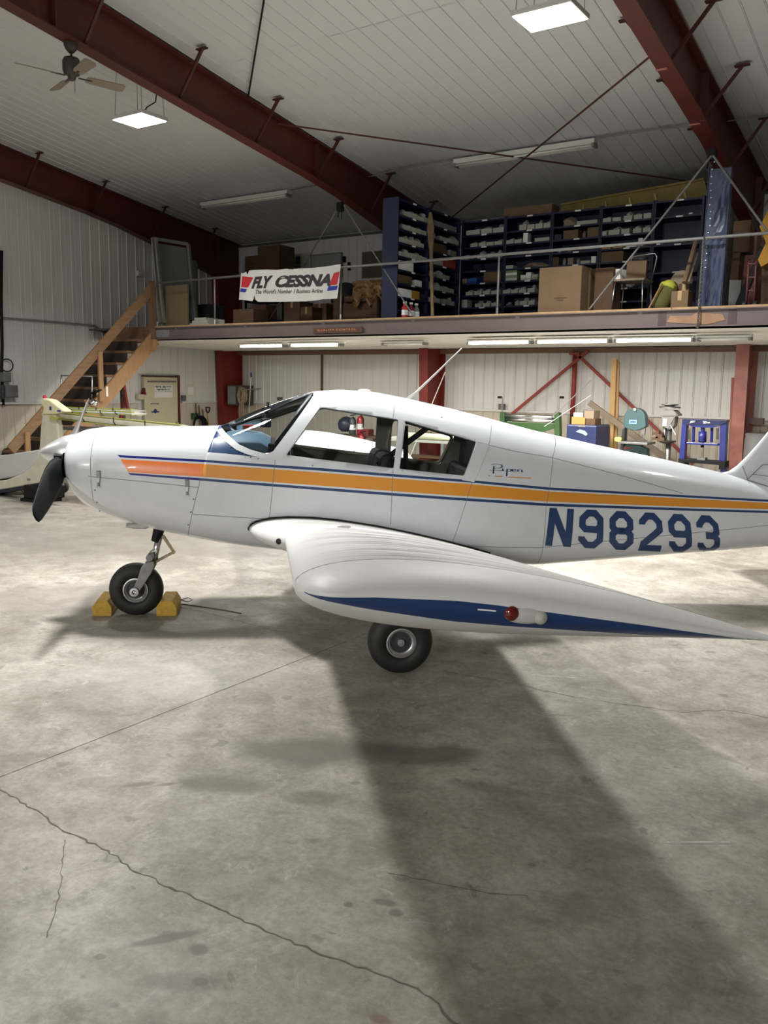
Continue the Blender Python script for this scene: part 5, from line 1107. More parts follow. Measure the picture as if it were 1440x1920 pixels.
def ext2(px, Y, z, m, label, h):
    b_ = zpos(px, Y, z); o = thing('fire_extinguisher', label, 'extinguisher', b_)
    MB().lathe(b_, (0,0,1), [(0, .07), (.01, .075), (h*.72, .075), (h*.82, .05), (h*.86, .025), (h*.87, 0)], 16).build('cylinder', m, o, smooth=True, auto=.6)
    MB().lathe(b_, (0,0,1), [(h*.25, .0765), (h*.5, .0765)], 16).build('instruction_label', M_lab, o)
    MB().bar(b_+Vector((-.05, 0, h*.95)), b_+Vector((.07, 0, h)), .03, .02).build('valve_handle', M_black, o); MB().tube([b_+Vector((.02, -.02, h*.9)), b_+Vector((.10, -.03, h*.7)), b_+Vector((.09, -.04, h*.35))], .012, 6).build('hose', M_black, o)
ext2(661, 14.5, .901, mat('ext_grey', srgb(70, 80, 78), .4), 'grey green fire extinguisher seen through the cabin window', .42)
ext2(676, 14.6, .901, M_extr, 'red fire extinguisher with a white label seen through the cabin window', .46)
ext2(679, 14.2, .60, M_extr, 'lower red fire extinguisher seen through the cabin window', .40)
c = zpos(649, 14.5, 1.12); solo(MB().lathe(c, (0,0,1), [(-.16, .10), (-.1, .16), (0, .18), (.08, .15), (.14, .08), (.16, 0)], 20), 'dark_helmet', mat('helmet_navy', srgb(40, 44, 62), .4), 'dark rounded helmet beside the grey green extinguisher', 'helmet', smooth=True)
carton(zpos(690, 14.5, .9), .16, .2, .13, mat('box_redbrown', srgb(110, 44, 36), .7), 'small dark red box right of the red extinguishers', 'box')
# low shelf with rolled things seen through the rear window
vs = zpos(800, 12.6, 0)
o = thing('storage_table', 'grey table with paper rolls seen through the rear cabin window', 'table', vs)
MB().box(vs.x-.9, vs.x+.9, 12.4, 13.2, .98, 1.02).build('table_top', M_bin, o)
for sx in (-.85, .85):
    for y in (12.45, 13.15): MB().box(vs.x+sx-.02, vs.x+sx+.02, y-.02, y+.02, 0, .98).build('leg', M_grey, o)
solo(MB().tube([(vs.x-.35, 12.5, 1.08), (vs.x+.6, 12.5, 1.08)], .055, 14), 'paper_roll', mat('roll_cream', srgb(200, 198, 170), .7), 'cream paper roll on the grey table seen through the rear window', 'roll', smooth=True)
solo(MB().tube([(vs.x-.48, 12.5, 1.08), (vs.x-.36, 12.5, 1.08)], .058, 14), 'roll_end_cap', M_crimson, 'pinkish red cap at the left end of the paper roll', 'cap', smooth=True)
o = bpy.data.objects.new('cloth_heap', BLOBS[2].copy()); COL.objects.link(o); o.data.materials[0] = M_tanb; o.location = (vs.x+.1, 12.8, 1.04); o.scale = (.75, .4, .5); tag(o, 'tan cloth heap behind the paper roll on the grey table', 'cloth')

# ================================================================ LEFT: STORED AIRCRAFT PARTS
Yf = 8.0
tf = thing('stored_tail_fin', 'cream aircraft tail fin with a red beacon on top, left of the propeller', 'tail fin', W(75, 905, Yf))
# swept fin with concave fillet, real thickness
fin = [(79, 777), (103, 777), (108, 800), (110, 830), (113, 870), (118, 897), (60, 908), (-60, 928), (-60, 908), (10, 900), (40, 889), (60, 874), (71, 858), (74, 835), (76, 800)]
mb = MB(); px_prism(mb, fin, Yf, .10); mb.build('fin_skin', M_cream, tf, bevel=.02)
cap = [(75, 750), (80, 747), (91, 749), (122, 772), (103, 777), (79, 777), (81, 764), (76, 757)]
mb = MB(); px_prism(mb, cap, Yf-.02, .15); mb.build('fin_tip', mat('tip_cream', srgb(222, 214, 178), .45), tf, bevel=.02)
MB().lathe(W(84, 747.5, Yf+.05), (0, 0, 1), [(0, .032), (.03, .03), (.05, .018), (.055, 0)], 14).build('beacon', mat('beacon_red', srgb(170, 30, 34), .25), tf, smooth=True)
MB().box(W(95, 760, Yf).x, W(98.5, 760, Yf).x, Yf-.026, Yf-.018, W(96, 769, Yf).z, W(96, 762, Yf).z).build('decal', M_navy, tf)
MB().box(W(110, 768, Yf).x, W(116, 768, Yf).x, Yf-.026, Yf-.018, W(112, 772, Yf).z, W(112, 769, Yf).z).build('decal', M_royal, tf)
MB().box(W(51, 898, Yf).x, W(57, 898, Yf).x, Yf-.006, Yf, W(55, 901, Yf).z, W(55, 897, Yf).z).build('decal', M_grey, tf)
mb = MB(); px_prism(mb, [(92, 780), (112, 783), (104, 788), (94, 786)], Yf-.04, .08); mb.build('hinge_fairing', M_prim, tf)
wp = MB(); px_prism(wp, [(-60, 866), (0, 854), (73, 843), (72, 862), (60, 876), (38, 892), (-60, 910)], Yf+.25, .12)
solo(wp, 'white_wing_panel', M_wing, 'large white aircraft panel at the left edge behind the cream fin', 'panel', bevel=.02)
db = MB(); px_prism(db, [(-60, 926), (48, 911), (82, 902), (80, 910), (48, 917), (-60, 934)], Yf+.02, .3); solo(db, 'navy_cradle', mat('cradle_navy', srgb(20, 28, 48), .5), 'dark navy cradle board under the stored cream fin', 'cradle')
dl = thing('dolly', 'black dolly block carrying the stored fin', 'dolly', W(62, 927, Yf+.1))
MB().box(W(48, 910, Yf).x, W(80, 910, Yf).x, Yf-.05, Yf+.4, .05, W(60, 908, Yf).z-.02).build('frame', M_black, dl, bevel=.02)
MB().box(W(45, 910, Yf).x, W(78, 910, Yf).x, Yf-.08, Yf+.35, 0.0, .05).build('foot', M_black, dl, bevel=.01)
# wheeled things under the spinner
for (px, py, r, l) in ((107, 900, .07, 'small black caster with a shiny hub behind the propeller blade'), (118, 893, .09, 'black rubber wheel behind the propeller root')):
    c = W(px, py, 9.0); c.z = r; o = thing('small_wheel', l, 'wheel', (c.x, c.y, 0)); MB().lathe(c, (.4, -.9, 0), [(-.03, 0), (-.03, r*.8), (-.02, r), (.02, r), (.03, r*.8), (.03, 0)], 18).build('tyre', M_rubber, o, smooth=True); MB().lathe(c, (.4, -.9, 0), [(.028, 0), (.034, r*.4), (.036, 0)], 12).build('hub', M_alu, o)
# rack with removed wings
rk = thing('wing_rack', 'steel storage rack with a cluttered lower shelf under the removed wings', 'rack', (W(215, 800, 8.5).x, 8.55, 0))
YR0 = 8.32; ZR = min(W(78, 773, 8.35).z, W(335, 802, 8.35).z)-.10; RXA, RXB = W(105, 800, YR0).x, W(330, 800, YR0).x
MB().box(RXA, RXB, YR0, 8.8, .62, .66).build('shelf', M_steel, rk); MB().box(RXA, RXB, YR0+.02, 8.8, ZR-.04, ZR).build('shelf', M_steel, rk)
for xx in (RXA+.03, (RXA+RXB)/2, RXB-.03):
    for y in (YR0+.05, 8.77): MB().box(xx-.025, xx+.025, y-.025, y+.025, 0, ZR-.04).build('leg', M_grey, rk)
def wing(q, Y, chord, th, label, m=M_cream, edge=True):
    # a removed wing or control surface lying flat, seen on its leading edge
    P = [W(x, y, Y) for x, y in q]; o = thing('removed_wing', label, 'wing', ((P[0].x+P[1].x)/2, Y, P[0].z-th))
    prof = [(0, 0), (.03, .35), (.12, .5), (.35, .5), (1, .05), (1, -.05), (.35, -.5), (.12, -.5), (.03, -.35)]
    mb = MB(); v = []
    for e in (P[0], P[1]): v += [(e.x, e.y+a*chord, e.z-th*.5+b_*th) for a, b_ in prof]
    n = len(prof); mb.add(v, [(i, (i+1) % n, n+(i+1) % n, n+i) for i in range(n)]+[tuple(range(n)), tuple(range(n, 2*n))[::-1]]); mb.build('skin', m, o, smooth=True, auto=.7)
    if edge:
        for s, z in ((.52, 'top'), (-.52, 'low')): MB().bar(P[0]+Vector((0, chord*.1, -th*.5+s*th)), P[1]+Vector((0, chord*.1, -th*.5+s*th)), .05, .014, up=(0, 0, 1)).build('primed_edge', M_prim, o)
    for t in (.12, .33, .56, .78): c = P[0].lerp(P[1], t); MB().tube([c+Vector((-.01, .0, .012)), c+Vector((0, -.010, -th*.5)), c+Vector((.03, .01, -th-.002))], .007, 5).build('strap', M_black, o)
    return o
wing([(78, 771), (335, 797)], 8.35, .34, .10, 'long removed wing with green primed edges lying on the rack in front of the door')
wing([(105, 763), (245, 768)], 8.45, .30, .045, 'thin removed flap on top of the stacked wings, topmost at the left', M_bin)
wing([(120, 768), (246, 773)], 8.40, .30, .04, 'second thin removed flap directly below the topmost one', M_wing)
wing([(200, 770), (256, 774)], 8.62, .2, .05, 'short cream control surface lying behind the stacked flaps', M_cream, False)
carton((W(122, 805, 8.5).x, 8.55, .661), .34, .4, .28, mat('box_maroon', srgb(96, 34, 36), .7), 'maroon box on the rack behind the cream fin', 'box')
carton((W(152, 805, 8.5).x, 8.55, .661), .38, .4, .24, M_card, 'tan cardboard box on the rack above the spinner', 'box')
carton((W(187, 795, 8.5).x, 8.55, .661), .42, .4, .36, M_dark, 'black bag on the rack above the cowling', 'bag')
carton((W(222, 797, 8.5).x, 8.55, .661), .40, .3, .38, M_redbr, 'red box on the rack just above the cowling', 'box')
# chrome frame, red jack and posts by the stairs
cf = thing('chrome_step_frame', 'thin chrome step frame standing in front of the stairs', 'frame', W(135, 770, 9.9))
q = [(114, 759), (115, 704), (173, 706), (172, 762)]; Pq = [W(x, y, 9.9) for x, y in q]
for a, b_ in ((0, 1), (1, 2), (2, 3)): MB().tube([Pq[a], Pq[b_]], .015, 8).build('tube', M_alu, cf, smooth=True)
for q in (((114, 733), (131, 727)), ((172, 738), (189, 731))): MB().bar(W(*q[0], 9.9), W(*q[1], 9.9), .05, .03).build('foam_arm', M_black, cf)
solo(MB().lathe(W(175, 757, 9.85), (0,0,1), [(-.05, 0), (-.045, .06), (.02, .09), (.06, .06), (.08, .02), (.10, 0)], 16), 'chrome_funnel', M_chrome, 'shiny metal funnel hanging at the foot of the chrome frame', 'funnel', smooth=True)
rj = thing('red_jack', 'red tripod jack standing behind the stacked flaps', 'jack', W(235, 775, 11.5))
MB().tube([W(229, 712, 11.6), W(231, 790, 11.6)], .05, 10).build('ram', mat('jack_dark', srgb(54, 40, 38), .5), rj)
for q in ((231, 716, 240, 770), (233, 740, 226, 785)): MB().bar(W(q[0], q[1], 11.5), W(q[2], q[3], 11.5), .05, .05).build('leg', M_redbr, rj)
a = PX(264, 727, WALL_X); b_ = PX(269, 740, WALL_X); mb = MB(); mb.poly([(WALL_X+.0, a.y, b_.z), (WALL_X, b_.y, b_.z), (WALL_X, b_.y-.02, a.z-.06), (WALL_X, (a.y+b_.y)/2, a.z)], (.10, 0, 0)); solo(mb, 'red_bag', mat('bag_red', srgb(122, 40, 36), .6), 'red cloth bundle hanging at the left side of the walk door', 'bag')
tr_ = W(20, 850, 10.5); solo(MB().tube([W(-40, 862, 9.4), W(10, 853, 9.4), W(30, 846, 9.4), W(74, 836, 9.4)], [.1, .12, .12, .1], 12), 'black_bag_roll', M_black, 'long black roll lying behind the white panel at the left edge', 'roll', smooth=True)
# ================================================================ AEROPLANE
NO = Vector((-5.53557669, 4.57138243, 0)); FW = Vector((-0.75186708, -0.65931472, 0)); LF = Vector((0.65931472, -0.75186708, 0))
AP = thing('light_aircraft', 'white low-wing light aeroplane with orange and navy stripes, registration N98293', 'airplane', tuple(NO))
AP.rotation_euler = (0, 0, math.atan2(0.65931472, 0.75186708))
def onac(x, y, v):
    d = ray(x, y); d = Vector(d); o = Vector((0, 0, CAMH)); t = (v-(o-NO).dot(LF))/d.dot(LF); q = o+d*t-NO; return (-q.dot(FW), q.z)
ST = [ # u, top, bottom, half width, widest z, top exponent, bottom exponent
 (-.50, 1.36, 1.22, .16, 1.29, 2.0, 2.0), (-.485, 1.42, 1.13, .27, 1.28, 2.0, 2.0), (-.465, 1.462, 1.06, .33, 1.26, 2.1, 2.0), (-.42, 1.498, .98, .385, 1.24, 2.2, 2.1), (-.36, 1.524, .925, .425, 1.22, 2.3, 2.2),
 (-.22, 1.545, .85, .465, 1.20, 2.5, 2.4), (.03, 1.553, .765, .49, 1.18, 2.6, 2.5), (.45, 1.558, .67, .52, 1.13, 2.7, 2.7), (.70, 1.565, .63, .535, 1.10, 2.7, 3.0),
 (.89, 1.655, .605, .545, 1.10, 2.5, 3.2), (1.08, 1.735, .585, .55, 1.10, 2.5, 3.4), (1.26, 1.80, .565, .55, 1.10, 2.5, 3.5), (1.46, 1.857, .55, .55, 1.10, 2.6, 3.5), (1.67, 1.875, .53, .55, 1.10, 2.6, 3.5), (1.95, 1.860, .51, .55, 1.08, 2.6, 3.5),
 (2.21, 1.815, .49, .545, 1.06, 2.6, 3.5), (2.54, 1.745, .465, .53, 1.02, 2.6, 3.5), (2.9, 1.66, .44, .495, .98, 2.6, 3.5), (3.32, 1.558, .425, .45, .93, 2.6, 3.6), (3.9, 1.437, .455, .385, .90, 2.5, 3.4),
 (4.48, 1.325, .49, .32, .88, 2.4, 3.2), (5.06, 1.205, .52, .25, .86, 2.3, 3.0), (5.45, 1.10, .545, .195, .83, 2.2, 2.8), (5.9, 1.0, .58, .12, .80, 2.1, 2.5), (6.3, .92, .64, .05, .78, 2.0, 2.0)]
UU = np.arange(-.50, 6.301, .01); SA = np.array(ST)
DEN = [np.interp(UU, SA[:, 0], SA[:, k]) for k in range(1, 7)]
ker = np.exp(-np.linspace(-2, 2, 13)**2); ker /= ker.sum()
def smooth_arr(a, lo):
    p = np.concatenate([np.full(6, a[0]), a, np.full(6, a[-1])]); s = np.convolve(p, ker, 'valid'); s[:lo] = a[:lo]; return s
DEN = [smooth_arr(a, 8) for a in DEN]
def sec(u): return [float(np.interp(u, UU, a)) for a in DEN]
def side(u, z):
    zt, zb, w_, zw, nt_, nb = sec(u)
    if z >= zw: r = min(.999, (z-zw)/(zt-zw)); n_ = nt_
    else: r = min(.999, (zw-z)/(zw-zb)); n_ = nb
    return w_*(1-r**n_)**(1/n_)
def S(x, y):
    v = .5
    for _ in range(14):
        u, z = onac(x, y, v); v = .5*v+.5*side(u, z)
    return (u, z)
def skin_pt(u, z, off=0.0, s=-1): return Vector((u, s*(side(u, z)+off), z))
NR = 96
def ring(u, sc_=1.0):
    zt, zb, w_, zw, nt_, nb = sec(u); P = []
    for k in range(NR):
        a = 2*math.pi*k/NR; c, s_ = math.cos(a), math.sin(a); n_ = nt_ if s_ >= 0 else nb
        y = w_*math.copysign(abs(c)**(2/n_), c); z = zw+((zt-zw) if s_ >= 0 else (zw-zb))*math.copysign(abs(s_)**(2/n_), s_)
        P.append((u, y*sc_, zw+(z-zw)*sc_))
    return P
us = list(np.concatenate([np.arange(-.50, -.30, .0125), np.arange(-.30, 3.3, .04), np.arange(3.3, 6.301, .06)]))
bm = bmesh.new(); R = []
for u in us: R.append([bm.verts.new(p) for p in ring(u)])
for i in range(len(R)-1):
    for k in range(NR): bm.faces.new((R[i][k], R[i][(k+1) % NR], R[i+1][(k+1) % NR], R[i+1][k]))
bm.faces.new(R[-1]); bmesh.ops.recalc_face_normals(bm, faces=bm.faces)
MW, MN, MO, MOC, MNB, MSM, MTR = range(7)
SK = [M_white, M_navy, M_orange, M_ochre, M_navyb, M_seam, M_trim]
PL = bm.faces.layers.int.new('part')
def cut(poly, sides=(-1, 1)):
    """faces whose side projection (x, z) lies in the convex polygon; edges are cut exactly"""
    P = [np.array(p, float) for p in poly]; n = len(P)
    ar = sum(P[i][0]*P[(i+1) % n][1]-P[(i+1) % n][0]*P[i][1] for i in range(n))
    if ar < 0: P = P[::-1]
    x0, x1 = min(p[0] for p in P), max(p[0] for p in P); z0, z1 = min(p[1] for p in P), max(p[1] for p in P)
    F = []
    for f in bm.faces:
        xs = [v.co.x for v in f.verts]
        if max(xs) < x0 or min(xs) > x1: continue
        zs = [v.co.z for v in f.verts]
        if max(zs) < z0 or min(zs) > z1: continue
        yc = sum(v.co.y for v in f.verts)
        if (yc < 0 and -1 in sides) or (yc >= 0 and 1 in sides): F.append(f)
    for i in range(n):
        a, b_ = P[i], P[(i+1) % n]; d = b_-a; nrm = Vector((-d[1], 0, d[0]))  # inward
        co = Vector((a[0], 0, a[1]))
        geom = set(F)
        for f in F: geom.update(f.edges); geom.update(f.verts)
        r = bmesh.ops.bisect_plane(bm, geom=list(geom), dist=1e-6, plane_co=co, plane_no=nrm)
        G = set(g for g in r['geom'] if isinstance(g, bmesh.types.BMFace))
        F = [f for f in G if f.is_valid and (f.calc_center_median()-co).dot(nrm) > 0]
    return F
def band(px, w_): # thin quad strips along a pixel polyline
    Q = [S(*p) for p in px]; return strokes([(Q, False)], w_/2)
# --- parts first
cs_line = [(-.235+.0, 1.7), (-.235, 1.33)]
a, b_ = S(168, 812), S(166, 860); c, d = S(172, 925), S(190, 960)
# nose bowl: forward of a slightly raked line
for f in cut([(-.60, .70), (-.17, .70), (-.19, .86), (-.25, 1.0), (-.265, 1.25), (-.245, 1.60), (-.60, 1.60)]): f[PL] = 1
fw0, fw1 = S(405, 815), S(353, 1000)
sl = (fw0[0]-fw1[0])/(fw0[1]-fw1[1]); f_at = lambda z: fw0[0]+(z-fw0[1])*sl
q0, q1, q2 = S(353, 1004), S(375, 902), S(389, 848); q3 = (q2[0]+.36*(1.62-q2[1]), 1.62); qa = (q0[0]-.22*(q0[1]-.3), .3)
for pp in ([(-.58, .3), qa, q0, (-.58, q0[1])], [(-.58, q0[1]), q0, q1, (-.58, q1[1])], [(-.58, q1[1]), q1, q2, (-.58, q2[1])], [(-.58, q2[1]), q2, q3, (-.58, 1.62)]):
    for f in cut(pp):
        if f[PL] == 0: f[PL] = 2
# windscreen opening
ws = [S(417, 804), S(430, 818), S(448, 833), S(470, 843), S(496, 850), S(512, 848), S(587, 742)]
wspoly = [(ws[0][0]-.02, ws[0][1]+.025)]+ws[:6]+[ws[6], (ws[6][0]+.04, 1.95), (ws[0][0]-.02, 1.95)]
# not fully convex: cut in two pieces
WSH = []
WSH += cut([ws[0], ws[1], ws[2], ws[3], ws[4], ws[5], ws[6], (ws[6][0]+.035, 1.99), (ws[0][0]-.015, 1.99), (ws[0][0]-.03, ws[0][1]+.03)])
for f in WSH:
    if f.is_valid: f[PL] = 3
def rnd_poly(P, r=.03, k=3):
    out = []; n = len(P)
    for i in range(n):
        p, a_, c_ = np.array(P[i]), np.array(P[i-1]), np.array(P[(i+1) % n])
        rr = r[i] if isinstance(r, (list, tuple)) else r
        d1 = (a_-p)/np.linalg.norm(a_-p); d2 = (c_-p)/np.linalg.norm(c_-p)
        for j in range(k+1):
            t = j/k; out.append(tuple((p+d1*rr)*(1-t)**2+p*2*t*(1-t)+(p+d2*rr)*t**2))
    return out
w1 = [S(601, 763), S(747, 787), S(738, 878), S(537, 853)]; w2 = [S(760, 789), S(893, 828), S(870, 892), S(749, 879)]
# far-side windows have rounded corners, the near ones too
for f in cut(rnd_poly(w1, [.03, .012, .012, .012])): f[PL] = 4
for f in cut(rnd_poly(w2, .010)): f[PL] = 5
def paint(polys, mi, sides=(-1, 1), parts=None):
    for p in polys:
        for f in cut(p, sides):
            if parts is None or f[PL] in parts: f.material_index = mi
SM = {}
def SS(x, y): return S(x, y)
# stripes: on the cowling bright, aft of it faded
top = [(220, 853), (383, 862), (600, 877.5), (880, 900), (1030, 914), (1240, 926), (1445, 937)]
tb = [(225, 857.5), (382, 866.5), (600, 882.5), (880, 904.5), (1030, 918.5), (1240, 930), (1445, 941)]
ot = [(226, 861), (381, 870), (600, 886), (880, 907.5), (1030, 921.5), (1240, 932.5), (1445, 943)]
ob = [(241, 885.5), (377, 893.5), (600, 910.5), (880, 931), (1028, 940.5), (1240, 948.5), (1445, 955)]
bt = [(240, 886.5), (376, 896.5), (600, 914), (880, 934.5), (1028, 944), (1240, 951.5), (1445, 958)]
bb = [(244, 890.5), (375, 901), (600, 919), (880, 939.5), (1027, 949), (1240, 956), (1445, 962)]
def ext(L): # continue past the frame
    q = [SS(*p) for p in L]; (u0, z0), (u1, z1) = q[-2], q[-1]; q.append((6.1, z1+(z1-z0)/(u1-u0)*(6.1-u1))); return q
T, TB, OT, OB, BT, BB = [ext(L) for L in (top, tb, ot, ob, bt, bb)]
for i in range(len(T)-1):
    fr = i == 0
    for (A_, B_, m) in ((T, TB, MNB if fr else MN), (OT, OB, MO if fr else MOC), (BT, BB, MNB if fr else MN)):
        q = [A_[i], A_[i+1], B_[i+1], B_[i]]
        for f in cut(q):
            if i == 0 or f[PL] == 0: f.material_index = m
            elif f[PL] == 2: f.material_index = {MN: MNB, MOC: MO}.get(m, m)
for f in bm.faces:
    if f[PL] == 0: f.material_index = {MNB: MN, MO: MOC}.get(f.material_index, f.material_index)
# navy anti-glare wedge under the windscreen
tri = [S(409, 806), S(389, 848), S(430, 851), S(482, 857), S(452, 842), S(425, 822)]
paint([[q3, tri[1], tri[2], tri[5], (.755, 1.62)], [(tri[5][0]-.02, tri[5][1]), (tri[2][0]-.02, tri[2][1]), tri[2], tri[4], tri[5]], [(tri[2][0]-.01, tri[2][1]), tri[3], tri[4]]], MN, parts=(0,))
print('wedge', tri, f_at(1.5))
for f in bm.faces: # over the top between the wedges
    c_ = f.calc_center_median()
    pass
# panel seams
paint([[(-.235, 1.58), (-.2475, 1.33), (-.2430, 1.33), (-.2305, 1.58)], [(-.2475, 1.33), (-.2445, 1.0), (-.2400, 1.0), (-.2430, 1.33)]], MSM, sides=(-1,), parts=(1, 2))
seam_px = [[(375, 902), (353, 1004)], [(740, 753), (737, 783)], [(737, 880), (732, 985)], [(516, 862), (504, 985)], [(362, 964), (430, 969), (504, 973), (560, 980)], [(165, 893), (260, 902), (373, 914)],
 [(895, 829), (960, 845), (1035, 858), (1160, 890), (1280, 925)], [(921, 797), (918, 828), (885, 905), (848, 1018)], [(1035, 812), (1036, 858), (1024, 950), (1008, 1056)], [(848, 1022), (930, 1026), (1012, 1027)], [(1012, 1027), (1120, 1016), (1240, 1005), (1440, 985)]]
for pl in seam_px:
    paint(band(pl, .0045), MSM, sides=(-1,), parts=(0, 2))
# --- split into objects
def extract(parts, name, mats, parent=AP, label=None):
    b2 = bm.copy(); L2 = b2.faces.layers.int['part']
    bmesh.ops.delete(b2, geom=[f for f in b2.faces if f[L2] not in parts], context='FACES')
    for f in b2.faces: f.smooth = True
    me = bpy.data.meshes.new(name); b2.to_mesh(me); b2.free()
    for m in mats: me.materials.append(m)
    o = bpy.data.objects.new(name, me); COL.objects.link(o); o.parent = parent; ORG[o.name] = Vector((0, 0, 0))
    if label: o['label'] = label
    return o
def extract_side(p, s, name):
    for f in bm.faces:
        if f[PL] == p and (f.calc_center_median().y < 0) == (s < 0): f[PL] = 20
    o = extract((20,), name, [M_glassW]*7)
    for f in bm.faces:
        if f[PL] == 20: f[PL] = 99
    return o
fus = extract((0,), 'fuselage', SK, label='white fuselage with faded ochre and navy stripes')
so = fus.modifiers.new('thickness', 'SOLIDIFY'); so.thickness = .018; so.offset = -1; so.material_offset = 6; so.material_offset_rim = 0
nose = extract((1,), 'nose_bowl', SK, label='white rounded nose bowl')
cow = extract((2,), 'cowling', SK, label='bright white cowling with orange and royal blue stripes')
wsh = extract((3,), 'windscreen', [M_glassW]*7); GLS = [extract_side(p_, s_, 'cabin_window') for p_ in (4, 5) for s_ in (-1, 1)]
bm.free()
for o in [wsh]+GLS:
    for p in o.data.polygons: p.material_index = 0
def part(mb, name, m, parent=AP, label=None, **k):
    o = mb.build(name, m, parent, local=True, **k)
    if label: o['label'] = label
    return o
def L3(u, v, z): return Vector((u, -v, z))
# fillet strip around the windscreen foot and the pillar covers (raised white straps with rivets)
def strap(px_in, px_out, name, off=.004, m=None, nsub=6, both=True):
    for s in ((-1, 1) if both else (-1,)):
        mb = MB(); A_ = [S(*p) for p in px_in]; B_ = [S(*p) for p in px_out]; v = []; n = 0
        for i in range(len(A_)-1):
            for k in range(nsub+(i == len(A_)-2)):
                t = k/nsub; a_ = (A_[i][0]*(1-t)+A_[i+1][0]*t, A_[i][1]*(1-t)+A_[i+1][1]*t); b2 = (B_[i][0]*(1-t)+B_[i+1][0]*t, B_[i][1]*(1-t)+B_[i+1][1]*t)
                for j in range(4): q = j/3; v.append(skin_pt(a_[0]*(1-q)+b2[0]*q, a_[1]*(1-q)+b2[1]*q, off, s))
                n += 1
        mb.add(v, [(4*i+j, 4*i+j+1, 4*i+5+j, 4*i+4+j) for i in range(n-1) for j in range(3)])
        part(mb, name, m or M_white, smooth=True)
strap([(417, 803), (430, 818), (448, 833), (470, 843), (500, 851)], [(406, 806), (421, 826), (444, 844), (470, 854), (498, 860)], 'windscreen_fillet')
strap([(500, 851), (512, 846), (589, 741)], [(528, 861), (536, 851), (603, 759)], 'door_pillar')
strap([(757, 787), (748, 880)], [(747, 785), (739, 878)], 'door_pillar')
strap([(893, 829), (870, 892), (866, 900)], [(917, 834), (892, 896), (889, 904)], 'rear_pillar')
# rivets
mb = MB()
def rivet(x, y, r=.0045):
    u, z = S(x, y); p = skin_pt(u, z, .004); mb.lathe(p, (0, -1, 0), [(0, r), (.002, r*.7), (.0022, 0)], 7)
for x, y in ((419, 822), (433, 837), (446, 845), (458, 851), (470, 857), (484, 860), (178, 919), (182, 942), (187, 958), (363, 936), (358, 960), (353, 984), (664, 847), (586, 873), (712, 888), (828, 782)): rivet(x, y, .006)
tag(part(mb, 'screw_heads', M_seam), kind='stuff')
# latches on the cowling
for (x, y) in ((184.5, 884), (350.5, 901)):
    mb = MB()
    def q(dx0, dx1, dy0, dy1, off):
        P = [skin_pt(*S(x+a_, y+b_), off) for a_, b_ in ((dx0, dy0), (dx1, dy0), (dx1, dy1), (dx0, dy1))]; mb.poly(P, (0, .006, 0))
    q(-4, 4, -1.5, -.5, .006); part_l = mb; part(mb, 'latch_slot', M_seam); mb = MB(); q(-3.2, 3.2, -.2, 12, .012); q(-1.6, 1.6, 20, 27, .012); part(mb, 'cowl_latch', M_steel); mb = MB(); q(-2.6, 2.6, 12, 20, .014); part(mb, 'latch_lever', M_alu); mb = MB(); q(-3.5, 3.5, 27, 29.5, .012); part(mb, 'latch_hook', M_alu)
# exhaust pipe, strut boot, belly details
mb = MB(); u, z = onac(237, 985, .28); mb.tube([L3(u, .28, z+.004), L3(u+.06, .28, z-.006), L3(u+.14, .26, z-.012), L3(u+.24, .22, z+.03)], [.018, .023, .022, .018], 16); part(mb, 'exhaust_pipe', mat('exhaust', (.55, .54, .52), .5, .2), smooth=True)
# engine inlets in the nose bowl (dark)
for s in (-1, 1):
    mb = MB(); mb.lathe(L3(-.478+.004, s*.27, 1.26), (-1, 0, 0), [(0, .10), (.006, .095), (.007, 0)], 20); part(mb, 'air_inlet', M_black)
mb = MB(); mb.lathe(L3(-.47, 0, 1.07), (-1, 0, 0), [(0, .06), (.01, .05), (.011, 0)], 16); part(mb, 'air_inlet', M_black)
# spinner
HC = L3(-.50, 0, 1.335)
pr = [(.235, 0.0), (.225, .018), (.20, .040), (.16, .068), (.10, .103), (.04, .132), (-.02, .148), (-.045, .150), (-.046, .0)]
mb = MB(); mb.lathe(HC, (-1, 0, 0), pr, 40); sp_ = part(mb, 'spinner', M_spin, smooth=True, auto=.9, label='polished metal spinner')
mb = MB(); mb.lathe(HC+Vector((.047, 0, 0)), (-1, 0, 0), [(-.012, 0), (-.012, .158), (0, .158), (0.001, 0)], 40); part(mb, 'spinner_backplate', M_alu)
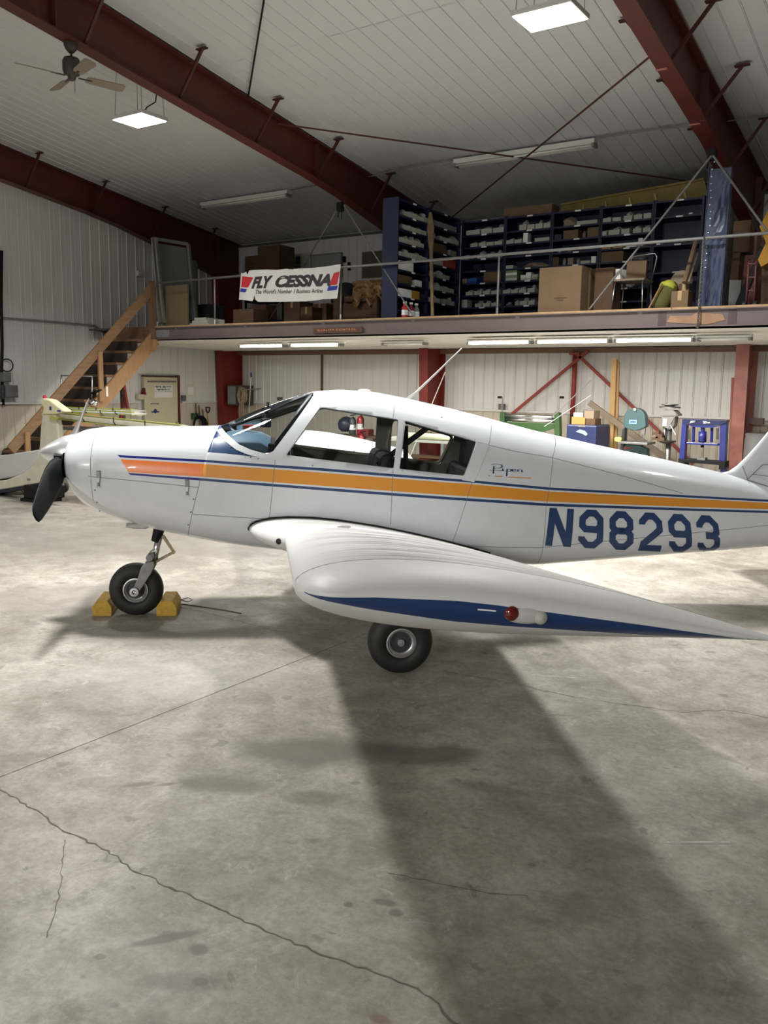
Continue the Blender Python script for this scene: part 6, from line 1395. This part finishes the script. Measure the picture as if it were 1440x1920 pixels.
# propeller: two tapering twisted blades
for s in (1, -1):
    a = math.radians(22.5); d = Vector((0, -s*math.cos(a), -s*math.sin(a))); ax = Vector((-1, 0, 0)); tang = ax.cross(d)
    c0 = HC+Vector((-.035, 0, 0)); mb = MB(); v = []; prof = [(.09, .04, .035, 60), (.16, .058, .03, 52), (.25, .078, .024, 44), (.40, .092, .018, 34), (.60, .094, .013, 26), (.80, .082, .010, 21), (.92, .070, .007, 18), (.975, .056, .005, 17), (1.0, .030, .003, 17)]
    for r, hw, th_, tw in prof:
        t = math.radians(tw); ch = tang*math.cos(t)+ax*math.sin(t)*1.0; nn = d.cross(ch)
        ctr = c0+d*r
        for k in range(12):
            q = 2*math.pi*k/12; v.append(ctr+ch*hw*math.cos(q)+nn*th_*math.sin(q))
    n = len(prof); mb.add(v, [(12*i+k, 12*i+(k+1) % 12, 12*i+12+(k+1) % 12, 12*i+12+k) for i in range(n-1) for k in range(12)]+[tuple(range(12))[::-1], tuple(range(12*n-12, 12*n))])
    part(mb, 'propeller_blade', M_prop if s > 0 else mat('blade_back', (.12, .115, .11), .4), smooth=True, label='matt black lower propeller blade' if s > 0 else 'grey upper propeller blade rising behind the cowling')
    mb = MB(); p = HC+Vector((0, 0, 0)); mb.obox(HC+d*.115+Vector((-.03, 0, 0)), ax*.055, tang*.05, d*.035); part(mb, 'blade_opening', M_black, sp_)
# ---------------------------------------------------------------- wings
def naca(x, t): return 5*t*(.2969*math.sqrt(x)-.126*x-.3516*x*x+.2843*x**3-.1036*x**4)
NX = 26; XS = [.5*(1-math.cos(math.pi*i/NX)) for i in range(NX+1)]
def le(v):
    if v < 1.12: return .93+.275*max(0, (v-.50)/.62)**1.7 if v > .5 else .93
    return 1.205
def zle(v): return .79+(v-1.0)*.1325 if v > 1.0 else .79+(1.0-v)*.02
def zte(v): return .575+(v-.53)*.1235
def wsec(v, tf=1.0, du=0.0, flat=0.0, te_drop=0.0):
    a, z0 = le(v)+du, zle(v); b_, z1 = 2.90, zte(v)-te_drop; ch = b_-a; up = []; lo = []
    for x in XS:
        zc = z0+(z1-z0)*x+.018*ch*4*x*(1-x)*.5; th_ = naca(x, .15)*min(ch, 1.72)*tf
        up.append(L3(a+ch*x, v, zc+th_)); lo.append(L3(a+ch*x, v, zc-th_*.88))
    return up[::-1]+lo[1:]
def wing_mesh(vs_, s):
    mb = MB(); P = []; m = 0
    for (v, tf, du, te) in vs_:
        q = wsec(v, tf, du, te_drop=te); P += [Vector((p.x, p.y*s, p.z)) for p in q]; m = len(q)
    n = len(vs_); mb.add(P, [(m*i+k, m*i+k+1, m*i+m+k+1, m*i+m+k) for i in range(n-1) for k in range(m-1)]+[(m*i+m-1, m*i, m*i+m, m*i+2*m-1) for i in range(n-1)])
    return mb, m, n
M_wingmix = M_wing
for s, side_ in ((1, 'left'), (-1, 'right')):
    vs_ = [(.50, 1, 0, 0), (.56, 1, 0, 0), (.62, 1, 0, 0), (.70, 1, 0, 0), (.80, 1, 0, 0), (.90, 1, 0, 0), (1.0, 1, 0, 0), (1.06, 1, 0, 0), (1.12, 1, 0, 0)]+[(v, 1, 0, 0) for v in np.linspace(1.3, 4.20, 12)]
    mb, m, n = wing_mesh(vs_, s)
    # weathered inboard upper skin
    mid = len(XS)-1; k = 0
    for i in range(n-1):
        for j in range(m-1):
            pass
    wg = part(mb, 'wing', [M_wing, M_walk], smooth=True, label=f'white {side_} wing'+(' reaching toward the camera' if s > 0 else ' beyond the cabin'), auto=1.2)
    if s > 0:
        # thin lap seams and rivet lines, lying on the skin
        def wsurf(v, x, off=.0012):
            a, z0 = le(v), zle(v); ch = 2.90-a; return L3(a+ch*x, v, z0+(zte(v)-z0)*x+.018*ch*2*x*(1-x)+naca(x, .15)*min(ch, 1.72)+off)
        def wstrip(v0, w_, x0, x1, m, name, N=40, taper=0, off=.0012, lab=None):
            mb = MB(); P = []
            for i in range(N+1):
                x = x0+(x1-x0)*(i/N)**1.6; jit = taper*math.sin(i*1.7)*.01
                P += [wsurf(v0-w_/2+jit, x, off), wsurf(v0+w_/2-jit, x, off)]
            mb.add(P, [(2*i, 2*i+1, 2*i+3, 2*i+2) for i in range(N)]); return part(mb, name, m, wg, label=lab)
        for v0, w_, x0, x1 in ((1.16, .006, .012, .62), (1.30, .006, 0.004, .98), (1.85, .004, .004, .98), (2.45, .004, .02, .9), (3.05, .004, .02, .9)):
            wstrip(v0, w_, x0, x1, M_seam if v0 < 1.4 else mat('rivet_line', (.45, .45, .44), .7), 'skin_seam')
        mb = MB(); P = []; N1, N2 = 40, 30
        for i in range(N1+1):
            for j in range(N2+1):
                x = .002+.93*(i/N1)**1.6; v = 1.17+(4.19-1.17)*j/N2; P.append(wsurf(v, x, .0008))
        FF = []
        for i in range(N1):
            for j in range(N2):
                x = 1; v = 2
                FF.append((i*(N2+1)+j, i*(N2+1)+j+1, (i+1)*(N2+1)+j+1, (i+1)*(N2+1)+j))
        M_dirt = bpy.data.materials.new('weathered_skin'); M_dirt.use_nodes = True; nt = M_dirt.node_tree; b = nt.nodes['Principled BSDF']
        tc = nt.nodes.new('ShaderNodeTexCoord'); mp = nt.nodes.new('ShaderNodeMapping'); mp.inputs['Scale'].default_value = (.9, 5.5, 1); nz = nt.nodes.new('ShaderNodeTexNoise'); nz.inputs['Scale'].default_value = 2.2; nz.inputs['Detail'].default_value = 7; nz.inputs['Roughness'].default_value = .65
        rp = nt.nodes.new('ShaderNodeValToRGB'); rp.color_ramp.elements[0].position = .42; rp.color_ramp.elements[0].color = (.27, .265, .25, 1); rp.color_ramp.elements[1].position = .60; rp.color_ramp.elements[1].color = (.64, .64, .63, 1)
        nt.links.new(tc.outputs['Object'], mp.inputs[0]); nt.links.new(mp.outputs[0], nz.inputs['Vector']); nt.links.new(nz.outputs['Fac'], rp.inputs[0]); sx = nt.nodes.new('ShaderNodeSeparateXYZ'); mr = nt.nodes.new('ShaderNodeMapRange'); mr.inputs[1].default_value = 1.24; mr.inputs[2].default_value = 1.62; mx_ = nt.nodes.new('ShaderNodeMixRGB'); mx_.inputs[1].default_value = (.65, .65, .64, 1); nt.links.new(tc.outputs['Object'], sx.inputs[0]); nt.links.new(sx.outputs[0], mr.inputs[0]); nt.links.new(mr.outputs[0], mx_.inputs[0]); nt.links.new(rp.outputs[0], mx_.inputs[2]); nt.links.new(mx_.outputs[0], b.inputs['Base Color']); b.inputs['Roughness'].default_value = .5
        mb.add(P, FF); part(mb, 'weathered_skin', M_dirt, wg, recalc=False, smooth=True, label='dull weathered upper wing skin')
        # fuel cap
        c_ = wsurf(1.02, .28, .002); mb = MB(); mb.lathe(c_, (-.05, 0, 1), [(0, .05), (.006, .05), (.009, .02), (.009, 0)], 20); part(mb, 'fuel_cap', M_alu, wg)
        mb = MB(); c_ = L3(1.165, 1.06, .80); mb.lathe(c_, (.5, .8, 0), [(-.012, 0), (-.012, .022), (.012, .022), (.013, 0)], 14); part(mb, 'leading_edge_vent', M_seal, wg)
    # root seal
    mb = MB(); P = []
    for x in [.0, .01, .03, .08, .15, .25, .35, .5, .65, .8, .9, .97]:
        a, z0 = le(.53), zle(.53); ch = 2.9-a; P.append(Vector((a+ch*x, -s*(.552-.06*max(0, x-.7)), z0+(zte(.53)-z0)*x+.018*ch*2*x*(1-x)+naca(x, .15)*1.72+.006)))
    Pl = []
    for x in [.0, .03, .08, .15, .25, .4, .6]:
        Pl.append(Vector((a+ch*x, -s*.552, z0+(zte(.53)-z0)*x+.018*ch*2*x*(1-x)-naca(x, .15)*1.72*.88)))
    mb.tube(Pl[::-1]+P, [.006]*len(Pl)+[.010]*len(P), 6); part(mb, 'root_seal', M_seal, wg)
    # wing tip fairing
    tv = []
    for t in np.linspace(0, 1, 15):
        q = math.sin(t*math.pi/2); v = 4.20+.28*q; tf = max(.012, math.cos(t*math.pi/2)**.85); du = .10*(1-math.cos(t*math.pi/2))**1.3*1.6; tv.append((v, tf, du, -.0))
    mb, m, n = wing_mesh(tv, s)
    mb.f.append(tuple(range((n-1)*m, n*m))); mb.m.append(0)
    tp = mb.build('wing_tip', [M_wing, M_navyw], AP, local=True, smooth=True, auto=1.4)
    # blue flash painted on the fairing
    b3 = bmesh.new(); b3.from_mesh(tp.data)
    bmesh.ops.subdivide_edges(b3, edges=[e for e in b3.edges if abs((e.verts[0].co-e.verts[1].co).x) > .05], cuts=1)
    topc = [(1.235, 1.243), (1.457, 1.243), (1.72, 1.228), (1.963, 1.198), (2.364, 1.135), (2.752, 1.077), (2.93, 1.05)]
    botc = [(1.235, 1.241), (1.285, 1.230), (1.457, 1.196), (1.722, 1.151), (1.993, 1.122), (2.367, 1.088), (2.753, 1.060), (2.93, 1.045)]
    poly = botc+topc[::-1]
    F = [f for f in b3.faces if abs(f.calc_center_median().y) > 4.2]
    P_ = [np.array(p) for p in poly]
    ar = sum(P_[i][0]*P_[(i+1) % len(P_)][1]-P_[(i+1) % len(P_)][0]*P_[i][1] for i in range(len(P_)))
    if ar < 0: P_ = P_[::-1]
    for i in range(len(P_)):
        a_, b_ = P_[i], P_[(i+1) % len(P_)]; d_ = b_-a_
        if np.linalg.norm(d_) < 1e-4: continue
        nrm = Vector((-d_[1], 0, d_[0])); co = Vector((a_[0], 0, a_[1])); geom = set(F)
        for f in F: geom.update(f.edges); geom.update(f.verts)
        r = bmesh.ops.bisect_plane(b3, geom=list(geom), dist=1e-6, plane_co=co, plane_no=nrm)
        F = [f for f in r['geom'] if isinstance(f, bmesh.types.BMFace) and f.is_valid and (f.calc_center_median()-co).dot(nrm) > 0]
    for f in F: f.material_index = 1
    b3.to_mesh(tp.data); b3.free()
    tp['label'] = f'white {side_} wing tip fairing with a tapering blue flash'
    # navigation lights
    if s > 0:
        zc = onac(985, 1152, 4.47)
        base = L3(zc[0], 4.465, zc[1]); mb = MB(); v = []
        for a_, b_, th_ in ((-.075, .045, 0), (0, 0, 0)): pass
        mb.lathe(base+Vector((0, .012, 0)), (0, -1, 0), [(0, .001), (0.0, .05), (.018, .044), (.028, .03), (.03, 0)], 22)
        q_ = mb; q_.v = [tuple(Vector(p)+Vector(((p[0]-base.x)*.75, 0, -(p[0]-base.x)*.10-(p[2]-base.z)*.28))) for p in q_.v]
        nl = part(q_, 'navigation_light', mat('light_base', (.62, .62, .60), .35, .3), tp, smooth=True, label='teardrop metal light base')
        mb = MB(); c_ = base+Vector((-.048, -.012, .006)); mb.lathe(c_, (0, -1, 0), [(-.005, .026), (.003, .025), (.010, .018), (.013, 0)], 18); part(mb, 'red_lens', mat('lens_red', srgb(96, 14, 12), .12, coat=.6), tp, smooth=True)
        mb = MB(); c_ = base+Vector((.050, -.010, -.010)); mb.lathe(c_, (0, -1, 0), [(-.005, .024), (.005, .023), (.015, .015), (.018, 0)], 18); part(mb, 'clear_lens', mat('lens_clear', (.42, .42, .38), .08, coat=.8), tp, smooth=True)
        for px_, py_, L_ in ((911, 1142, .03), (619, 1120, .006)):
            u_, z_ = onac(px_, py_, 4.468); mb = MB(); mb.obox(L3(u_, 4.482 if L_ > .01 else 4.455, z_), (L_, 0, -.003), (0, .002, 0), (0, 0, .0022 if L_ > .01 else .008)); part(mb, 'paint_chip', M_paper, tp)
# ---------------------------------------------------------------- tail
def slab_surface(name, pts, th_, axis='y', m=M_white, label=None, parent=AP):
    # lens-section surface from outline points: (leading, trailing) pairs
    mb = MB(); v = []; N = 14
    for (a_, b_) in pts:
        a_, b_ = Vector(a_), Vector(b_); d = b_-a_; nn = Vector((0, 1, 0)) if axis == 'y' else Vector((0, 0, 1))
        for k in range(N): 
            x = .5*(1-math.cos(math.pi*k/(N-1))); v.append(a_+d*x+nn*naca(min(x, .99), th_)*d.length)
        for k in range(N-2, 0, -1):
            x = .5*(1-math.cos(math.pi*k/(N-1))); v.append(a_+d*x-nn*naca(min(x, .99), th_)*d.length)
    m_ = 2*N-2; n = len(pts)
    mb.add(v, [(m_*i+k, m_*i+(k+1) % m_, m_*i+m_+(k+1) % m_, m_*i+m_+k) for i in range(n-1) for k in range(m_)]+[tuple(range(m_))[::-1], tuple(range(m_*(n-1), m_*n))])
    return part(mb, name, m, parent, smooth=True, label=label, auto=1.2)
g = [onac(x, y, .02) for x, y in ((1352, 886), (1368, 884), (1383, 874), (1400, 858), (1420, 836), (1440, 812))]
fin_le = [(4.86, 1.245)]+[(u+0.0, z) for u, z in g]
u5, z5 = fin_le[-1]; fin_le += [(u5+.18, z5+.22), (u5+.38, z5+.47), (u5+.50, z5+.56)]
TEu = lambda z: 6.05+(z-1.2)*.22
pts = []
for (u, z) in fin_le[1:]: pts.append((L3(u, 0, z), L3(TEu(z), 0, z)))
pts = [(L3(5.0, 0, 1.14), L3(6.0, 0, .95)), (L3(4.98, 0, 1.19), L3(6.02, 0, 1.05))]+pts[1:]
fin = slab_surface('vertical_fin', pts, .10)
slab_surface('rudder', [(L3(TEu(z)+.01, 0, z), L3(TEu(z)+.36, 0, z-.02)) for z in (.80, 1.2, 1.7, z5+.55)], .12)
mb = MB(); 
for q in (((1390, 873), (1400, 898)), ((1400, 898), (1428, 871)), ((1410, 889), (1440, 893)), ((1428, 871), (1440, 871)), ((1398, 899), (1440, 912))):
    P = [onac(*p, .045) for p in q]; mb.bar(L3(P[0][0], .060, P[0][1]), L3(P[1][0], .062, P[1][1]), .004, .005)
part(mb, 'fin_seam', M_seam, fin)
for s in (1, -1):
    slab_surface('stabilator', [(L3(5.55, s*.03, .93), L3(6.30, s*.03, .88)), (L3(5.60, s*.8, .93), L3(6.32, s*.8, .88)), (L3(5.68, s*1.45, .93), L3(6.33, s*1.45, .88)), (L3(5.80, s*1.52, .92), L3(6.30, s*1.52, .89))], .09, 'z')
# ---------------------------------------------------------------- undercarriage
def wheel(c, r, w_, parent=AP, s=-1):
    mb = MB(); h = w_/2; ax = (0, -1, 0)
    prof = [(-h*.80, r*.47), (-h*.98, r*.56), (-h, r*.72), (-h*.88, r*.87), (-h*.6, r*.965), (-h*.25, r), (h*.25, r), (h*.6, r*.965), (h*.88, r*.87), (h, r*.72), (h*.98, r*.56), (h*.80, r*.47), (h*.3, r*.46), (-h*.3, r*.46), (-h*.80, r*.47)]
    mb.lathe(c, ax, prof, 48)
    # flattened foot where it meets the floor
    mb.v = [(p[0], p[1], max(p[2], .0015)) for p in mb.v]
    t = part(mb, 'tyre', M_rubber, parent, smooth=True)
    mb = MB(); mb.lathe(c, ax, [(h*.62, r*.47), (h*.80, r*.465), (h*.82, r*.42), (h*.60, r*.38), (h*.55, r*.34), (h*.40, r*.32), (h*.35, r*.12), (h*.75, r*.11), (h*.78, 0)], 36); part(mb, 'rim', mat('rim_cast', (.50, .50, .50), .38, .85), parent, smooth=True, auto=.7)
    mb = MB(); mb.lathe(c, ax, [(h*.42, r*.335), (h*.43, r*.15), (h*.44, r*.12)], 30); part(mb, 'wheel_recess', M_dark, parent)
    mb = MB(); mb.lathe(c, ax, [(-h*.6, r*.46), (-h*.5, r*.1), (-h*.8, 0)], 30); part(mb, 'inner_rim', MATS['rim_cast'], parent)
    return t
NWu, _ = onac(253, 1106, .08); wheel(L3(NWu+.0, 0, .214), .218, .155)
part(MB().tube([L3(NWu, .125, .214), L3(NWu, -.125, .214)], .018, 12), 'axle', M_chrome, smooth=True)
mb = MB(); mb.lathe(L3(NWu, .115, .214), (0, -1, 0), [(0, .036), (.016, .036), (.017, .018), (.008, .016), (.007, 0)], 22); part(mb, 'axle_nut', M_alu, smooth=False)
mb = MB()
p0 = onac(296, 1004, 0); p1 = onac(290, 1030, 0); pf = onac(281, 1050, .09)
for s in (1, -1):
    pts = [onac(x, y, .10) for x, y in ((271, 1056), (288, 1052), (290, 1060), (283, 1076), (263, 1107), (257, 1113), (249, 1112), (250, 1104), (258, 1085), (265, 1064))]
    mb.poly([L3(a_, s*.108, b_) for a_, b_ in pts], (0, s*.020, 0))
mb.tube([L3(pf[0]-.0, .115, pf[1]+.02), L3(pf[0], -.115, pf[1]+.02)], .03, 10)
part(mb, 'fork', M_steel, bevel=.004)
a_, b_ = onac(287, 1052, 0), onac(299, 1003, 0)
part(MB().tube([L3(a_[0], 0, a_[1]-.03), L3(b_[0], 0, b_[1])], .028, 16), 'oleo_strut', M_chrome, smooth=True)
c0, c1 = onac(300, 996, 0), onac(296, 1010, 0)
mb = MB(); d_ = (L3(c1[0], 0, c1[1])-L3(c0[0], 0, c0[1])); mb.lathe(L3(c0[0], 0, c0[1]+.04), d_, [(0, .05), (.05, .043), (.09, .04), (.13, .037), (.131, .0)], 18); part(mb, 'strut_boot', M_black, smooth=True, auto=.6)
mb = MB(); k0, k1, k2 = onac(305, 1004, 0), onac(326, 1035, 0), onac(294, 1052, 0)
for s in (.018, -.018):
    mb.bar(L3(k0[0], s, k0[1]), L3(k1[0], s*.4, k1[1]), .022, .018); mb.bar(L3(k1[0], s*.4, k1[1]), L3(k2[0], s, k2[1]), .022, .018)
mb.tube([L3(k1[0], .03, k1[1]), L3(k1[0], -.03, k1[1])], .012, 10); part(mb, 'torque_link', mat('link_tan', srgb(168, 156, 126), .45, .3, var=.2), label='tan V-shaped torque link')
for s in (1, -1):
    cu = 1.97; wheel(L3(cu+(.0), s*1.585, .214), .218, .165)
    part(MB().tube([L3(cu, s*1.44, .214), L3(cu, s*1.44, .62), L3(cu, s*1.44, .80)], [.03, .032, .045], 14), 'main_strut', M_steel, smooth=True)
    part(MB().tube([L3(cu, s*1.44, .214), L3(cu, s*1.60, .214)], .02, 10), 'axle', M_steel)
    part(MB().lathe(L3(cu, s*1.49, .214), (0, 1, 0), [(-.02, 0), (-.02, .09), (.0, .09), (.001, 0)], 20), 'brake_disc', M_alu)
    mb = MB(); mb.bar(L3(cu+.03, s*1.44, .66), L3(cu+.13, s*1.44, .47), .02); mb.bar(L3(cu+.13, s*1.44, .47), L3(cu+.03, s*1.44, .28), .02); part(mb, 'torque_link', MATS['link_tan'])
# aerials and roof beacon
a_ = onac(763, 746, 0); b_ = onac(866, 653, 0)
mb = MB(); A0 = L3(a_[0]+.02, 0, a_[1]-.01); B0 = L3(b_[0], 0, b_[1]); mb.tube([A0, A0.lerp(B0, .12), A0.lerp(B0, .5), B0], [.020, .011, .008, .005], 10); part(mb, 'aerial', M_fix, smooth=True, label='long white whip aerial')
c_ = onac(778, 749, 0); mb = MB(); mb.poly([L3(a_[0]-.02, .015, a_[1]-.012), L3(c_[0]+.03, .015, c_[1]-.01), L3(a_[0]+.09, .006, a_[1]+.065)], (0, .03, 0)); part(mb, 'aerial_base', M_fix)
d0 = onac(683, 731, 0); part(MB().lathe(L3(d0[0], 0, d0[1]-.012), (0, 0, 1), [(0, .055), (.012, .05), (.02, .02), (.021, 0)], 18), 'roof_vent', M_fix, smooth=True)
# registration and maker's script on the fuselage side
l, r_, b__, t_, m_, c_ = .085, .575, .085, .915, .5, .15; g = .09
up_loop = [(l+c_, t_), (r_-c_, t_), (r_, t_-c_), (r_, m_+g), (r_-g, m_), (l+g, m_), (l, m_+g), (l, t_-c_)]
lo_loop = [(l+g, m_), (r_-g, m_), (r_, m_-g), (r_, b__+c_), (r_-c_, b__), (l+c_, b__), (l, b__+c_), (l, m_-g)]
GL = {'N': ([([(l, 0), (l, 1)], 0), ([(r_, 0), (r_, 1)], 0), ([(l+.01, .97), (r_-.01, .03)], 0)]),
      '9': ([(up_loop, 1), ([(r_, m_+g), (r_, b__+c_), (r_-c_, b__), (l+c_, b__), (l, b__+c_), (l, b__+.22)], 0)]),
      '8': ([(up_loop, 1), (lo_loop, 1)]),
      '2': ([([(l, t_-.22), (l, t_-c_), (l+c_, t_), (r_-c_, t_), (r_, t_-c_), (r_, m_+.08), (l+.02, b__+.12), (l+.0, b__), (r_+.05, b__)], 0)]),
      '3': ([([(l, t_-.22), (l, t_-c_), (l+c_, t_), (r_-c_, t_), (r_, t_-c_), (r_, m_+g), (r_-g, m_), (l+.16, m_)], 0), ([(r_-g, m_), (r_, m_-g), (r_, b__+c_), (r_-c_, b__), (l+c_, b__), (l, b__+c_), (l, b__+.22)], 0)])}
def surf_map(c00, c10, c01, c11, off):
    A_, B_, C_, D_ = [np.array(S(*p)) for p in (c00, c10, c01, c11)]
    def fn(u, v):
        p = (A_*(1-u)+B_*u)*(1-v)+(C_*(1-u)+D_*u)*v; return skin_pt(p[0], p[1], off)
    return fn
fn = surf_map((1022, 1023), (1335, 1035), (1031, 952), (1343, 967.5), .0022)
mb = MB(); W_ = .66; gap = .175; tot = 6*W_+5*gap; x = 0
for ch_ in 'N98293':
    for quad in strokes([(p_, bool(c)) for p_, c in GL[ch_]], .088 if ch_ != 'N' else .092):
        Q = [np.array(q_) for q_ in quad]; n_ = 4; v = []
        for j in range(n_+1):
            for i in range(n_+1):
                p_ = (Q[0]*(1-i/n_)+Q[1]*i/n_)*(1-j/n_)+(Q[3]*(1-i/n_)+Q[2]*i/n_)*j/n_; v.append(fn((x+p_[0]+.0)/tot, min(1.02, max(-.02, p_[1]))))
        mb.add(v, [(j*(n_+1)+i, j*(n_+1)+i+1, (j+1)*(n_+1)+i+1, (j+1)*(n_+1)+i) for j in range(n_) for i in range(n_)])
    x += W_+gap
part(mb, 'registration_lettering', M_navy, recalc=False, label='large navy registration N98293')
# script: hand drawn strokes
fn = surf_map((915, 892), (997, 897), (917, 870), (999, 875), .0022)
PP = [([(.02, .42), (.30, .42)], 0), ([(.14, .80), (.14, .10)], 0), ([(.06, .93), (.16, 1.0), (.34, .98), (.38, .82), (.32, .66), (.16, .60)], 0), ([(.40, .62), (.40, .42), (.50, .42)], 0), ([(.52, .62), (.52, -.08)], 0), ([(.52, .60), (.62, .62), (.64, .50), (.60, .42), (.52, .42)], 0),
      ([(.66, .52), (.76, .52), (.75, .62), (.68, .62), (.66, .50), (.70, .42), (.80, .42)], 0), ([(.83, .42), (.83, .62), (.94, .62), (.95, .42), (1.0, .42)], 0), ([(.30, .42), (.66, .42)], 0)]
mb = MB()
for q_ in strokes([([(a_*.80, b_) for a_, b_ in p_], bool(c)) for p_, c in PP], .016):
    mb.add([fn(p_[0], p_[1]*.9+.12) for p_ in q_], [(0, 1, 2, 3)])
part(mb, 'maker_script', M_navy, recalc=False, label='small navy cursive lettering')
mb = MB()
for a_, b_ in ((.0, .05), (.15, .33), (.45, .98)): mb.add([fn(a_, .03), fn(b_, .05), fn(b_, -.02), fn(a_, -.04)], [(0, 1, 2, 3)])
part(mb, 'script_underline', M_ochre, recalc=False)
# ---------------------------------------------------------------- cabin interior
part(MB().box(.9, 3.0, -.36, .36, .72, .75), 'cabin_floor', M_dark)
mb = MB(); P = []; 
for u, z, w_ in ((.74, 1.50, .40), (.85, 1.52, .44), (1.02, 1.50, .46), (1.10, 1.46, .46)): P += [(u, -w_, z-.10), (u, -w_*.8, z-.02), (u, -w_*.4, z+.01), (u, w_*.4, z+.01), (u, w_*.8, z-.02), (u, w_, z-.10)]
mb.add(P, [(6*i+k, 6*i+k+1, 6*i+7+k, 6*i+6+k) for i in range(3) for k in range(5)]); part(mb, 'glareshield', M_interb, smooth=True, recalc=False)
part(MB().box(1.08, 1.13, -.46, .46, 1.08, 1.45), 'instrument_panel', M_black, bevel=.01)
mb = MB(); mb.tube([(1.11, -.22, 1.28), (1.25, -.22, 1.28)], .012, 8); mb.tube([(1.26, -.22+math.cos(t)*.12, 1.30+math.sin(t)*.085) for t in np.linspace(-.6, math.pi+.6, 16)], .012, 8); part(mb, 'control_yoke', M_black, smooth=True)
mb = MB(); cpt = onac(498, 786, 0); mb.lathe(L3(cpt[0], .0, cpt[1]-.03), (0, 0, 1), [(-.035, 0), (-.035, .045), (.03, .045), (.04, .02), (.041, 0)], 16); mb.tube([L3(cpt[0], 0, cpt[1]), L3(cpt[0]+.02, 0, cpt[1]+.14)], .012, 8); part(mb, 'compass', M_dark, smooth=True, auto=.7)
rpt = onac(466, 797, 0); part(MB().box(rpt[0]-.045, rpt[0]+.045, -.05, .05, rpt[1]-.03, rpt[1]+.0), 'red_tag', mat('tag_red', srgb(214, 66, 40), .6))
M_seat = mat('seat_black', (.035, .035, .04), .6, var=.2)
def seat(u, v, name, lab, h=.55):
    mb = MB(); mb.box(u-.22, u+.22, -v-.19, -v+.19, .80, 1.0); part(mb, 'seat_cushion', M_seat, bevel=.03)
    mb = MB(); mb.obox(L3(u+.25, v, 1.12), (.05, 0, 0), (0, .19, 0), (.05, 0, .20+h*.1)); part(mb, 'seat_backrest', M_seat, bevel=.04, label=lab)
for v in (.22, -.24): seat(1.72, v, 'front', 'black front seat')
mb = MB(); mb.box(2.3, 2.62, -.45, .45, .82, 1.02); part(mb, 'rear_bench', M_seat, bevel=.03)
mb = MB(); mb.obox(L3(2.68, 0, 1.10), (.04, 0, 0), (0, .45, 0), (.05, 0, .16)); part(mb, 'rear_bench_backrest', M_seat, bevel=.03)
mb = MB(); P = [ (u, y, z) for (u, y, z) in ring(2.78, .955)]; 
mb.add(P+[(2.78, 0, 1.1)], [(k, (k+1) % NR, NR) for k in range(NR)]); part(mb, 'rear_bulkhead', mat('bulkhead_grey', srgb(74, 78, 76), .7), recalc=False)
# seat belts
mb = MB(); q0, q1 = onac(828, 795, .45), onac(727, 868, .2)
mb.bar(L3(2.36, .34, 1.60), L3(1.95, .30, 1.28), .045, .004, up=(0, 1, 0)); part(mb, 'seat_belt', M_black); mb = MB(); mb.bar(L3(2.16, .38, 1.60), L3(2.17, .38, 1.16), .04, .004, up=(0, 1, 0)); part(mb, 'seat_belt', M_black)
# far side window trims with rounded corners
for wq, rr in ((w1, .10), (w2, .05)):
    pc = rnd_poly([(p[0]*.955+.045*sum(q[0] for q in wq)/4, p[1]*.955+.045*sum(q[1] for q in wq)/4) for p in wq], rr, 6)
    mb = MB(); mb.tube([skin_pt(u, z, -.028, 1) for u, z in pc], .014, 6, closed=True); part(mb, 'window_trim', mat('trim_cream', srgb(150, 146, 126), .6), smooth=True)
    # filler between trim and frame corner
# parcel of trim: lower side panel inside far wall, near the pillars
mb = MB(); P = []
for u in np.linspace(2.02, 2.16, 4):
    for z in np.linspace(1.20, 1.76-.2*(u-2.0), 8): P.append(skin_pt(u, z, -.045, 1))
mb.add(P, [(8*i+j, 8*i+j+1, 8*i+9+j, 8*i+8+j) for i in range(3) for j in range(7)]); part(mb, 'pillar_trim', M_trim, recalc=False)
# ---------------------------------------------------------------- wheel chocks
def chock(px0, px1, label):
    a_, b_ = PZ(px0, 1156, 0), PZ(px1, 1156, 0); d = (b_-a_); w_ = d.length; d.normalize(); n_ = Vector((-d.y, d.x, 0))
    # prism running away from the camera, hexagonal end
    ax = (LF*-1).normalized(); o = thing('wheel_chock', label, 'chock', (a_+b_)/2+ax*.15); h = .13
    e = [(0, .012), (.02, 0), (.98, 0), (1, .012), (1, .075), (.80, h), (.22, h), (0, .075)]
    sd = ax.cross(Vector((0, 0, 1)));
    if sd.dot(d) < 0: sd = -sd
    pts = [a_+sd*(x*w_)+Vector((0, 0, z)) for x, z in e]
    MB().poly(pts, ax*.34).build('block', M_yell, o, bevel=.006)
    return o, a_, b_, ax
o1, *_ = chock(173, 209, 'yellow wooden wheel chock in front of the nose wheel')
o2, a_, b_, ax = chock(293, 331, 'yellow wooden wheel chock behind the nose wheel, with a wire loop')
c_ = b_+ax*.32+Vector((0, 0, .06)); dd = (b_-a_).normalized()
MB().tube([c_, c_+dd*.06+Vector((0, 0, .02)), c_+dd*.10+Vector((0, 0, .0)), c_+dd*.06+Vector((0, 0, -.02)), c_], .004, 5).build('wire_loop', M_steel, o2)
ropes = [PZ(331, 1134, .004), PZ(345, 1133, .004), PZ(380, 1138, .004), PZ(420, 1144, .004), PZ(452, 1150, .004)]
solo(MB().tube(ropes, .005, 5), 'thin_cord', mat('cord_grey', srgb(82, 76, 70), .8), 'thin grey cord trailing on the floor from the rear wheel chock', 'cord')
